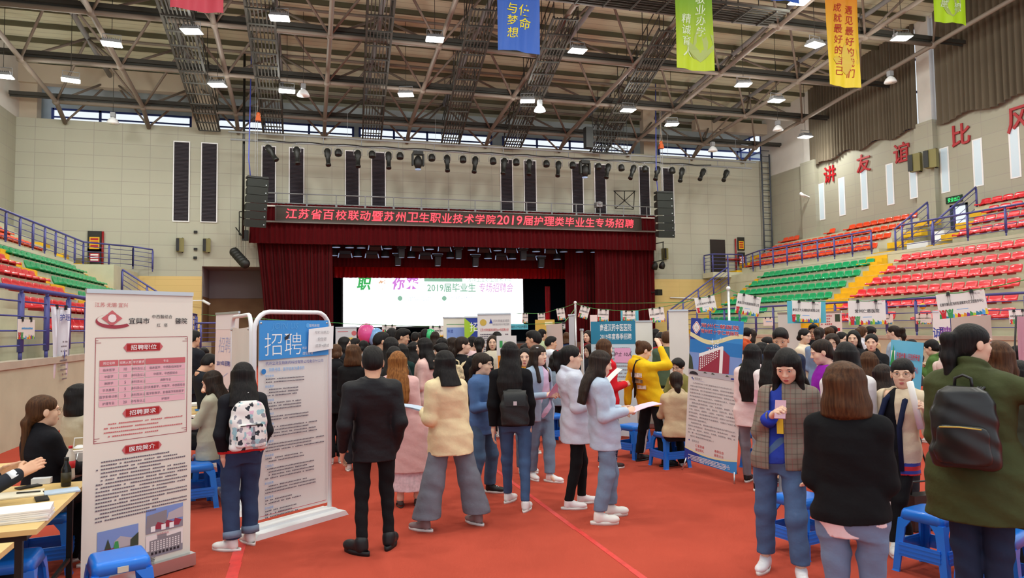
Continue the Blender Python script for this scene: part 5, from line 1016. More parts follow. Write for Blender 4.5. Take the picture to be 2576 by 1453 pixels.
stool('blue stool behind the green coat at the bottom right',2500,1330,.4); stool('blue stool under the front left table',115,1285,.2); stool('blue stool behind the yellow hoodie',1592,1066,.4); stool('blue stool far back beside the lilac sweater',1390,1040,.2); stool('blue stool at the left edge under the nearest table',25,1395,.1); stool('blue stool right of the pink striped trousers',1915,1085,.3)
MB().bx(-.03,.03,-.172,-.167,.39,.425).build('paper_label',M('paper label','c9cbb8',.7),s0)
m_top=M('wood table top','d9b877',.45,var=(3,.08),stretch=(1,6,1)); m_topedge=M('table edge','c9a35e',.5)
def table(label,c,rz,L,Wd,z=.75):
    t=thing('folding_table',label,'table',(c[0],c[1],0),rz); MB().bx(-L/2,L/2,-Wd/2,Wd/2,z-.03,z).build('tabletop',m_top,t)
    m=MB().bx(-L/2+.06,L/2-.06,-Wd/2+.05,Wd/2-.05,z-.07,z-.031); m.build('apron',m_black,t)
    for sx in (-1,1):
        for sy in (-1,1): MB().bx(sx*(L/2-.1)-.018,sx*(L/2-.1)+.018,sy*(Wd/2-.07)-.018,sy*(Wd/2-.07)+.018,0,z-.07).build('leg',m_black,t)
        MB().bx(sx*(L/2-.1)-.012,sx*(L/2-.1)+.012,-Wd/2+.07,Wd/2-.07,.2,.225).build('stretcher',m_black,t)
    return t
# front left table: far right corner, near right corner
a=atZ(222,1208,.75); b=atZ(93,1330,.75); e=a-b; Wd=hypot(e[0],e[1]); rz=atan2(e[1],e[0])-pi/2; ux=np.array((cos(rz),sin(rz))); mid=(a+b)[:2]/2
T1c=mid-ux*.65; table('wooden folding table in the left foreground with papers and bottles',T1c,rz,1.3,Wd)
a2=atZ(222,1183,.75); T2c=a2[:2]+np.array((-.35,.42)); table('wooden folding table behind the front left one, with a handbag on it',T2c,rz,1.2,.5)
a3=atZ(53,1362,.75); T3c=a3[:2]+np.array((-.62,-.32)); table('wooden table corner at the left frame edge',T3c,rz*.6,1.2,.6)
def at_t(x,y,z=.75): return atZ(x,y,z)
def item(name,label,cat,x,y,z=.752,rz=0,group=None): return thing(name,label,cat,atZ(x,y,z),rz,group)
t=item('bottle','dark glass bottle standing on the front left table','bottle',166,1222); MB().lathe([(.03,0),(.033,.01),(.033,.11),(.03,.13),(.016,.16),(.015,.19)],n=14).build('body',M('dark bottle','1c1a18',.15),t); MB().lathe([(.016,.185),(.016,.205)],n=12).build('cap',m_black,t); MB().lathe([(.0335,.03),(.0335,.1)],n=14).build('wrapper',M('olive wrapper','3a3420',.5),t)
t=item('bottle','clear cola bottle with a red cap behind the dark bottle','bottle',176,1205); MB().lathe([(.03,0),(.034,.02),(.03,.09),(.034,.14),(.03,.18),(.013,.22),(.013,.235)],n=14).build('body',M('clear bottle','d9cfc6',.1,spec=.6),t); MB().lathe([(.0145,.232),(.0145,.25)],n=12).build('cap',P_['red'],t); MB().lathe([(.033,.085),(.0345,.14)],n=14).build('wrapper',P_['red'],t)
m_paper=M('white paper','ece9e4',.6); m_paper2=M('bluish leaflet','b9cbe0',.5)
def papers(label,x,y,n,w=.21,h=.297,rz=.2,z=.752,mat=None,name='paper_stack',cat='papers'):
    t=item(name,label,cat,x,y,z,rz); r=random.Random(x)
    for k in range(max(1,n)): MB().box((0,0,.004+k*.011),(w,h,.0095),rotz(r.uniform(-.05,.05) if n>1 else 0)).build('sheaf',mat or m_paper,t)
    return t
papers('thick stack of white forms at the near end of the front left table',55,1305,6,.3,.22,rz+.1); papers('loose pale blue leaflet on the front left table',155,1236,1,.21,.15,rz+.3,mat=m_paper2,name='leaflet',cat='leaflet'); papers('cream sheets with a pen beside the stack of forms',45,1245,1,.3,.22,rz+.2,mat=M('cream paper','e9e2cc',.6)); papers('white sheets beside the handbag on the second left table',140,1181,1,.21,.297,rz,z=.752)
t=item('power_adapter','white boxy charger on the front left table','charger',105,1215,rz=rz); MB().box((0,0,.02),(.12,.07,.04)).build('case',m_white,t)
t=item('mobile_phone','black phone lying on the front left table','phone',105,1255,rz=rz+.3); MB().box((0,0,.005),(.075,.15,.009)).build('case',m_black,t)
t=item('mobile_phone','black phone lying beside the white charger','phone',72,1225,rz=rz-.9); MB().box((0,0,.005),(.075,.15,.009)).build('case',m_black,t)
t=item('ballpoint_pen','black pen lying on the cream sheets','pen',72,1237,z=.768,rz=rz); MB().tube((-.07,0,0),(.07,0,0),.005).build('barrel',m_black,t)
t=item('handbag','small white handbag with a chain on the second left table','handbag',188,1180,rz=rz+.2); MB().box((0,0,.075),(.22,.09,.15),taper=.92).build('body',M('white leather','e6dcd8',.4),t); MB().box((0,-.045,.09),(.2,.012,.09)).build('flap',_M['white leather'],t); MB().path([(-.08,-.05,.14),(-.085,-.06,.05),(-.05,-.06,-.0),(.0,-.06,.03),(.02,-.05,.14)],.005,5).build('chain',m_chrome,t)
t=item('drink_cup','plastic cup of yellow drink in a carrier bag on the second left table','drink',200,1160,rz=0); MB().lathe([(.034,0),(.045,.11)],n=14).build('cup',M('yellow drink','d9d35a',.2),t); MB().lathe([(.047,.11),(.047,.12),(.02,.14)],n=14).build('lid',m_white,t); MB().path([(-.05,0,.1),(-.04,0,.2),(.04,0,.2),(.05,0,.1)],.006,5).build('carrier_handle',m_white,t)
# mid left table
T4=atZ(508,1040,.75); T4=(atZ(496,1018,.75)+atZ(520,1030,.75)+atZ(505,1048,.75))/3; table('long wooden table behind the cream roll-up where a woman in a grey coat writes',(T4[0]-.2,T4[1]+.1),rz-.15,1.5,1.0)
papers('pile of leaflets on the table of the woman in the grey coat',496,1018,3,.21,.297,.3); papers('folded blue folder on the table of the woman in the grey coat',520,1030,1,.3,.21,.2,mat=P_['blue'],name='folder',cat='folder'); papers('white sheets at the edge of the table of the woman in the grey coat',505,1048,2,.21,.297,.5)
# right tables
T5=atZ(1690,990,.75); table('wooden table between the yellow hoodie and the red building poster',((atZ(1660,983,.75))[0]+.15,(atZ(1660,983,.75))[1]+.05),-.4,1.3,.95)
papers('white sheets on the table beside the yellow hoodie',1665,1000,2,.21,.297,.4); papers('folder on the table beside the yellow hoodie',1655,985,1,.3,.22,.1,mat=P_['cream'],name='folder',cat='folder')
t=item('gift_bag','bright blue bag lying on the table behind the yellow hoodie','bag',1657,962,rz=.3); MB().grid(lambda u,v:((u-.5)*.36,(v-.5)*.25,.02+.07*sin(pi*u)*sin(pi*v)+.01*sin(u*20)),10,8).build('body',P_['blue'],t)
T6=atZ(2180,915,.75); table('wooden table behind the black jacket woman on the right',(T6[0],T6[1]+.3),-.3,1.3,.55)
T7=atZ(2375,915,.75); table('wooden table in front of the green hoodie on the right',(T7[0]-.25,T7[1]+.1),-.3,1.8,.7); papers('leaflets on the table in front of the green hoodie',2340,912,1,.3,.21,.2)
T8=atZ(1395,940,.75); table('wooden table behind the man in the plaid shirt',(T8[0],T8[1]+.1),-.2,1.4,.9); papers('stack of papers on the table behind the plaid shirt',1392,940,2,.3,.21,.3)
t=thing('balloon','pink balloon in front of the white screen','balloon',A_(922,838,19)); MB().ell((0,0,0),(.24,.24,.27)).build('skin',M('pink balloon','e0559a',.2,coat=.5),t); MB().tube((0,0,-.27),(0,0,-.32),.02,.03).build('neck',_M['pink balloon'],t); MB().tube((0,0,-.3),(0,0,-1.68),.004,n=4).build('ribbon',m_white,t)
t=thing('balloon','pale blue balloon in front of the white screen','balloon',A_(946,848,19)); MB().ell((0,0,0),(.22,.22,.26)).build('skin',M('blue balloon','7fb4e8',.2,coat=.5),t); MB().tube((0,0,-.26),(0,0,-.3),.02,.03).build('neck',_M['blue balloon'],t); MB().tube((0,0,-.28),(0,0,-1.55),.004,n=4).build('ribbon',m_white,t)
t=thing('balloon','green balloon among the heads in the middle of the crowd','balloon',A_(1082,845,15)); MB().ell((0,0,0),(.14,.14,.16)).build('skin',M('green balloon','2fb06a',.2,coat=.5),t); MB().tube((0,0,-.16),(0,0,-1.58),.004,n=4).build('ribbon',m_white,t)
t=thing('volleyball','yellow and blue ball lying on a red seat of the right stand','ball',atX(2321,770,20.0)); MB().ell((0,0,0),(.105,.105,.105)).build('panel',P_['yellow'],t); MB().lathe([(.107,-.03),(.107,.03)],n=14).build('stripe',P_['navy'],t)
# ======================= people =======================
f32=np.float32
class Sdf:
    """smooth union of tapered capsules, ellipsoids and trunk profiles, meshed with surface nets"""
    def __init__(s): s.p=[]; s.cuts=[]; s.lo=np.full(3,9.); s.hi=np.full(3,-9.); s.fold=0; s.seed=0; s.fz=None
    def _b(s,c,r): c=np.asarray(c,float); r=np.asarray(r,float)*np.ones(3); s.lo=np.minimum(s.lo,c-r); s.hi=np.maximum(s.hi,c+r)
    def cone(s,a,b,ra,rb,k=.03,sy=1): s._b(a,ra*1.1); s._b(b,rb*1.1); s.p.append(('c',np.array(a,float),np.array(b,float),ra,rb,k)); return s
    def ell(s,c,r,k=.03): s._b(c,r); s.p.append(('e',np.array(c,float),np.array(r,float)*np.ones(3),k)); return s
    def tor(s,c,R,r,tilt=0,k=.02,sy=1): s._b(c,(R+r)*1.1); s.p.append(('t',np.array(c,float),R,r,tilt,k,sy)); return s
    def prof(s,z,hw,hd,cx,cy,k=.03,pw=2.):
        z=np.array(z,float); o=np.argsort(z); g=lambda q:(np.ones(len(z))*q if np.ndim(q)==0 else np.array(q,float))[o]
        z,hw,hd,cx,cy=z[o],g(hw),g(hd),g(cx),g(cy); s.lo=np.minimum(s.lo,[min(cx-hw),min(cy-hd),z[0]]); s.hi=np.maximum(s.hi,[max(cx+hw),max(cy+hd),z[-1]])
        s.p.append(('p',z,hw,hd,cx,cy,k,pw)); return s
    def mesh(s,h):
        lo=s.lo-3*h-s.fold*2; n=np.ceil((s.hi-lo+3*h+s.fold*2)/h).astype(int)+1
        x=(lo[0]+h*np.arange(n[0])).astype(f32)[:,None,None]; y=(lo[1]+h*np.arange(n[1])).astype(f32)[None,:,None]; z=(lo[2]+h*np.arange(n[2])).astype(f32)[None,None,:]
        d=None
        for q in s.p:
            t=q[0]
            if t=='c':
                a,b,ra,rb,k=q[1:]; ba=b-a; L=float(ba@ba)+1e-9
                u=np.clip(((x-a[0])*f32(ba[0])+(y-a[1])*f32(ba[1])+(z-a[2])*f32(ba[2]))*f32(1/L),0,1)
                e=np.sqrt((x-a[0]-u*f32(ba[0]))**2+(y-a[1]-u*f32(ba[1]))**2+(z-a[2]-u*f32(ba[2]))**2)-(f32(ra)+u*f32(rb-ra))
            elif t=='e':
                c,r,k=q[1:]; X,Y,Z=(x-c[0])/f32(r[0]),(y-c[1])/f32(r[1]),(z-c[2])/f32(r[2]); k0=np.sqrt(X*X+Y*Y+Z*Z)+f32(1e-6); k1=np.sqrt((X/f32(r[0]))**2+(Y/f32(r[1]))**2+(Z/f32(r[2]))**2)+f32(1e-6); e=k0*(k0-1)/k1
            elif t=='t':
                c,R_t,r,ti,k,sy=q[1:]; X=x-f32(c[0]); Y=(y-f32(c[1]))/f32(sy); Z=z-f32(c[2])-Y*f32(ti); e=np.sqrt((np.sqrt(X*X+Y*Y)-f32(R_t))**2+Z*Z)-f32(r)
            else:
                zz,hw,hd,cx,cy,k,pw=q[1:]; z1=z[0,0]; I=lambda v:np.interp(z1,zz,v).astype(f32)[None,None,:]
                a,b=I(hw),I(hd); X,Y=np.abs(x-I(cx))/a,np.abs(y-I(cy))/b; e=((X**f32(pw)+Y**f32(pw))**f32(1/pw)-1)*np.minimum(a,b)
                e=np.maximum(e,np.maximum(f32(zz[0])-z,z-f32(zz[-1])))
            if d is None: d=e+0*x+0*y+0*z
            else: m=np.clip(f32(k)-np.abs(d-e),0,None)/f32(k); d=np.minimum(d,e)-m*m*f32(k*.25)
        if s.fold:
            p=s.seed*1.7; A=f32(s.fold); d=d+A*(np.sin(19*x+8*z+p)*np.sin(13*y-12*z+p*2)+.7*np.sin(31*z+11*x-7*y+p)*np.sin(17*x-9*y+p*3)+.4*np.sin(55*z+20*y+25*x))
        for c in s.cuts: d=np.maximum(d,c(x,y,z))
        return nets(d.astype(f32),lo,h)
def nets(D_,o,h):
    S=D_<0; n=np.array(D_.shape)
    cnt=np.zeros(n-1,np.int8); sl=lambda i,j,k:(slice(i,n[0]-1+i),slice(j,n[1]-1+j),slice(k,n[2]-1+k))
    CO=[(i,j,k) for i in (0,1) for j in (0,1) for k in (0,1)]
    for c in CO: cnt+=S[sl(*c)]
    act=(cnt>0)&(cnt<8); I,J,K=np.nonzero(act); N=len(I)
    if N==0: return np.zeros((0,3)),np.zeros((0,4),int)
    idx=np.full(n-1,-1,np.int32); idx[act]=np.arange(N)
    v=np.stack([D_[I+c[0],J+c[1],K+c[2]] for c in CO],1); C=np.array(CO,f32)
    P=np.zeros((N,3),f32); W_=np.zeros(N,f32)
    for a in range(8):
        for b in range(a+1,8):
            if abs(C[a]-C[b]).sum()!=1: continue
            m=(v[:,a]<0)!=(v[:,b]<0); t=v[m,a]/(v[m,a]-v[m,b]); P[m]+=C[a]+t[:,None]*(C[b]-C[a]); W_[m]+=1
    P=(P/W_[:,None]+np.stack([I,J,K],1))*h+o
    Q=[]
    for ax in range(3):
        a,b=(ax+1)%3,(ax+2)%3
        s0=[slice(None)]*3; s1=[slice(None)]*3; s0[ax]=slice(0,-1); s1[ax]=slice(1,None)
        A,B=S[tuple(s0)],S[tuple(s1)]; E=np.argwhere(A!=B); E=E[(E[:,a]>0)&(E[:,b]>0)&(E[:,a]<n[a]-1)&(E[:,b]<n[b]-1)]
        fl=A[E[:,0],E[:,1],E[:,2]]
        def cell(da,db): e=E.copy(); e[:,a]+=da; e[:,b]+=db; return idx[e[:,0],e[:,1],e[:,2]]
        q=np.stack([cell(-1,-1),cell(0,-1),cell(0,0),cell(-1,0)],1); q[~fl]=q[~fl][:,::-1]; Q.append(q)
    return P,np.concatenate(Q)
def qmesh(name,V,Q,mats,parent=None,mi=None):
    me=bpy.data.meshes.new(name); me.vertices.add(len(V)); me.vertices.foreach_set('co',np.ascontiguousarray(V,f32).ravel())
    me.loops.add(len(Q)*4); me.loops.foreach_set('vertex_index',np.ascontiguousarray(Q,np.int32).ravel()); me.polygons.add(len(Q)); me.polygons.foreach_set('loop_start',np.arange(len(Q),dtype=np.int32)*4)
    for m in (mats if isinstance(mats,list) else [mats]): me.materials.append(m)
    if mi is not None: me.polygons.foreach_set('material_index',np.asarray(mi,np.int32))
    me.update(calc_edges=True); me.polygons.foreach_set('use_smooth',np.ones(len(Q),bool))
    o=bpy.data.objects.new(name,me); COL.objects.link(o)
    if parent is not None: o.parent=parent
    return o
# ---- cached heads, hands, shoes
_C={}
def cached(k,fn):
    if k not in _C: _C[k]=fn()
    return _C[k]
def head_arr(sex,h):
    def mk():
        s=Sdf(); s.ell((0,-.012,.03),(.074,.094,.078)).ell((0,.022,-.035),(.061,.066,.083),.04)
        w=.044 if sex=='f' else .052
        s.ell((0,.034,-.078),(w,.045,.036),.03).ell((0,.06,-.099),(.019,.018,.016),.025)
        for q in (-1,1): s.ell((q*.034,.056,-.035),(.026,.022,.026),.02).ell((q*.011,.094,-.036),(.009,.009,.008),.008).ell((q*.077,-.006,-.012),(.009,.02,.032),.01).ell((q*.03,.078,.02),(.026,.012,.008),.014)
        s.cone((0,.082,.008),(0,.102,-.03),.007,.0115,.012)
        s.ell((0,.0885,-.0655),(.021,.008,.0055),.006).ell((0,.086,-.077),(.017,.009,.006),.006)
        nr=.045 if sex=='f' else .055
        s.cone((0,-.02,-.07),(0,-.034,-.175),nr,nr*1.05,.03)
        def socket(x,y,z):
            d=None
            for q in (-1,1):
                e=.012-np.sqrt(((x-q*.03)/1.5)**2+(y-.1)**2+((z-.002)*1.2)**2); d=e if d is None else np.maximum(d,e)
            return d
        s.cuts.append(socket); return s.mesh(h)
    return cached(('head',sex,h),mk)
def hand_arr(kind,h):
    def mk():
        c={'relax':.38,'grip':1.0,'flat':.12,'pinch':.75}[kind]; s=Sdf()
        s.cone((0,-.02,0),(0,.01,0),.024,.024,.02)
        for i,(x,f) in enumerate(((.028,.95),(.0095,1.05),(-.0095,1.0),(-.027,.8))):
            b=np.array((x,.088-(.006 if i==3 else 0),0)); s.cone((x*.6,.008,0),b,.016,.0125,.018)
            a=c*(.75+.12*i)*.6; p=b
            for L,r0,r1 in ((.043*f,.0102,.009),(.027*f,.009,.008),(.021*f,.008,.0062)):
                q=p+L*np.array((x*.7*(1-c*.5),cos(a),-sin(a))); s.cone(p,q,r0,r1,.006); p=q; a+=c*.95
        t0=np.array((.02,.015,-.004)); t1=t0+.042*np.array((.75,.62,-.25-.4*c)); t2=t1+.032*np.array((.35,.85,-.25-.5*c)); s.cone(t0,t1,.0155,.012,.012).cone(t1,t2,.0115,.0085,.006)
        return s.mesh(h)
    return cached(('hand',kind,h),mk)
def shoe_arr(kind,h):
    def mk():
        s=Sdf()
        if kind=='chunky': s.ell((0,.075,.05),(.05,.085,.045)).cone((0,-.055,.055),(0,-.05,.1),.048,.045,.03).cone((0,0,.06),(0,-.04,.09),.046,.045,.03)
        elif kind=='flat': s.ell((0,.07,.022),(.04,.08,.026)).cone((0,-.06,.03),(0,-.06,.045),.036,.034,.03)
        else: s.ell((0,.07,.04),(.044,.082,.036)).cone((0,-.06,.045),(0,-.055,.09),.041,.039,.03).cone((0,.01,.05),(0,-.04,.08),.041,.04,.03)
        s.cuts.append(lambda x,y,z:.02-z+0*x+0*y)
        return s.mesh(h)
    return cached(('shoe',kind,h),mk)
def sole_arr(th):
    def mk():
        P=[]
        for i in range(20):
            a=2*pi*i/20; y=.145*sin(a)+.008; w=.046*(1 if y>0 else .86)*(1-.12*(abs(y)/.15)); P.append((w*cos(a)*1.05,y))
        V=[(x,y,z) for z,e in ((0,1.0),(th,1.0),(th,.9),(0,.9)) for x,y in [(p[0]*e,p[1]*e) for p in P]]; n=20
        F_=[(r*n+i,r*n+(i+1)%n,((r+1)%4)*n+(i+1)%n,((r+1)%4)*n+i) for r in range(4) for i in range(n)]
        V2=np.array(V); c0=len(V2); F_+= [(i,(i+1)%10 if 0 else i,i,i) for i in range(0)]
        V2=np.concatenate([V2,[(0,0,.002)],[(0,0,th)]]); F_+=[(3*n+(i+1)%n,3*n+i,c0,c0) for i in range(0)]
        return V2,np.array(F_)
    return cached(('sole',th),mk)
SKIN=M('skin','e6bea4',.5,spec=.3,var=(14,.04)); SKIN2=M('skin tanned','d6a687',.5,spec=.3,var=(14,.04)); LIP=M('lips','b5525a',.4); EYEW=M('eye white','e8e4e0',.3); IRIS=M('iris','1c1412',.2)
def hairmat(name,c,c2):
    if name in _M: return _M[name]
    m=M(name,c,.58,spec=.22); nt,N,L,b=nodes(m); tc=N.new('ShaderNodeTexCoord'); mp=N.new('ShaderNodeMapping'); mp.inputs['Scale'].default_value=(90,90,4)
    n=N.new('ShaderNodeTexNoise'); n.inputs['Scale'].default_value=1; n.inputs['Detail'].default_value=3; r=N.new('ShaderNodeValToRGB'); r.color_ramp.elements[0].position=.35; r.color_ramp.elements[1].position=.7; r.color_ramp.elements[0].color=(*hx(c),1); r.color_ramp.elements[1].color=(*hx(c2),1)
    L.new(tc.outputs['Object'],mp.inputs[0]); L.new(mp.outputs[0],n.inputs[0]); L.new(n.outputs[0],r.inputs[0]); L.new(r.outputs[0],b.inputs['Base Color'])
    bp=N.new('ShaderNodeBump'); bp.inputs['Strength'].default_value=.5; bp.inputs['Distance'].default_value=.01; L.new(n.outputs[0],bp.inputs['Height']); L.new(bp.outputs[0],b.inputs['Normal']); return m
HM={'k':hairmat('black hair','0d0b0b','1f1a19'),'d':hairmat('dark brown hair','1a110d','33241b'),'b':hairmat('brown hair','38200f','5a3a20'),'r':hairmat('light brown hair','6a3c16','9c6630')}
def cloth(c,rough=.85,fab=None,sheen=.0):
    return M('cloth %s %s'%(c,fab or ''),c,rough,spec=.2,bump=(24,.2) if fab!='flat' else (60,.1),var=(7,.07) if fab!='flat' else None,sheen=sheen)
def plaidmat(name,c,l1,l2,sc,soft=.5):
    if name in _M: return _M[name]
    m=M(name,c,.9); nt,N,L,b=nodes(m); tc=N.new('ShaderNodeTexCoord'); sp=N.new('ShaderNodeSeparateXYZ'); L.new(tc.outputs['Object'],sp.inputs[0]); col=None; base=(*hx(c),1)
    def band(sock,sc_,w,ph=0.):
        a=N.new('ShaderNodeMath'); a.operation='MULTIPLY_ADD'; a.inputs[1].default_value=sc_; a.inputs[2].default_value=ph; f=N.new('ShaderNodeMath'); f.operation='FRACT'; g=N.new('ShaderNodeMath'); g.operation='LESS_THAN'; g.inputs[1].default_value=w
        L.new(sock,a.inputs[0]); L.new(a.outputs[0],f.inputs[0]); L.new(f.outputs[0],g.inputs[0]); return g.outputs[0]
    prev=None
    for sock,c2,w,ph in ((sp.outputs[0],l1,.12,0),(sp.outputs[2],l1,.12,.3),(sp.outputs[0],l2,.06,.5),(sp.outputs[2],l2,.06,.75)):
        x=N.new('ShaderNodeMix'); x.data_type='RGBA'; f=N.new('ShaderNodeMath'); f.operation='MULTIPLY'; f.inputs[1].default_value=soft; L.new(band(sock,sc,w,ph),f.inputs[0]); L.new(f.outputs[0],x.inputs[0])
        if prev is None: x.inputs[6].default_value=base
        else: L.new(prev,x.inputs[6])
        x.inputs[7].default_value=(*hx(c2),1); prev=x.outputs[2]
    L.new(prev,b.inputs['Base Color']); return m
def trianglemat():
    m=M('triangle print','e6e2de',.7); nt,N,L,b=nodes(m); tc=N.new('ShaderNodeTexCoord'); v=N.new('ShaderNodeTexVoronoi'); v.distance='MANHATTAN'; v.inputs['Scale'].default_value=30; v.inputs['Randomness'].default_value=.4
    r=N.new('ShaderNodeValToRGB'); r.color_ramp.interpolation='CONSTANT'; e=r.color_ramp.elements; e[0].color=(*hx('e8e4e0'),1); e[1].position=.42; e[1].color=(*hx('9cc4cc'),1)
    for p,c in ((.55,'e9e6e2'),(.66,'8d8d96'),(.76,'dcb8cc'),(.85,'ded9d6'),(.93,'2c3038')): q=e.new(p); q.color=(*hx(c),1)
    w=N.new('ShaderNodeSeparateColor'); L.new(tc.outputs['Object'],v.inputs[0]); L.new(v.outputs['Color'],w.inputs[0]); L.new(w.outputs[0],r.inputs[0]); L.new(r.outputs[0],b.inputs['Base Color']); return m
ARM={'down':((.1,.02,-1),(.02,.16,-1),'relax'),'pocket':((.2,-.12,-1),(-.22,.42,-.85),'relax'),'hold':((.08,.06,-1),(-.3,.92,.12),'grip'),'read':((.14,.25,-1),(-.3,.8,.5),'grip'),'phone':((.2,.12,-1),(-.38,.75,.72),'grip'),
     'face':((.2,.85,.05),(-.42,-.05,.9),'relax'),'mouth':((.25,.5,-.85),(-.6,.3,.85),'relax'),'front':((.2,.4,-.9),(-.3,.92,-.12),'relax'),'raise':((.95,.1,.12),(.9,.25,.0),'relax'),'table':((.16,.5,-.85),(-.35,.9,-.1),'relax'),'write':((.2,.45,-.85),(-.3,.9,-.25),'pinch'),'strap':((.25,.3,-.9),(-.35,.45,.85),'grip'),'back':((.15,-.2,-.9),(.0,-.1,-1),'relax')}
PEOPLE=[]; CUR={}
def nrm(v): v=np.asarray(v,float); return v/np.linalg.norm(v)
def tf(V,R,o): return V@np.asarray(R).T+np.asarray(o)
def person(label,x,y,d=None,feet=None,a=0,hy=0,hp=0,hr=0,sex='f',hair=('long','k',.3),top=None,bot=None,shoe=('sneaker','e8e6e2'),arms=('down','down'),sit=False,H=None,skin=None,glasses=False,mask=None,open_=None,fa=(8,-8),lvl=None,group=None,tilt=0,shift=(0,0),face=None):
    if feet: fp=[atZ(u,v,0) for u,v in feet]; dd=[float((p-C0)@F_) for p in fp]; d=sum(dd)/2
    if not feet:
        best=None
        for o_ in (0,.2,-.2,.4,-.4,.6,-.6,.8,-.8,1.0,1.2):
            q=atD(x,y,d+o_); m_=min([9]+[hypot(q[0]-i_['base'][0],q[1]-i_['base'][1]) for i_ in PEOPLE])
            if best is None or m_>best[0]+.02: best=(m_,d+o_)
            if m_>.44: break
        d=best[1]
    hd_=atD(x,y,d); bear=atan2(hd_[0],hd_[1]); rz=-bear+radians(a)
    Hh=H or max(1.35,min(1.88,hd_[2]-.012)); base=(fp[0]+fp[1])/2 if feet else np.array((hd_[0],hd_[1],0.)); base=base.copy(); base[2]=0
    base[:2]+=shift
    lv=lvl if lvl is not None else 0 if d<8.2 else 1 if d<13 else 2
    hB,hH,hG,hR,hN=((.011,.0042,.0085,.0065,.0045),(.015,.006,.0125,.009,.006),(.022,.0085,.018,.012,.008))[lv]
    t=thing('person',label,'person',base,rz,group); cr,sr=cos(-rz),sin(-rz)
    toL=lambda p:np.array((cr*(p[0]-base[0])-sr*(p[1]-base[1]),sr*(p[0]-base[0])+cr*(p[1]-base[1]),p[2]-base[2]))
    rw=base+np.array((0,0,0)); s_=Hh; f=sex=='f'
    dz=(hd_[2]-.012)-Hh          # sitting people: the trunk moves down
    hl=toL(hd_); HS=1.03 if f else 1.1; yaw=radians(hy); Rh=rotz(yaw)@rotx(-radians(hp))@roty(radians(hr))
    hc=np.array((hl[0],hl[1],hl[2]-.128*HS)); 
    nb=hc+Rh@np.array((0,-.03,-.15))*HS       # neck base
    hipz=.52*s_+dz
    cxf=lambda z:nb[0]*np.clip((z-hipz)/(nb[2]-hipz),0,1.1); cyf=lambda z:(nb[1]+.02)*np.clip((z-hipz)/(nb[2]-hipz),0,1.1)
    zq=np.array([.46,.50,.53,.57,.62,.67,.72,.77,.80,.825,.845])*s_+dz
    if f: hw=np.array([.080,.098,.099,.088,.075,.077,.084,.086,.080,.056,.034])*s_; hd=np.array([.05,.068,.07,.064,.054,.058,.066,.062,.054,.044,.034])*s_
    else: hw=np.array([.080,.094,.095,.090,.085,.088,.095,.099,.094,.066,.038])*s_; hd=np.array([.05,.066,.068,.066,.063,.066,.071,.069,.06,.05,.038])*s_
    cx,cy=cxf(zq),cyf(zq)
    sx=(.09 if f else .104)*s_; sz=(.795)*s_+dz; S0=[np.array((q*sx+cxf(sz),cyf(sz)-.008,sz)) for q in (-1,1)]
    uL,fL=.172*s_,.145*s_; EL=[];WR=[];HD=[]
    for i,q in enumerate((-1,1)):
        ap=arms[i]; ap=ARM[ap] if isinstance(ap,str) else ap; u=nrm(np.array(ap[0])*(q,1,1)); v=nrm(np.array(ap[1])*(q,1,1)); e=S0[i]+u*uL; w=e+v*fL; EL.append(e); WR.append(w); HD.append((v,ap[2]))
    hx_=.056*s_; HP=[np.array((q*hx_,0,hipz-.01)) for q in (-1,1)]
    if feet:
        A_=[toL(p) for p in fp]; A_.sort(key=lambda p:p[0]); AN=[p+np.array((0,-.02,.085)) for p in A_]
    elif sit: AN=[np.array((q*.10,.30,.085)) for q in (-1,1)]
    else: AN=[np.array((q*.07,.02*q,.085)) for q in (-1,1)]
    KN=[]
    for i,q in enumerate((-1,1)):
        if sit: KN.append(np.array((q*.10,.40,hipz+.0)))
        else:
            h0,a0=HP[i],AN[i]; L=np.linalg.norm(h0-a0); l1,l2=.245*s_,.225*s_; m=h0+(a0-h0)*(l1/(l1+l2)); b=sqrt(max(0,((l1+l2)**2-L*L))/4)*.8 if L<l1+l2 else 0; KN.append(m+np.array((0,min(b,.12),0)))
    # ---- body
    s=Sdf(); tr=bot and bot['t'] in('skinny','straight','wide'); q0=2 if tr else 0; s.prof(zq[q0:],(hw*(.84 if top else .93))[q0:],(hd*(.84 if top else .93))[q0:],cx[q0:],cy[q0:],.03); th=(.06,.042,.030) if tr else (.074,.05,.036)
    ra=(.040,.034,.026) if f else (.05,.041,.03)
    for i in (0,1):
        s.cone((cx[-2],cy[-2],zq[-2]-.02),S0[i],.045,ra[0]*1.1,.04).cone(S0[i],EL[i],ra[0],ra[1],.03).cone(EL[i],WR[i],ra[1],ra[2]*.9,.02)
        s.cone(HP[i],KN[i],th[0],th[1],.04).cone(KN[i],AN[i],th[1],th[2],.03).cone(AN[i],AN[i]+(0,.08,-.05),.034,.025,.02)
    V,Q=s.mesh(hB); VV=[V];QQ=[Q];n=len(V)
    Vh,Qh=head_arr(sex,hH); VV.append(tf(Vh*HS,Rh,hc)); QQ.append(Qh+n); n+=len(Vh)
    HANDS=[]
    for i,q in enumerate((-1,1)):
        v,kind=HD[i]; Va,Qa=hand_arr(kind,hN)
        yv=v; nref=np.array((-q*.9,.1,-.5)) if kind!='pinch' else np.array((-q*.3,.1,-1)); nn=nrm(nref-yv*(nref@yv)); zv=-nn; xv=np.cross(yv,zv)
        # thumb towards the front / top
        Rm=np.stack([xv,yv,zv],1); up=np.array((0,.5,.8)); Vm=Va.copy(); Qm=Qa
        if xv@up<0: Vm[:,0]*=-1; Qm=Qa[:,::-1]
        hs=(.93 if f else 1.03); o=WR[i]+v*.018; VV.append(tf(Vm*hs,Rm,o)); QQ.append(Qm+n); n+=len(Va); HANDS.append((o+Rm@np.array((0,.075,-.035)),Rm))
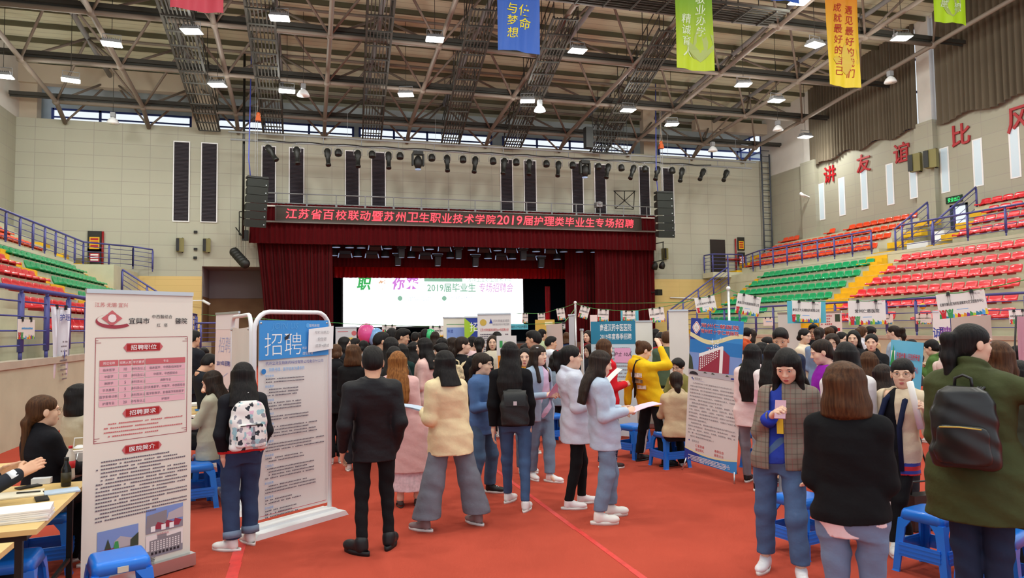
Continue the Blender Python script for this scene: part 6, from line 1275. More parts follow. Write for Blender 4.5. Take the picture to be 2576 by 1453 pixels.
    sk=skin or (SKIN if f else SKIN2)
    qmesh('body',np.concatenate(VV),np.concatenate(QQ),sk,t)
    # ---- face
    seen=abs(((a+hy+180)%360)-180)
    if (face if face is not None else seen>55):
        for q in (-1,1):
            m=MB(); m.ell(hc+HS*(Rh@np.array((q*.0305,.0835,.002))),np.array((.0125,.007,.0052))*HS,10,6,0,Rh).ell(hc+HS*(Rh@np.array((q*.0305,.0885,.002))),np.array((.0058,.0035,.0056))*HS,8,6,1,Rh)
            m.path([hc+HS*(Rh@np.array((q*.0305+e*.0135,.0895-.006*e*e,.0055-.003*e*e))) for e in (-1,-.5,0,.5,1)],.0014,4,1); m.build('eye',[EYEW,IRIS],t)
            MB().path([hc+HS*(Rh@np.array((q*.031+e*.017,.0915-.01*(q*e>0)*abs(e)-.003*abs(e),.021-.004*e*e))) for e in (-1,-.5,0,.5,1)],[.0012,.0024,.0028,.0024,.0012],5).build('eyebrow',HM['d'],t)
        MB().ell(hc+HS*(Rh@np.array((0,.0925,-.0655))),np.array((.019,.0055,.0042))*HS,12,6,0,Rh).ell(hc+HS*(Rh@np.array((0,.0905,-.0745))),np.array((.016,.006,.0055))*HS,12,6,0,Rh).build('lips',LIP,t)
    if glasses:
        m=MB(); P=lambda u,v,w:hc+HS*(Rh@np.array((u,v,w)))
        for q in (-1,1): m.path([P(q*.034+.025*cos(b),.105,.0-.002+.02*sin(b)) for b in np.linspace(0,2*pi,14,endpoint=False)],.0014,5,close=True); m.path([P(q*.058,.103,.004),P(q*.079,.06,.004),P(q*.08,-.005,.0)],.0014,4)
        m.path([P(-.01,.106,.002),P(.01,.106,.002)],.0014,4); m.build('glasses',m_black if glasses==1 else M('thin gold rim','9c7a5a',.3,metal=.6),t)
    # ---- hair
    if hair:
        st,hcol=hair[0],hair[1]; Lh=hair[2] if len(hair)>2 else .3; bangs=len(hair)>3 and hair[3]
        def mkh():
            s=Sdf(); s.fold=.0022 if lv<2 else .003; s.seed=len(st)+int(Lh*20)
            cutc=np.array((0,.09,-.052)) if bangs else np.array((0,.092,-.03)); cr_=np.array((.057,.075,.082)) if bangs else np.array((.062,.078,.1))
            def face_(x,y,z,c=cutc,r=cr_): return (1-np.sqrt(((x-c[0])/r[0])**2+((y-c[1])/r[1])**2+((z-c[2])/r[2])**2))*f32(min(r))
            neckcut=lambda z0,sl:(lambda x,y,z:f32(z0)+f32(sl)*(y+.05)-z+0*x)
            if st in('short','buzz'):
                g=.0 if st=='buzz' else .006; s.ell((0,-.014,.036+g),(.08+g*.5,.1+g*.5,.082+g)); s.ell((0,.02,.075),(.065,.075,.045+g),.03); s.ell((0,-.034,-.012),(.077,.083,.072),.03)
                if st=='short': s.ell((0,.055,.085),(.06,.05,.035),.03)
                s.cuts+=[face_,neckcut(-.05,.75)]
            elif st=='shortf': s.ell((0,-.014,.036),(.092,.11,.094)).ell((0,.04,.06),(.075,.065,.055),.03); s.cuts+=[face_,neckcut(-.085,.35)]; s.fold=.005
            elif st=='bob': s.prof([-.17,-.15,-.1,-.02,.03,.07],[.1,.122,.12,.104,.094,.07],[.075,.095,.104,.107,.107,.08],0,[-.03,-.03,-.028,-.022,-.015,-.01],.04).ell((0,-.014,.034),(.09,.108,.092),.05); s.cuts+=[face_]; s.fold=.004
            else:
                s.ell((0,-.014,.034),(.084,.104,.087))
                if st=='long':
                    zt=[.03,-.05,-.12,-.2,-.28,-.36,-.5]; zs=[q for q in zt if q>-Lh]+[-Lh]; g=lambda v:np.interp(zs,zt[::-1],v[::-1])
                    s.prof(zs,g([.085,.092,.104,.118,.126,.116,.095]),g([.088,.08,.066,.048,.042,.036,.03]),0,g([-.02,-.034,-.068,-.104,-.12,-.122,-.115]),.03,2.1)
                    for q in (-1,1): s.cone((q*.07,.0,.02),(q*.082,.012,-.1),.022,.024,.03).cone((q*.082,.012,-.1),(q*.1,-.02 if bangs!=2 else .075,-min(Lh,.3)),.024,.028,.03)
                elif st=='pony': s.cone((0,-.1,.045),(0,-.145,.03),.022,.035,.02).cone((0,-.145,.03),(.005,-.15,-.08),.037,.036,.03).cone((.005,-.15,-.08),(.01,-.125,-.08-Lh),.036,.014,.03); s.cuts+=[]; s.cone((0,-.05,-.04),(0,-.03,-.06),.06,.045,.04)
                elif st=='lowpony': s.cone((0,-.08,-.05),(0,-.11,-.08),.03,.03,.03).cone((0,-.11,-.08),(.01,-.125,-.08-Lh),.034,.02,.03); s.ell((0,-.045,-.03),(.072,.06,.06),.04)
                elif st=='bun': s.ell((0,-.105,-.045),(.042,.038,.042),.015).ell((0,-.045,-.03),(.07,.06,.055),.04)
                elif st=='topbun': s.ell((0,-.1,.055),(.05,.045,.045),.015).cone((0,-.05,-.04),(0,-.03,-.06),.06,.045,.04)
                s.cuts+=[face_]
            return s.mesh(hR)
        Vr,Qr=cached(('hair',st,round(Lh,2),bangs,hR),mkh); Rhair=Rh if st not in('long',) else rotz(yaw)@rotx(-radians(hp)*.75)@roty(radians(hr)); qmesh('hair',tf(Vr*HS,Rhair,hc),Qr,HM[hcol],t)
        if st in('pony','lowpony') and lv<2: z=.04 if st=='pony' else -.075; MB().path([hc+Rh@np.array((.026*cos(b),-.118 if st=='pony' else -.1,z+.026*sin(b))) for b in np.linspace(0,2*pi,10,endpoint=False)],.007,5,close=True).build('hair_tie',m_black,t)
    # ---- clothes
    if top:
        mt=top['m']; lo=top.get('lo',.02)*.72; hem=top.get('hem',.5)*s_+dz; sl=top.get('sl',1.0); fr=top.get('fl',0)
        s=Sdf(); s.fold=.62*top.get('fold',.0035 if lv<2 else .004); s.seed=len(PEOPLE)
        zz=np.concatenate([[hem],zq[zq>hem+.01]]); g=lambda v:np.interp(zz,zq,v); flare=fr*np.clip((zq[4]-zz)/.3,0,1); ext=np.clip((zq[1]-zz)/.3,0,1)
        s.prof(zz,np.maximum(g(hw),.09*s_*(zz<zq[2]))+lo+flare,np.maximum(g(hd),.066*s_*(zz<zq[2]))+lo*.9+flare,cxf(zz)+0*zz,cyf(zz)+0*zz,.03,2.3)
        sr_=tuple(q*(.86 if 'sr' in top else 1) for q in (top.get('sr',(.054,.048,.040)) if f else top.get('sr',(.066,.056,.044))))
        for i in (0,1):
            s.cone((cx[-2]+(S0[i][0]-cx[-2])*.35,cy[-2],zq[-2]-.015),S0[i],.052,sr_[0]*.97,.04); e2=S0[i]+(EL[i]-S0[i])*1.0
            if sl>.5: w2=EL[i]+(WR[i]-EL[i])*min(1,(sl-.5)*2)*1.0; s.cone(S0[i],EL[i],sr_[0],sr_[1],.035).cone(EL[i],w2,sr_[1],sr_[2],.025)
            else: s.cone(S0[i],S0[i]+(EL[i]-S0[i])*sl*2,sr_[0],sr_[1],.035)
        nk=top.get('neck'); 
        if nk=='hood': s.tor(nb+Rh@np.array((0,.012,.015))*1,.075,.026,-.5,.03,1.05).ell((nb[0],nb[1]-(.05 if hair[0]=='long' else .085),nb[2]-(.1 if hair[0]=='long' else .05)),(.1,.03 if hair[0]=='long' else .05,.09),.04)
        elif nk=='high': s.cone(nb+(0,.01,-.02),nb+(0,.012,.045),.066,.06,.02)
        elif nk=='collar': s.tor(nb+np.array((0,.012,.0)),.06,.016,-.35,.02,1.1)
        elif nk=='crew': s.tor(nb+np.array((0,.015,-.015)),.062,.011,-.4,.015,1.1)
        s.cuts.append(lambda x,y,z:f32(hem)-z+f32(top.get('slant',0))*x+0*y)
        if nk in('hood','high','collar','crew'):
            c0=nb+np.array((0,.014,0)); rr=.05 if f else .058
            s.cuts.append(lambda x,y,z:np.minimum(f32(rr)-np.sqrt((x-c0[0])**2+(y-c0[1]-.35*(z-c0[2]))**2),z-f32(nb[2]-.03)))
        if open_:
            wz=open_['w']; s.cuts.append(lambda x,y,z:np.minimum(f32(wz)*(1+.25*np.clip((f32(sz)-z)*2,-1,1.5))-np.abs(x-f32(cx[5])*0),y-f32(cy[5])-0.0*x))
        V,Q=s.mesh(hG); mi=None; mats=[mt]
        if top.get('bands'):
            C=V[Q].mean(1); mi=np.zeros(len(Q),int)
            for z0,z1,mm in top['bands']:
                mats.append(mm); mi[(C[:,2]>z0*s_+dz)&(C[:,2]<z1*s_+dz)]=len(mats)-1
        qmesh(top.get('n','jacket'),V,Q,mats,t,mi)
        if open_:
            s=Sdf(); zi=zq[zq>hem-.02]; gi=lambda v:np.interp(zi,zq,v); s.prof(zi,gi(hw)+lo*.35,gi(hd)+lo*.35,cxf(zi),cyf(zi),.03); s.fold=.003
            V,Q=s.mesh(hG); qmesh('shirt',V,Q,open_['m'],t)
        if top.get('cuff'):
            for i in (0,1): v=nrm(WR[i]-EL[i]); MB().path([WR[i]-v*.045,WR[i]-v*.0],[sr_[2]*1.08,sr_[2]*1.02],14).build('cuff',top['cuff'],t)
    if bot:
        mb_=bot['m']; ty=bot['t']; s=Sdf(); s.fold=bot.get('fold',.003); s.seed=len(PEOPLE)+3; ln=bot.get('len',1.0)
        zw=np.array([.455,.50,.53,.57,.62])*s_+dz; g=lambda v:np.interp(zw,zq,v)
        if ty in('skinny','straight','wide'):
            r1,r2,r3={'skinny':(.086,.058,.046),'straight':(.09,.072,.066),'wide':(.094,.098,.13)}[ty]
            s.prof(zw,g(hw)+.006,g(hd)+.008,cxf(zw)*1.,cyf(zw),.03)
            for i in (0,1): e=KN[i]+(AN[i]-KN[i])*ln; s.cone(HP[i],KN[i],r1,r2,.045).cone(KN[i],e,r2,r3,.03 if ty!='wide' else .05)
            if not sit:
                for i in (0,1):
                    e=KN[i]+(AN[i]-KN[i])*ln
                zc=min(KN[i][2]+(AN[i][2]-KN[i][2])*ln for i in (0,1))-.01; s.cuts.append(lambda x,y,z:f32(max(.03,zc))-z+0*x+0*y)
        else:
            zh=bot['hem']*s_; zs=np.array([zh,(zh+zw[0])/2,*zw]); mid=(AN[0]+AN[1])/2; w0=bot.get('w',.17); s.prof(zs,[w0,(w0+.17)/2,*(g(hw)+.012)],[w0*.8,.13,*(g(hd)+.014)],0,[mid[1]*.5+.0,mid[1]*.25,*cyf(zw)],.03)
        V,Q=s.mesh(hG); mi=None; mats=[mb_]
        if bot.get('stripe'):
            C=V[Q].mean(1); mats.append(bot['stripe']); mi=((np.abs(C[:,1])<.014+.0*C[:,2])&(np.abs(C[:,0])>.09)).astype(int)
        qmesh(bot.get('n','trousers'),V,Q,mats,t,mi)
        if bot.get('cuff'):
            for i in (0,1): e=KN[i]+(AN[i]-KN[i])*ln; v=nrm(AN[i]-KN[i]); MB().path([e-v*.05,e+v*.008],[r3*1.12,r3*1.14],16).build('cuff',bot['cuff'],t)
    if shoe and bot and lv<2:
        ms=M('shoe '+shoe[1],shoe[1],.5); kind=shoe[0]; th=.035 if kind=='chunky' else .026 if kind!='flat' else .012; msl=M('sole '+(shoe[2] if len(shoe)>2 else 'e6e3de'),shoe[2] if len(shoe)>2 else 'e6e3de',.6)
        for i in (0,1):
            Va,Qa=shoe_arr(kind,.007 if lv==0 else .01); Rf=rotz(radians(fa[i])); c=AN[i]+np.array((0,0,-.085)); off=Rf@np.array((0,.045,0)); sc=.93 if f else 1.06
            o=qmesh('shoe',tf(Va*sc,Rf,c+off),Qa,ms,t); Vs,Qs=sole_arr(th); qmesh('sole',tf(Vs*sc,Rf,c+off),Qs,msl,o)
            if kind=='sneaker' and lv==0:
                m=MB()
                for k in range(4): p=np.array((0,.04+.02*k,.078-.008*k)); m.path([c+off+Rf@(p+np.array((-.02,0,-.004))),c+off+Rf@(p+np.array((0,0,.003))),c+off+Rf@(p+np.array((.02,0,-.004)))],.003,4)
                m.build('laces',m_wp,o)
    Rw=rotz(rz); W_=lambda p:Rw@np.asarray(p)+base
    info=dict(t=t,base=base,rz=rz,nb=nb,S0=S0,EL=EL,WR=WR,HANDS=HANDS,hc=hc,W=W_,s=s_,dz=dz,zq=zq,hw=hw,hd=hd,cyf=cyf,cxf=cxf,d=d,lv=lv,Rw=Rw,Rh=Rh)
    PEOPLE.append(info); return info
# ---- things people carry
def carry(info,name,label,cat,side=None,loc=None,group=None):
    p=info['W'](info['HANDS'][side][0] if loc is None else loc); return thing(name,label,cat,p,info['rz'],group)
def paper_in(info,side,label,w=.21,h=.29,mat=None,tilt=.6,name='paper_sheet',cat='paper',off=(0,.03,.03),yaw=0,n=1):
    h0=info['HANDS'][side][0]+np.array(off); t=carry(info,name,label,cat,loc=h0)
    for k in range(n):
        R0=rotz(yaw+.08*k)@rotx(tilt); MB().add(*_sheet(w,h,R0,.004*k)).build('sheet' if n==1 else 'leaflet',mat or m_paper,t)
    return t
def _sheet(w,h,R0,o):
    V=[];nu=4
    for s_ in (0,.003):
        for j in range(nu+1):
            for i in range(2): V.append(((i-.5)*w,(j/nu-.3)*h,o+s_+.012*sin(pi*j/nu)))
    F_=[];b=2*(nu+1)
    for j in range(nu): a=2*j; F_+= [(a+b,a+1+b,a+3+b,a+2+b),(a,a+2,a+3,a+1),(a,a+b,a+2+b,a+2),(a+1,a+3,a+3+b,a+1+b)]
    F_+=[(0,1,1+b,b),(b-2,2*b-2,2*b-1,b-1)]
    return (np.array(V)@R0.T,F_)
def phone_in(info,side,label,c='b58a9a'):
    t=carry(info,'mobile_phone',label,'phone',loc=info['HANDS'][side][0]+np.array((0,.012,.03))); Rr=rotx(-.9)
    MB().box((0,0,0),(.074,.15,.009),Rr).build('case',M('phone '+c,c,.25,coat=.4),t); MB().box(Rr@np.array((0,0,-.006)),(.066,.14,.002),Rr).build('screen',m_black,t); return t
def backpack(info,label,mat,w=.28,h=.38,dp=.13,zt=.80,strap=None,pocket=True,kind=0,lo=.03,metal=None):
    z1=zt*info['s']+info['dz']; zc=z1-h/2; yb=float(info['cyf'](zc))-float(np.interp(zc,info['zq'],info['hd']))-lo-.012; cx=float(info['cxf'](zc))
    t=thing('backpack',label,'backpack',info['W']((cx,yb,z1)),info['rz'])
    s=Sdf(); zz=np.array([-h,-h*.97,-h*.8,-h*.5,-h*.2,-h*.06,0]); k=np.array([.86,.95,1.0,.97,.88,.72,.45]); s.prof(zz,k*w/2,k*dp/2,0,-dp/2,.03,3.2); s.fold=.004; s.seed=3
    V,Q=s.mesh(.009); qmesh('main_compartment',V,Q,mat,t)
    if pocket:
        s=Sdf(); s.prof(np.array([-h*.93,-h*.9,-h*.7,-h*.5,-h*.46]),np.array([.7,.8,.85,.75,.6])*w/2,.035,0,-dp*1.02,.02,3); s.fold=.003; V,Q=s.mesh(.008); qmesh('front_pocket',V,Q,mat,t)
        MB().path([(-w*.3,-dp-.034,-h*.49),(0,-dp-.042,-h*.475),(w*.3,-dp-.034,-h*.49)],.004,5).build('zip',metal or m_black,t)
    if kind==1:
        f=MB().grid(lambda u,v:((u-.5)*w*.8*(1-.1*v),-dp*.55-.06*sin(pi*v*.5)-.02-.01*sin(pi*u),-.01-v*h*.42+.03*sin(pi*v)),8,8); f.build('flap',mat,t); MB().box((0,-dp-.055,-h*.36),(.035,.012,.04)).build('buckle',m_chrome,t)
    MB().path([(-.045,-.05,-.02),(-.04,-.05,.045),(0,-.05,.065),(.04,-.05,.045),(.045,-.05,-.02)],.009,6).build('grab_handle',strap or mat,t)
    for i,q in enumerate((-1,1)):
        S=info['S0'][i]-np.array((cx,yb,z1)); P=[(q*.06,-.02,-.03),(S[0]*.55,S[1]-.07,S[2]+.02),(S[0]*.6,S[1]-.02,S[2]+.072),(S[0]*.62,S[1]+.05,S[2]+.05),(S[0]*.66,S[1]+.115,S[2]-.05),(S[0]*.75,S[1]+.11,S[2]-.2)]
        m=MB()
        for sh in (-.014,0,.014): m.path([np.array(p)+(sh,0,0) for p in P],.009,5)
        m.build('strap',strap or mat,t)
    return t
def strap_over(info,label,mat,side=1,wd=.02,zl=.55,name='shoulder_strap',lo=.03):
    """a bag strap running from one shoulder across the back"""
    S=info['S0'][side]; P=[]
    for u in np.linspace(0,1,9):
        z=info['nb'][2]-.02-(info['nb'][2]-.02-zl*info['s'])*u; x=S[0]*(.45-1.35*u); hd=float(np.interp(z,info['zq'],info['hd'])); hw=float(np.interp(z,info['zq'],info['hw']))+lo; yy=float(info['cyf'](z))-(hd+lo)*sqrt(max(.05,1-min(1,abs(x/hw))**2.3))-.012; P.append((x,yy,z))
    P=[(S[0]*.42,info['nb'][1]+.1,info['nb'][2]-.08),(S[0]*.46,info['nb'][1]+.02,info['nb'][2]+.005)]+P
    t=thing(name,label,'bag strap',info['base'],info['rz']); m=MB()
    for sh in (-wd,0,wd): m.path([np.array(p)+np.array((sh*.5,0,sh)) for p in P],.011,5)
    m.build('webbing',mat,t); return t
C=cloth
# ======================= the people nearest the camera =======================
jean=lambda c:C(c,.85,'denim')
blackm=C('17171a'); 
p=person('young woman in black denim jacket and cuffed jeans with a triangle patterned backpack',612,907,feet=[(583,1383),(628,1366)],a=14,hy=-8,hp=8,hair=('long','k',.25),top=dict(m=C('191a20',.8,'denim'),lo=.03,hem=.515,nk=0,bands=[(.0,.53,P_['red'])]),bot=dict(t='straight',m=jean('33415f'),len=.93,cuff=jean('74839a')),arms=('pocket','pocket'),fa=(45,12))
backpack(p,'white backpack printed with pastel triangles on the back of the black denim jacket',trianglemat(),.30,.40,.14,.80)
p=person('man in black jacket, black trousers and black shoes seen from behind',938,867,feet=[(908,1392),(978,1376)],a=6,hy=-10,hp=6,sex='m',hair=('buzz','k'),top=dict(m=C('1d1d20',.55),lo=.035,hem=.44,neck='high',fold=.005,sr=(.074,.07,.05)),bot=dict(t='skinny',m=C('151517'),len=.98,fold=.005),shoe=('chunky','18181a','141416'),arms=(((.18,-.05,-1),(.02,.55,-.85),'relax'),((.16,-.1,-1),(-.1,.5,-.8),'relax')),fa=(35,-20))
p=person('woman with long light brown hair in a pink wool coat and lace skirt',1000,879,feet=[(1008,1272),(1050,1266)],a=-4,hair=('long','r',.44),top=dict(m=C('e0b2ae',.95,None,.4),lo=.05,hem=.22,fl=.03,n='coat',sr=(.07,.07,.06)),bot=dict(t='skirt',m=M('lace skirt','dcbfc4',.8,var=(40,.15)),hem=.1,w=.2,n='skirt'),shoe=('flat','4a3d3a','2a2422'),arms=('down','hold'))
p=person('woman in cream hooded jacket and wide grey trousers striding left',1116,877,feet=[(1068,1334),(1200,1318)],a=32,hy=10,hair=('long','k',.2),top=dict(m=C('e6d3a8',.8),lo=.06,hem=.415,neck='hood',fl=.03,fold=.006,sr=(.078,.075,.055)),bot=dict(t='wide',m=C('6f727c'),len=.88,fold=.004),shoe=('sneaker','8a7676'),arms=('hold','down'),fa=(25,5))
paper_in(p,0,'fan of leaflets held by the woman in the cream hooded jacket',.2,.28,m_paper2,.2,'leaflet','leaflets',(-.02,.05,.02),.6,n=3)
p=person('bespectacled young woman in blue denim jacket holding a white sheet',1214,884,feet=[(1190,1252),(1236,1238)],a=-118,hy=12,hp=4,hair=('lowpony','d',.16,True),glasses=1,top=dict(m=C('4d6b99',.85,'denim'),lo=.04,hem=.43,neck='collar',cuff=jean('9db0c8'),sr=(.068,.064,.055)),bot=dict(t='straight',m=jean('4a627e'),len=.95),shoe=('sneaker','1c1c1e'),arms=('read','hold'))
paper_in(p,1,'white sheet in the hands of the bespectacled woman in the denim jacket',.21,.3,None,.9,off=(-.03,.05,.08))
p=person('woman with very long straight black hair, black sweater and blue jeans, seen from behind',1283,856,feet=[(1278,1262),(1322,1284)],a=2,hy=-6,hair=('long','k',.48),top=dict(m=C('131316',.95),lo=.045,hem=.49,sr=(.072,.078,.05),fold=.005),bot=dict(t='skinny',m=jean('445c80'),len=.93),shoe=('sneaker','eceae8'),arms=('down','down'),fa=(-30,-18))
backpack(p,'black flap backpack on the woman with very long straight black hair',M('black nylon','1a1b1c',.5,bump=(90,.1)),.29,.36,.13,.72,kind=1,pocket=False,lo=.05)
p=person('young woman with a hair clip in pale denim vest and lilac sweater',1354,864,feet=[(1340,1205),(1386,1212)],a=-138,hy=14,hair=('long','d',.4,2),top=dict(m=C('9fb0c4',.85,'denim'),lo=.035,hem=.44,neck='collar'),open_=dict(w=.075,m=C('cdb4cf',.95)),bot=dict(t='straight',m=jean('74879d'),len=.92),shoe=('sneaker','eceaea'),arms=('hold','hold'),fa=(20,-15))
t=carry(p,'hair_clip','white hair clip on the young woman in lilac','hair clip',loc=p['hc']+np.array((.055,.03,.075))); MB().box((0,0,.012),(.012,.05,.012)).build('clip',m_white,t)
paper_in(p,0,'pale pink folder held by the young woman in the lilac sweater',.24,.31,M('pink folder','d9b6d8',.5),.8,'folder','folder',(.06,.06,.06))
p=person('woman in mustard jacket standing behind the long black hair',1319,872,d=9.0,a=-160,hy=-20,hair=('long','k',.25),top=dict(m=C('d8992c'),lo=.045,hem=.45,neck='collar',sr=(.07,.075,.05)),bot=dict(t='straight',m=jean('5a6b80')),arms=('down','down'))
p=person('woman with red beaded high ponytail in pale hooded jacket and black leggings',1437,865,feet=[(1436,1280),(1468,1266)],a=-78,hy=-6,hair=('pony','k',.15),glasses=1,top=dict(m=C('ccd0dd',.7),lo=.055,hem=.40,neck='hood',fold=.006,fl=.02,sr=(.072,.07,.052)),bot=dict(t='skinny',m=C('121214'),len=.97),shoe=('sneaker','efe8e8'),arms=('read','hold'),fa=(8,-8))
paper_in(p,0,'white sheet read by the woman with the red beaded ponytail',.21,.3,None,.8,off=(.02,.05,.06))
t=carry(p,'hair_tie','hair tie with two red beads on the high ponytail','hair tie',loc=p['hc']+np.array((0,-.125,.055))); [MB().ell((0,q*.02,.005),(.014,.014,.014)).build('bead',P_['red'],t) for q in (-1,1)]
p=person('woman with long dark hair in a pale blue denim jacket and raw hem grey jeans',1511,877,feet=[(1512,1318),(1540,1298)],a=-74,hy=-4,hp=14,hair=('long','d',.4),top=dict(m=C('b6c5d8',.85,'denim'),lo=.055,hem=.42,neck='collar',fold=.005,sr=(.074,.07,.054)),bot=dict(t='straight',m=jean('71839a'),len=.86,fold=.004),shoe=('chunky','e9e6df','e3e0d8'),arms=('hold','hold'),fa=(5,-10))
paper_in(p,1,'pink leaflets held out by the woman in the pale blue denim jacket',.2,.28,M('pink leaflet','e6c6d6',.5),.25,'leaflet','leaflets',(-.02,.09,.02),n=2)
p=person('woman with long brown hair in a red hooded top',1521,849,d=9.4,a=-55,hair=('long','b',.46),top=dict(m=C('cf1f2a',.9),lo=.05,hem=.42,neck='hood',sr=(.07,.068,.052)),bot=dict(t='straight',m=plaidmat('striped navy','2c3550','9aa3b5','2c3550',18,.8)),shoe=('sneaker','3a2a2a'),arms=('hold','hold'))
p=person('woman in a yellow printed hoodie and black track trousers with a hand to her forehead',1620,856,feet=[(1613,1158),(1676,1172)],a=-48,hy=-20,hp=22,hair=('topbun','b',.2),top=dict(m=C('e8bd1c',.85),lo=.085,hem=.475,neck='hood',fold=.006,sr=(.074,.074,.052)),bot=dict(t='straight',m=C('161618'),stripe=C('e6e4e0'),len=.9),shoe=('sneaker','1b1b1d','1e1e20'),arms=('back','face'),fa=(5,-20))
strap_over(p,'black bag strap across the back of the yellow hoodie',m_black,1,.02,.55,lo=.07)
m=MB(); t=carry(p,'back_print','black and white photo prints on the back of the yellow hoodie','print',loc=(0,0,0))
for i,(z,x,w,h) in enumerate(((.73,.02,.2,.06),(.685,-.02,.24,.07),(.63,.04,.15,.05))):
    zz=z*p['s']; hd=float(np.interp(zz,p['zq'],p['hd']))+.062; cy=float(p['cyf'](zz)); V=[]
    m.grid(lambda u,v:(float(p['cxf'](zz))+x+(u-.5)*w,cy-hd*(1-.35*((x+(u-.5)*w)/.17)**2)-.006,zz+(v-.5)*h),6,2,mi=i%2)
m.build('patch',[M('photo print','d8d0c0',.6,var=(30,.5)),M('photo print dark','8a7a60',.6,var=(26,.6))],t)
# seated at the right tables
person('seated woman with short black hair and glasses in an olive jacket',1705,899,d=10.6,a=150,hp=14,sit=True,H=1.6,hair=('shortf','k'),glasses=1,top=dict(m=C('77703c'),lo=.045,hem=.5,neck='collar'),bot=dict(t='straight',m=blackm),arms=('table','write'))
person('woman in a beige hoodie sitting on a blue stool, seen from behind',1700,932,d=9.2,a=8,sit=True,H=1.62,hair=('lowpony','d',.12),top=dict(m=C('c9b592',.9),lo=.055,hem=.49,neck='hood',fold=.006),bot=dict(t='straight',m=C('1c1c20')),arms=('table','table'))
# the group on the right
person('long haired woman in pale pink coat and grey jeans beside the red building poster',1893,861,feet=[(1882,1210),(1908,1232)],a=-22,hair=('long','k',.52),top=dict(m=C('ecd6d4',.9),lo=.05,hem=.42,neck='hood',sr=(.072,.07,.052)),bot=dict(t='skinny',m=jean('8b8f98')),shoe=('sneaker','1b1b1d'),arms=('hold','hold'))
person('woman in a pink and white panelled jacket behind the plaid blazer',1944,861,d=7.6,a=-18,hair=('long','k',.36),top=dict(m=C('e9dfe0',.8),lo=.055,hem=.42,neck='collar',bands=[(.6,.7,C('dcb0bf',.8))]),bot=dict(t='straight',m=jean('8b8f98')),arms=('hold','hold'))
person('man in a navy suit looking down behind the plaid blazer',1963,824,d=8.3,a=172,hp=20,sex='m',hair=('short','k'),top=dict(m=C('1f2a44',.7),lo=.035,hem=.45,neck='collar',n='suit_jacket'),open_=dict(w=.04,m=C('ece9e6',.8)),bot=dict(t='straight',m=C('1c2538')),shoe=('flat','1a1a1a'),arms=('hold','hold'))
pz=plaidmat('plaid blazer','7d7266','4e463f','8a4a4a',14,.5)
p=person('smiling young woman in a brown plaid blazer looking at her phone',1978,872,feet=[(1926,1432),(2016,1466)],a=174,hy=-6,hp=30,hair=('long','k',.42,2),top=dict(m=pz,lo=.05,hem=.475,neck='collar',sr=(.07,.066,.056),n='blazer'),open_=dict(w=.045,m=C('2b3f9e',.9)),bot=dict(t='straight',m=jean('4c6488'),len=.86,fold=.004),shoe=('sneaker','e6e2e6'),arms=('pocket',((.22,.08,-1),(-.5,.75,.6),'grip')),fa=(12,-10))
phone_in(p,1,'pink phone in the hand of the smiling woman in the plaid blazer')
MB().path([p['WR'][1]-.07*nrm(p['WR'][1]-p['EL'][1]),p['WR'][1]],[.058,.05],14).build('cuff',C('2b44c0',.9),p['t'])
t=carry(p,'lanyard','yellow lanyard strip hanging on the plaid blazer','lanyard',loc=(float(p['cxf'](1.1)),float(p['cyf'](1.1))+.135,.74*p['s'])); MB().box((.01,.0,-.08),(.045,.006,.2)).build('ribbon',P_['yellow'],t)
person('woman in a purple sweater looking left',2064,851,d=7.3,a=102,hy=0,hp=16,hair=('lowpony','d',.1),top=dict(m=C('8a1fa0',.95),lo=.04,hem=.47,neck='crew',sr=(.07,.07,.052)),bot=dict(t='straight',m=jean('4a5a70')),arms=('hold','hold'))
person('woman in a white jacket with purple piping behind the brown bob',2128,856,d=6.0,a=4,hair=('long','k',.34),top=dict(m=C('e6e3e4',.7),lo=.06,hem=.45,neck='collar'),bot=dict(t='straight',m=jean('5a6b80')),arms=('hold','hold'))
p=person('woman with brown bob in boxy black sweater and pale jeans, seen from behind',2126,904,d=3.75,a=-6,hy=-4,hair=('bob','b'),top=dict(m=C('141416',.95),lo=.045,hem=.50,neck='crew',sr=(.068,.07,.052),fold=.005,slant=.12),bot=dict(t='skinny',m=jean('7187a4'),fold=.005),arms=('hold','hold'))
s=Sdf(); zi=p['zq']; zz=np.array([.455,.5,.515])*p['s']; s.prof(zz,np.interp(zz,zi,p['hw'])+.012,np.interp(zz,zi,p['hd'])+.014,p['cxf'](zz),p['cyf'](zz),.03,2.3); s.fold=.006; V,Q=s.mesh(.01); qmesh('shirt_tail',V,Q,C('eceaee',.8),p['t'])
MB().path([p['EL'][1]*.75+p['WR'][1]*.25,p['EL'][1]*.6+p['WR'][1]*.4],[.074,.072],14).build('sleeve_patch',P_['yellow'],p['t'])
p=person('woman with thin glasses in a long cream cardigan looking at the camera',2268,897,feet=[(2248,1392),(2282,1372)],a=158,hy=18,hp=2,hair=('lowpony','k',.1,True),glasses=2,top=dict(m=C('d9c9ae',.95),lo=.045,hem=.40,bands=[(.0,.41,P_['red']),(.41,.425,P_['navy']),(.425,.45,P_['red']),(.45,.465,P_['navy'])],fold=.005,sr=(.07,.068,.054),n='cardigan'),open_=dict(w=.055,m=C('14151c',.9)),bot=dict(t='skinny',m=C('18181a'),len=.95),shoe=('sneaker','e4e1de'),arms=(((.26,.0,-1),(.1,.62,.6),'grip'),'down'),fa=(25,-5))
for q in (-1,1): MB().path([p['nb']+np.array((q*.062,.02,.0)),(q*.075+float(p['cxf'](1.2)),float(p['cyf'](1.2))+.115,1.22),(q*.085,float(p['cyf'](1.0))+.125,1.0),(q*.09,.128,.66)],[.018,.022,.02,.018],6).build('lapel',C('1b2340',.9),p['t'])
v=p['WR'][1]-p['EL'][1]; v=nrm(v)
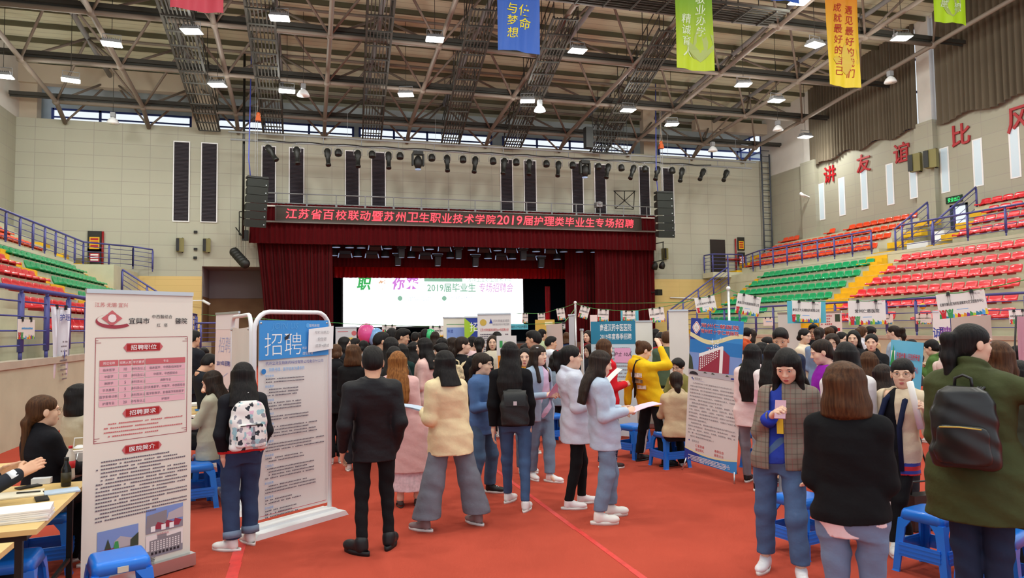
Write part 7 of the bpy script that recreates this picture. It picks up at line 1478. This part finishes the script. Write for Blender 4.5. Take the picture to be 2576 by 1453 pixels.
for k,(a_,c_) in enumerate(((.0,'1c2440'),(.03,'e8ddc8'),(.055,'1c2440'))): MB().path([p['WR'][1]-v*(.02+a_),p['WR'][1]-v*(.045+a_)],[.058,.059],14).build('cuff_band',C(c_,.9),p['t'])
t=carry(p,'paper_roll','rolled white paper in the hand of the woman in the cream cardigan','paper',0); MB().tube((-.01,.0,-.16),(.03,.06,.2),.024,n=12).build('roll',m_paper,t)
p=person('tall woman with a long ponytail in an olive green coat, arm stretched to the right',2443,808,d=4.3,a=-10,hy=-46,hair=('pony','k',.42),H=1.8,top=dict(m=C('3f4526',.75),lo=.1,hem=.36,neck='hood',fl=.05,fold=.008,sr=(.09,.088,.068),n='coat'),bot=dict(t='straight',m=jean('27324a'),fold=.005),shoe=('sneaker','2a2a2c'),arms=('hold',((.9,.25,-.25),(.95,.2,.35),'relax')))
backpack(p,'black leather backpack on the olive green coat',M('black leather','141414',.35,spec=.6),.34,.46,.15,.80,kind=0,lo=.085,metal=P_['gold'])
person('person in a red jacket at the right edge of the hall view',2650,815,d=4.1,a=95,hair=('long','b',.3),top=dict(m=C('c8504a',.85),lo=.06,hem=.5,neck='hood'),bot=dict(t='straight',m=blackm),arms=('down','down'))
person('woman with loose brown hair behind the olive green coat',2512,852,d=5.2,a=-20,hair=('long','b',.22),top=dict(m=C('3a4030',.8),lo=.05,hem=.45),bot=dict(t='straight',m=blackm),arms=('hold','hold'))
t=thing('shoulder_bag','black shoulder bag standing behind the cream cardigan','bag',tuple(atZ(2318,1330,0))); MB().box((0,0,.16),(.3,.16,.3),taper=.85).build('body',M('black leather','141414',.35),t); MB().path([(-.1,0,.3),(-.08,0,.42),(.08,0,.42),(.1,0,.3)],.01,6).build('handle',_M['black leather'],t)
# left foreground table
p=person('seated woman with glasses and a long ponytail in a black embroidered top',112,989,d=5.55,a=-62,hy=-14,sit=True,H=1.62,hair=('lowpony','b',.35),glasses=2,top=dict(m=C('15151a',.9),lo=.04,hem=.46,neck='high'),bot=dict(t='straight',m=C('18181c')),arms=('table','table'))
person('seated woman in a beige trench coat behind the woman with the ponytail',205,962,d=6.5,a=-60,sit=True,H=1.62,hair=('bob','k'),top=dict(m=C('b3a891',.85),lo=.05,hem=.42,neck='collar'),bot=dict(t='straight',m=blackm),arms=('table','table'))
person('seated person in a dark suit at the left frame edge with a raised hand',-150,1020,d=4.55,a=-80,sit=True,H=1.65,sex='m',hair=('short','k'),top=dict(m=C('23262e',.8),lo=.03,hem=.46,neck='collar',cuff=C('dfe3ea',.8)),bot=dict(t='straight',m=C('1c1e24')),arms=(((.2,.5,-.85),(-.1,.9,.3),'relax'),((.2,.55,-.7),(-.1,.95,.42),'relax')))
person('seated woman with wavy dark hair in a grey green coat facing the long table',533,929,d=7.9,a=62,hp=16,sit=True,H=1.6,hair=('long','d',.24),top=dict(m=C('b3b09c',.85),lo=.05,hem=.4,neck='collar'),bot=dict(t='straight',m=blackm),arms=('write','table'))
# ======================= crowd further back =======================
def dark(c): return C(c,.9)
def crowd(lb,x,y,d,a,hair,topc,botc='26262c',sex='f',arms=('down','down'),sit=False,hp=5,hy=0,gl=False,neck='collar',hem=.46,lo=.035,sk=None,bt='straight',shoe='e0dcd8'):
    return person(lb,x,y,d=d,a=a,hy=hy,hp=hp,sex=sex,hair=hair,top=dict(m=topc if not isinstance(topc,str) else C(topc),lo=lo,hem=hem,neck=neck),bot=dict(t=bt,m=C(botc),len=.95) if bt!='skirt' else dict(t='skirt',m=C(botc),hem=.3,w=.17,n='skirt'),shoe=('sneaker',shoe),arms=arms,sit=sit,H=1.62 if sit else None,glasses=gl,skin=sk)
hd=('hold','hold'); tb=('table','table')
CR=[
('balding man in a dark suit standing behind the cream roll-up',487,829,11.5,-50,('buzz','k'),'1b1d24','1b1d24','m',hd),
('man in a dark suit bending over a table behind the pinkish roll-up',527,890,10.2,-65,('short','k'),'1c1f26','1c1f26','m',tb,True,35),
('woman with dark hair seated left of the pinkish roll-up',499,876,13.5,30,('long','k',.2),'22232a','26262c','f',tb,True),
('person with a white headband seated left of the pinkish roll-up',512,872,14.2,150,('shortf','k'),'2a2a30','26262c','f',tb,True),
('person in a red striped top seated near the pinkish roll-up',520,888,12.4,90,('shortf','d'),'6a2026','26262c','f',tb,True),
('person half hidden by the white tube framed poster, looking left',574,869,10.2,70,('shortf','d'),'3a3a40','26262c','f',hd),
('woman with low bun, black hoodie and bare legs right of the blue poster',845,863,10,4,('bun','b'),'17171a','17171a','f',('down','down'),False,5,0,False,'hood',.42),
('woman with long black hair and white collar looking right behind the black hoodie',868,845,12.4,-100,('long','k',.35),'1e1e22','26262c','f',hd),
('woman with short brown hair in black seen from behind',890,864,9.9,-10,('bob','b'),'151517','26262c','f',hd),
('man with cropped hair left of the balloons',893,849,15,-60,('buzz','k'),'2c2f38','26262c','m',hd),
('woman with hair up in front of the balloons',916,854,13.2,-30,('bun','k'),'e3ded8','26262c','f',hd),
('girl on the stage side with long hair in front of the pink balloon',908,832,19.5,170,('long','k',.2),'b84a58','26262c'),
('girl facing the camera in front of the pink balloon',925,833,19,178,('long','k',.2),'2a2a30','26262c'),
('man with cropped hair and glasses looking right near the white screen',960,833,10.4,-75,('buzz','k'),'3a3a36','26262c','m',hd,False,5,0,True),
('person with a small clip in dark cropped hair looking down right',955,852,11.6,-60,('short','k'),'3c3f3a','26262c','m',hd,False,20),
('man with dark hair seen from behind near the screen',985,825,13,-20,('short','k'),'2a2c33','26262c','m',hd),
('man in glasses and a dark red checked shirt looking right',1013,826,12,-100,('short','k'),plaidmat('dark red check','5a1c24','2a1a22','2a1a22',16,.7),'26262c','m',hd,False,8,0,True),
('woman with long black hair touching her cheek behind the light brown hair',985,845,9.2,-40,('long','k',.3),'2c3030','26262c','f',('down','mouth')),
('woman with dark hair directly behind the light brown hair',992,868,8.8,-14,('long','k',.3),'23272c','26262c','f',hd),
('woman in a dark green jacket between the pink coat and the cream hood',1012,862,10.5,-20,('long','k',.2),'16302e','26262c','f',hd),
('woman with very long black hair in the middle of the crowd',1040,857,12,8,('long','k',.5),'1d1d22','26262c','f',hd),
('young woman with long hair in a pale pink sweater looking left',1066,847,9.4,68,('long','k',.3),'e4bcb4','2a3248','f',hd),
('person in a cream top near the green balloon',1044,835,15.5,-20,('short','k'),'e0d8c0','26262c'),
('person with dark hair left of the green balloon',1056,836,15.8,30,('short','k'),'30333a','26262c','m'),
('man behind the green balloon',1070,827,15.2,-30,('short','k'),'3a3d45','26262c','m'),
('woman with long hair right of the green balloon',1094,832,15,20,('long','d',.25),'c6c0b4','26262c'),
('woman with dark hair in front of the cream roll-up, taller one',1112,848,12.2,-30,('shortf','k'),'26282e','26262c','f',hd),
('woman with a dark fringe below the cream roll-up',1109,861,11.2,80,('shortf','k'),'e8dcd4','26262c','f',hd),
('woman in a beige jacket looking right by the lime cornered roll-up',1140,847,13,-110,('bob','d'),'cabd98','26262c','f',hd),
('woman with long hair in a pink scarf by the white roll-up',1190,844,12.6,-70,('bun','k'),'d8b8bc','26262c','f',hd),
('woman with a high black ponytail in a black lettered top',1206,845,11,-4,('pony','k',.25),'17171a','2f3d58','f',hd),
('young woman in a striped top and cream vest facing the camera',1239,841,12.5,176,('long','d',.2),'d9d0bc','26262c','f',hd),
('person with dark hair behind the woman in the cream vest',1249,834,15,30,('short','k'),'30323a','26262c','m'),
('man with cropped hair in a navy checked shirt looking left',1341,829,10.6,72,('buzz','k'),plaidmat('navy check','2a3148','8a8fa5','55484a',10,.6),'30343c','m',hd),
('girl with a fringe peering from behind the navy checked shirt',1322,863,13,150,('bob','k',.2,True),'4a5a80','26262c','f',hd),
('woman in a pale green patterned shirt by the pale leaning poster',1364,826,16,-50,('lowpony','k',.2),'b9c8a0','26262c','f',hd),
('man in a white shirt looking right beside the pale leaning poster',1386,844,14,-75,('buzz','k'),'dfe3ee','26262c','m',('hold','front')),
('person in a blue grey denim jacket seated by the table behind the lilac sweater',1398,888,12.2,-20,('bob','k'),'8fa3b4','26262c','f',tb,True),
('person in a navy checked shirt left of the narrow white roll-ups',1424,834,17,20,('long','b',.15),plaidmat('navy check 2','2f3a5a','7f88a5','444',10,.6) if 0 else '3a4a70','26262c','f',hd),
('smiling woman in a red top between the roll-ups and the teal poster',1478,829,15,150,('long','d',.25),'7a1c24','26262c','f',hd),
('woman leaning in below the smiling woman in red',1482,863,13,130,('bob','d'),'2a2a30','26262c','f',tb,True),
('woman with dark hair looking right behind the yellow hoodie',1650,825,16,-110,('long','k',.2),'2a2a32','26262c','f',hd),
('woman in a red top looking down behind the yellow hoodie',1661,835,14,165,('bob','k'),'b01f2a','26262c','f',hd,False,25),
('person in a dark green and yellow jacket seen from behind',1676,833,12.6,0,('short','b'),'4a5a4a','26262c','m',hd),
('person in an orange hoodie right of the red building poster',1878,823,13.2,-30,('shortf','k'),'c4502c','26262c','f',hd,False,15,0,False,'hood'),
('person in a cream hood right of the orange hoodie',1889,826,13.8,-60,('bob','d'),'e3d8b8','26262c','f',hd),
('person with an olive hood up behind the pink coat',1917,859,9.8,-6,('bob','k'),'4a5236','26262c','f',hd,False,10,0,False,'hood'),
('woman facing the camera just right of the red building poster',1872,879,12,165,('bun','k'),'d8b0b4','26262c','f',hd),
('man with glasses in black at the right tables',2046,815,13.6,172,('short','k'),'1a1b20','26262c','m',hd,False,5,0,True),
('woman with a bun in a cream sweater seen from the side',2024,825,12.2,-120,('bun','k'),'e6d6bc','26262c','f',hd),
('woman with a ponytail in a blue denim shirt seen from behind',2060,821,12,-10,('pony','d',.15),'7d93b4','26262c','f',hd),
('person with brown hair behind the denim shirt',2084,821,14,20,('shortf','b'),'c8b8b0','26262c','f',hd),
('woman with dark hair right of the brown haired person at the right tables',2094,818,14.5,-20,('shortf','k'),'e0c8c4','26262c','f',hd),
('woman with glasses reading a white leaflet held at her chin',2092,837,10.6,176,('bob','d'),'c9a0a0','26262c','f',('read','read'),False,12,0,True),
('young woman in blue looking right at the right tables',2118,833,12,-130,('bun','k'),'2f4a9a','26262c','f',hd),
('woman with long dark hair in a black coat facing the camera at the right',2146,828,10.4,170,('long','k',.28),'1c1c20','26262c','f',hd),
('woman in a white hoodie seen from behind at the right',2168,819,12.8,-30,('pony','b',.15),'e6e4ea','26262c','f',hd,False,5,0,False,'hood'),
('person with dark hair right of the white hoodie',2189,819,13.6,-40,('shortf','k'),'c4a880','26262c','f',hd),
('woman in a black jacket covering her mouth with both hands',2191,837,10.2,176,('bun','k'),'17171a','26262c','f',('mouth','mouth'),False,5,0,False,'hood'),
('woman with a curly ponytail in a pale denim jacket looking left',2246,817,12.4,82,('pony','d',.15),'a9bace','26262c','f',('hold','front')),
('person with dark hair behind the glossy blue poster',2291,852,13.5,20,('shortf','k'),'3a3a40','26262c','f',tb,True),
('woman in a green hoodie looking at her phone at the right table',2342,852,11,70,('bun','k'),'4c6a34','26262c','f',('phone','phone'),False,20,0,False,'hood'),
('woman in a pale pink jacket with a black hood at the right table',2386,857,9.6,-30,('pony','k',.12),'e6cfc8','26262c','f',hd,False,8,0,False,'hood'),
('person in an olive top at the right frame edge',2556,867,10,40,('bun','k'),'6a6a3a','26262c','f',tb,True),
('person in a dark coat at the right frame edge beside the green coat',2566,902,5.6,-30,('long','k',.2),'2a2e24','26262c','f',hd,False,5,0,False,'hood'),
('woman with long brown hair in navy behind the brown bob',2184,881,7.6,10,('long','b',.3),'22283a','26262c','f',hd),
('seated woman with loose dark hair in a brown jacket left of the glossy blue poster',2222,912,6.9,-20,('long','d',.25),'8a4a2a','26262c','f',tb,True),
('woman with short dark hair at the table behind the pink coat',1928,845,12,100,('bun','k'),'3a4030','26262c','f',tb,True),
]
INF={}
for r in CR: INF[r[0][:24]]=crowd(*r)
paper_in(INF['woman with glasses readin'[:24]],0,'white leaflet held at her chin by the woman with glasses',.24,.3,None,1.2,off=(.05,.04,.08))
p=person('young woman with glasses in black wearing a cream backpack, looking right',1164,844,d=10,a=-25,hy=-55,hair=('lowpony','d',.12),glasses=1,top=dict(m=blackm,lo=.035,hem=.47,neck='collar'),bot=dict(t='straight',m=C('26262c')),arms=('down','down'))
backpack(p,'small cream backpack with a flower print on the woman in black',M('floral print','cbb894',.8,var=(26,.55)),.24,.34,.11,.78,strap=C('e0cfa8'))
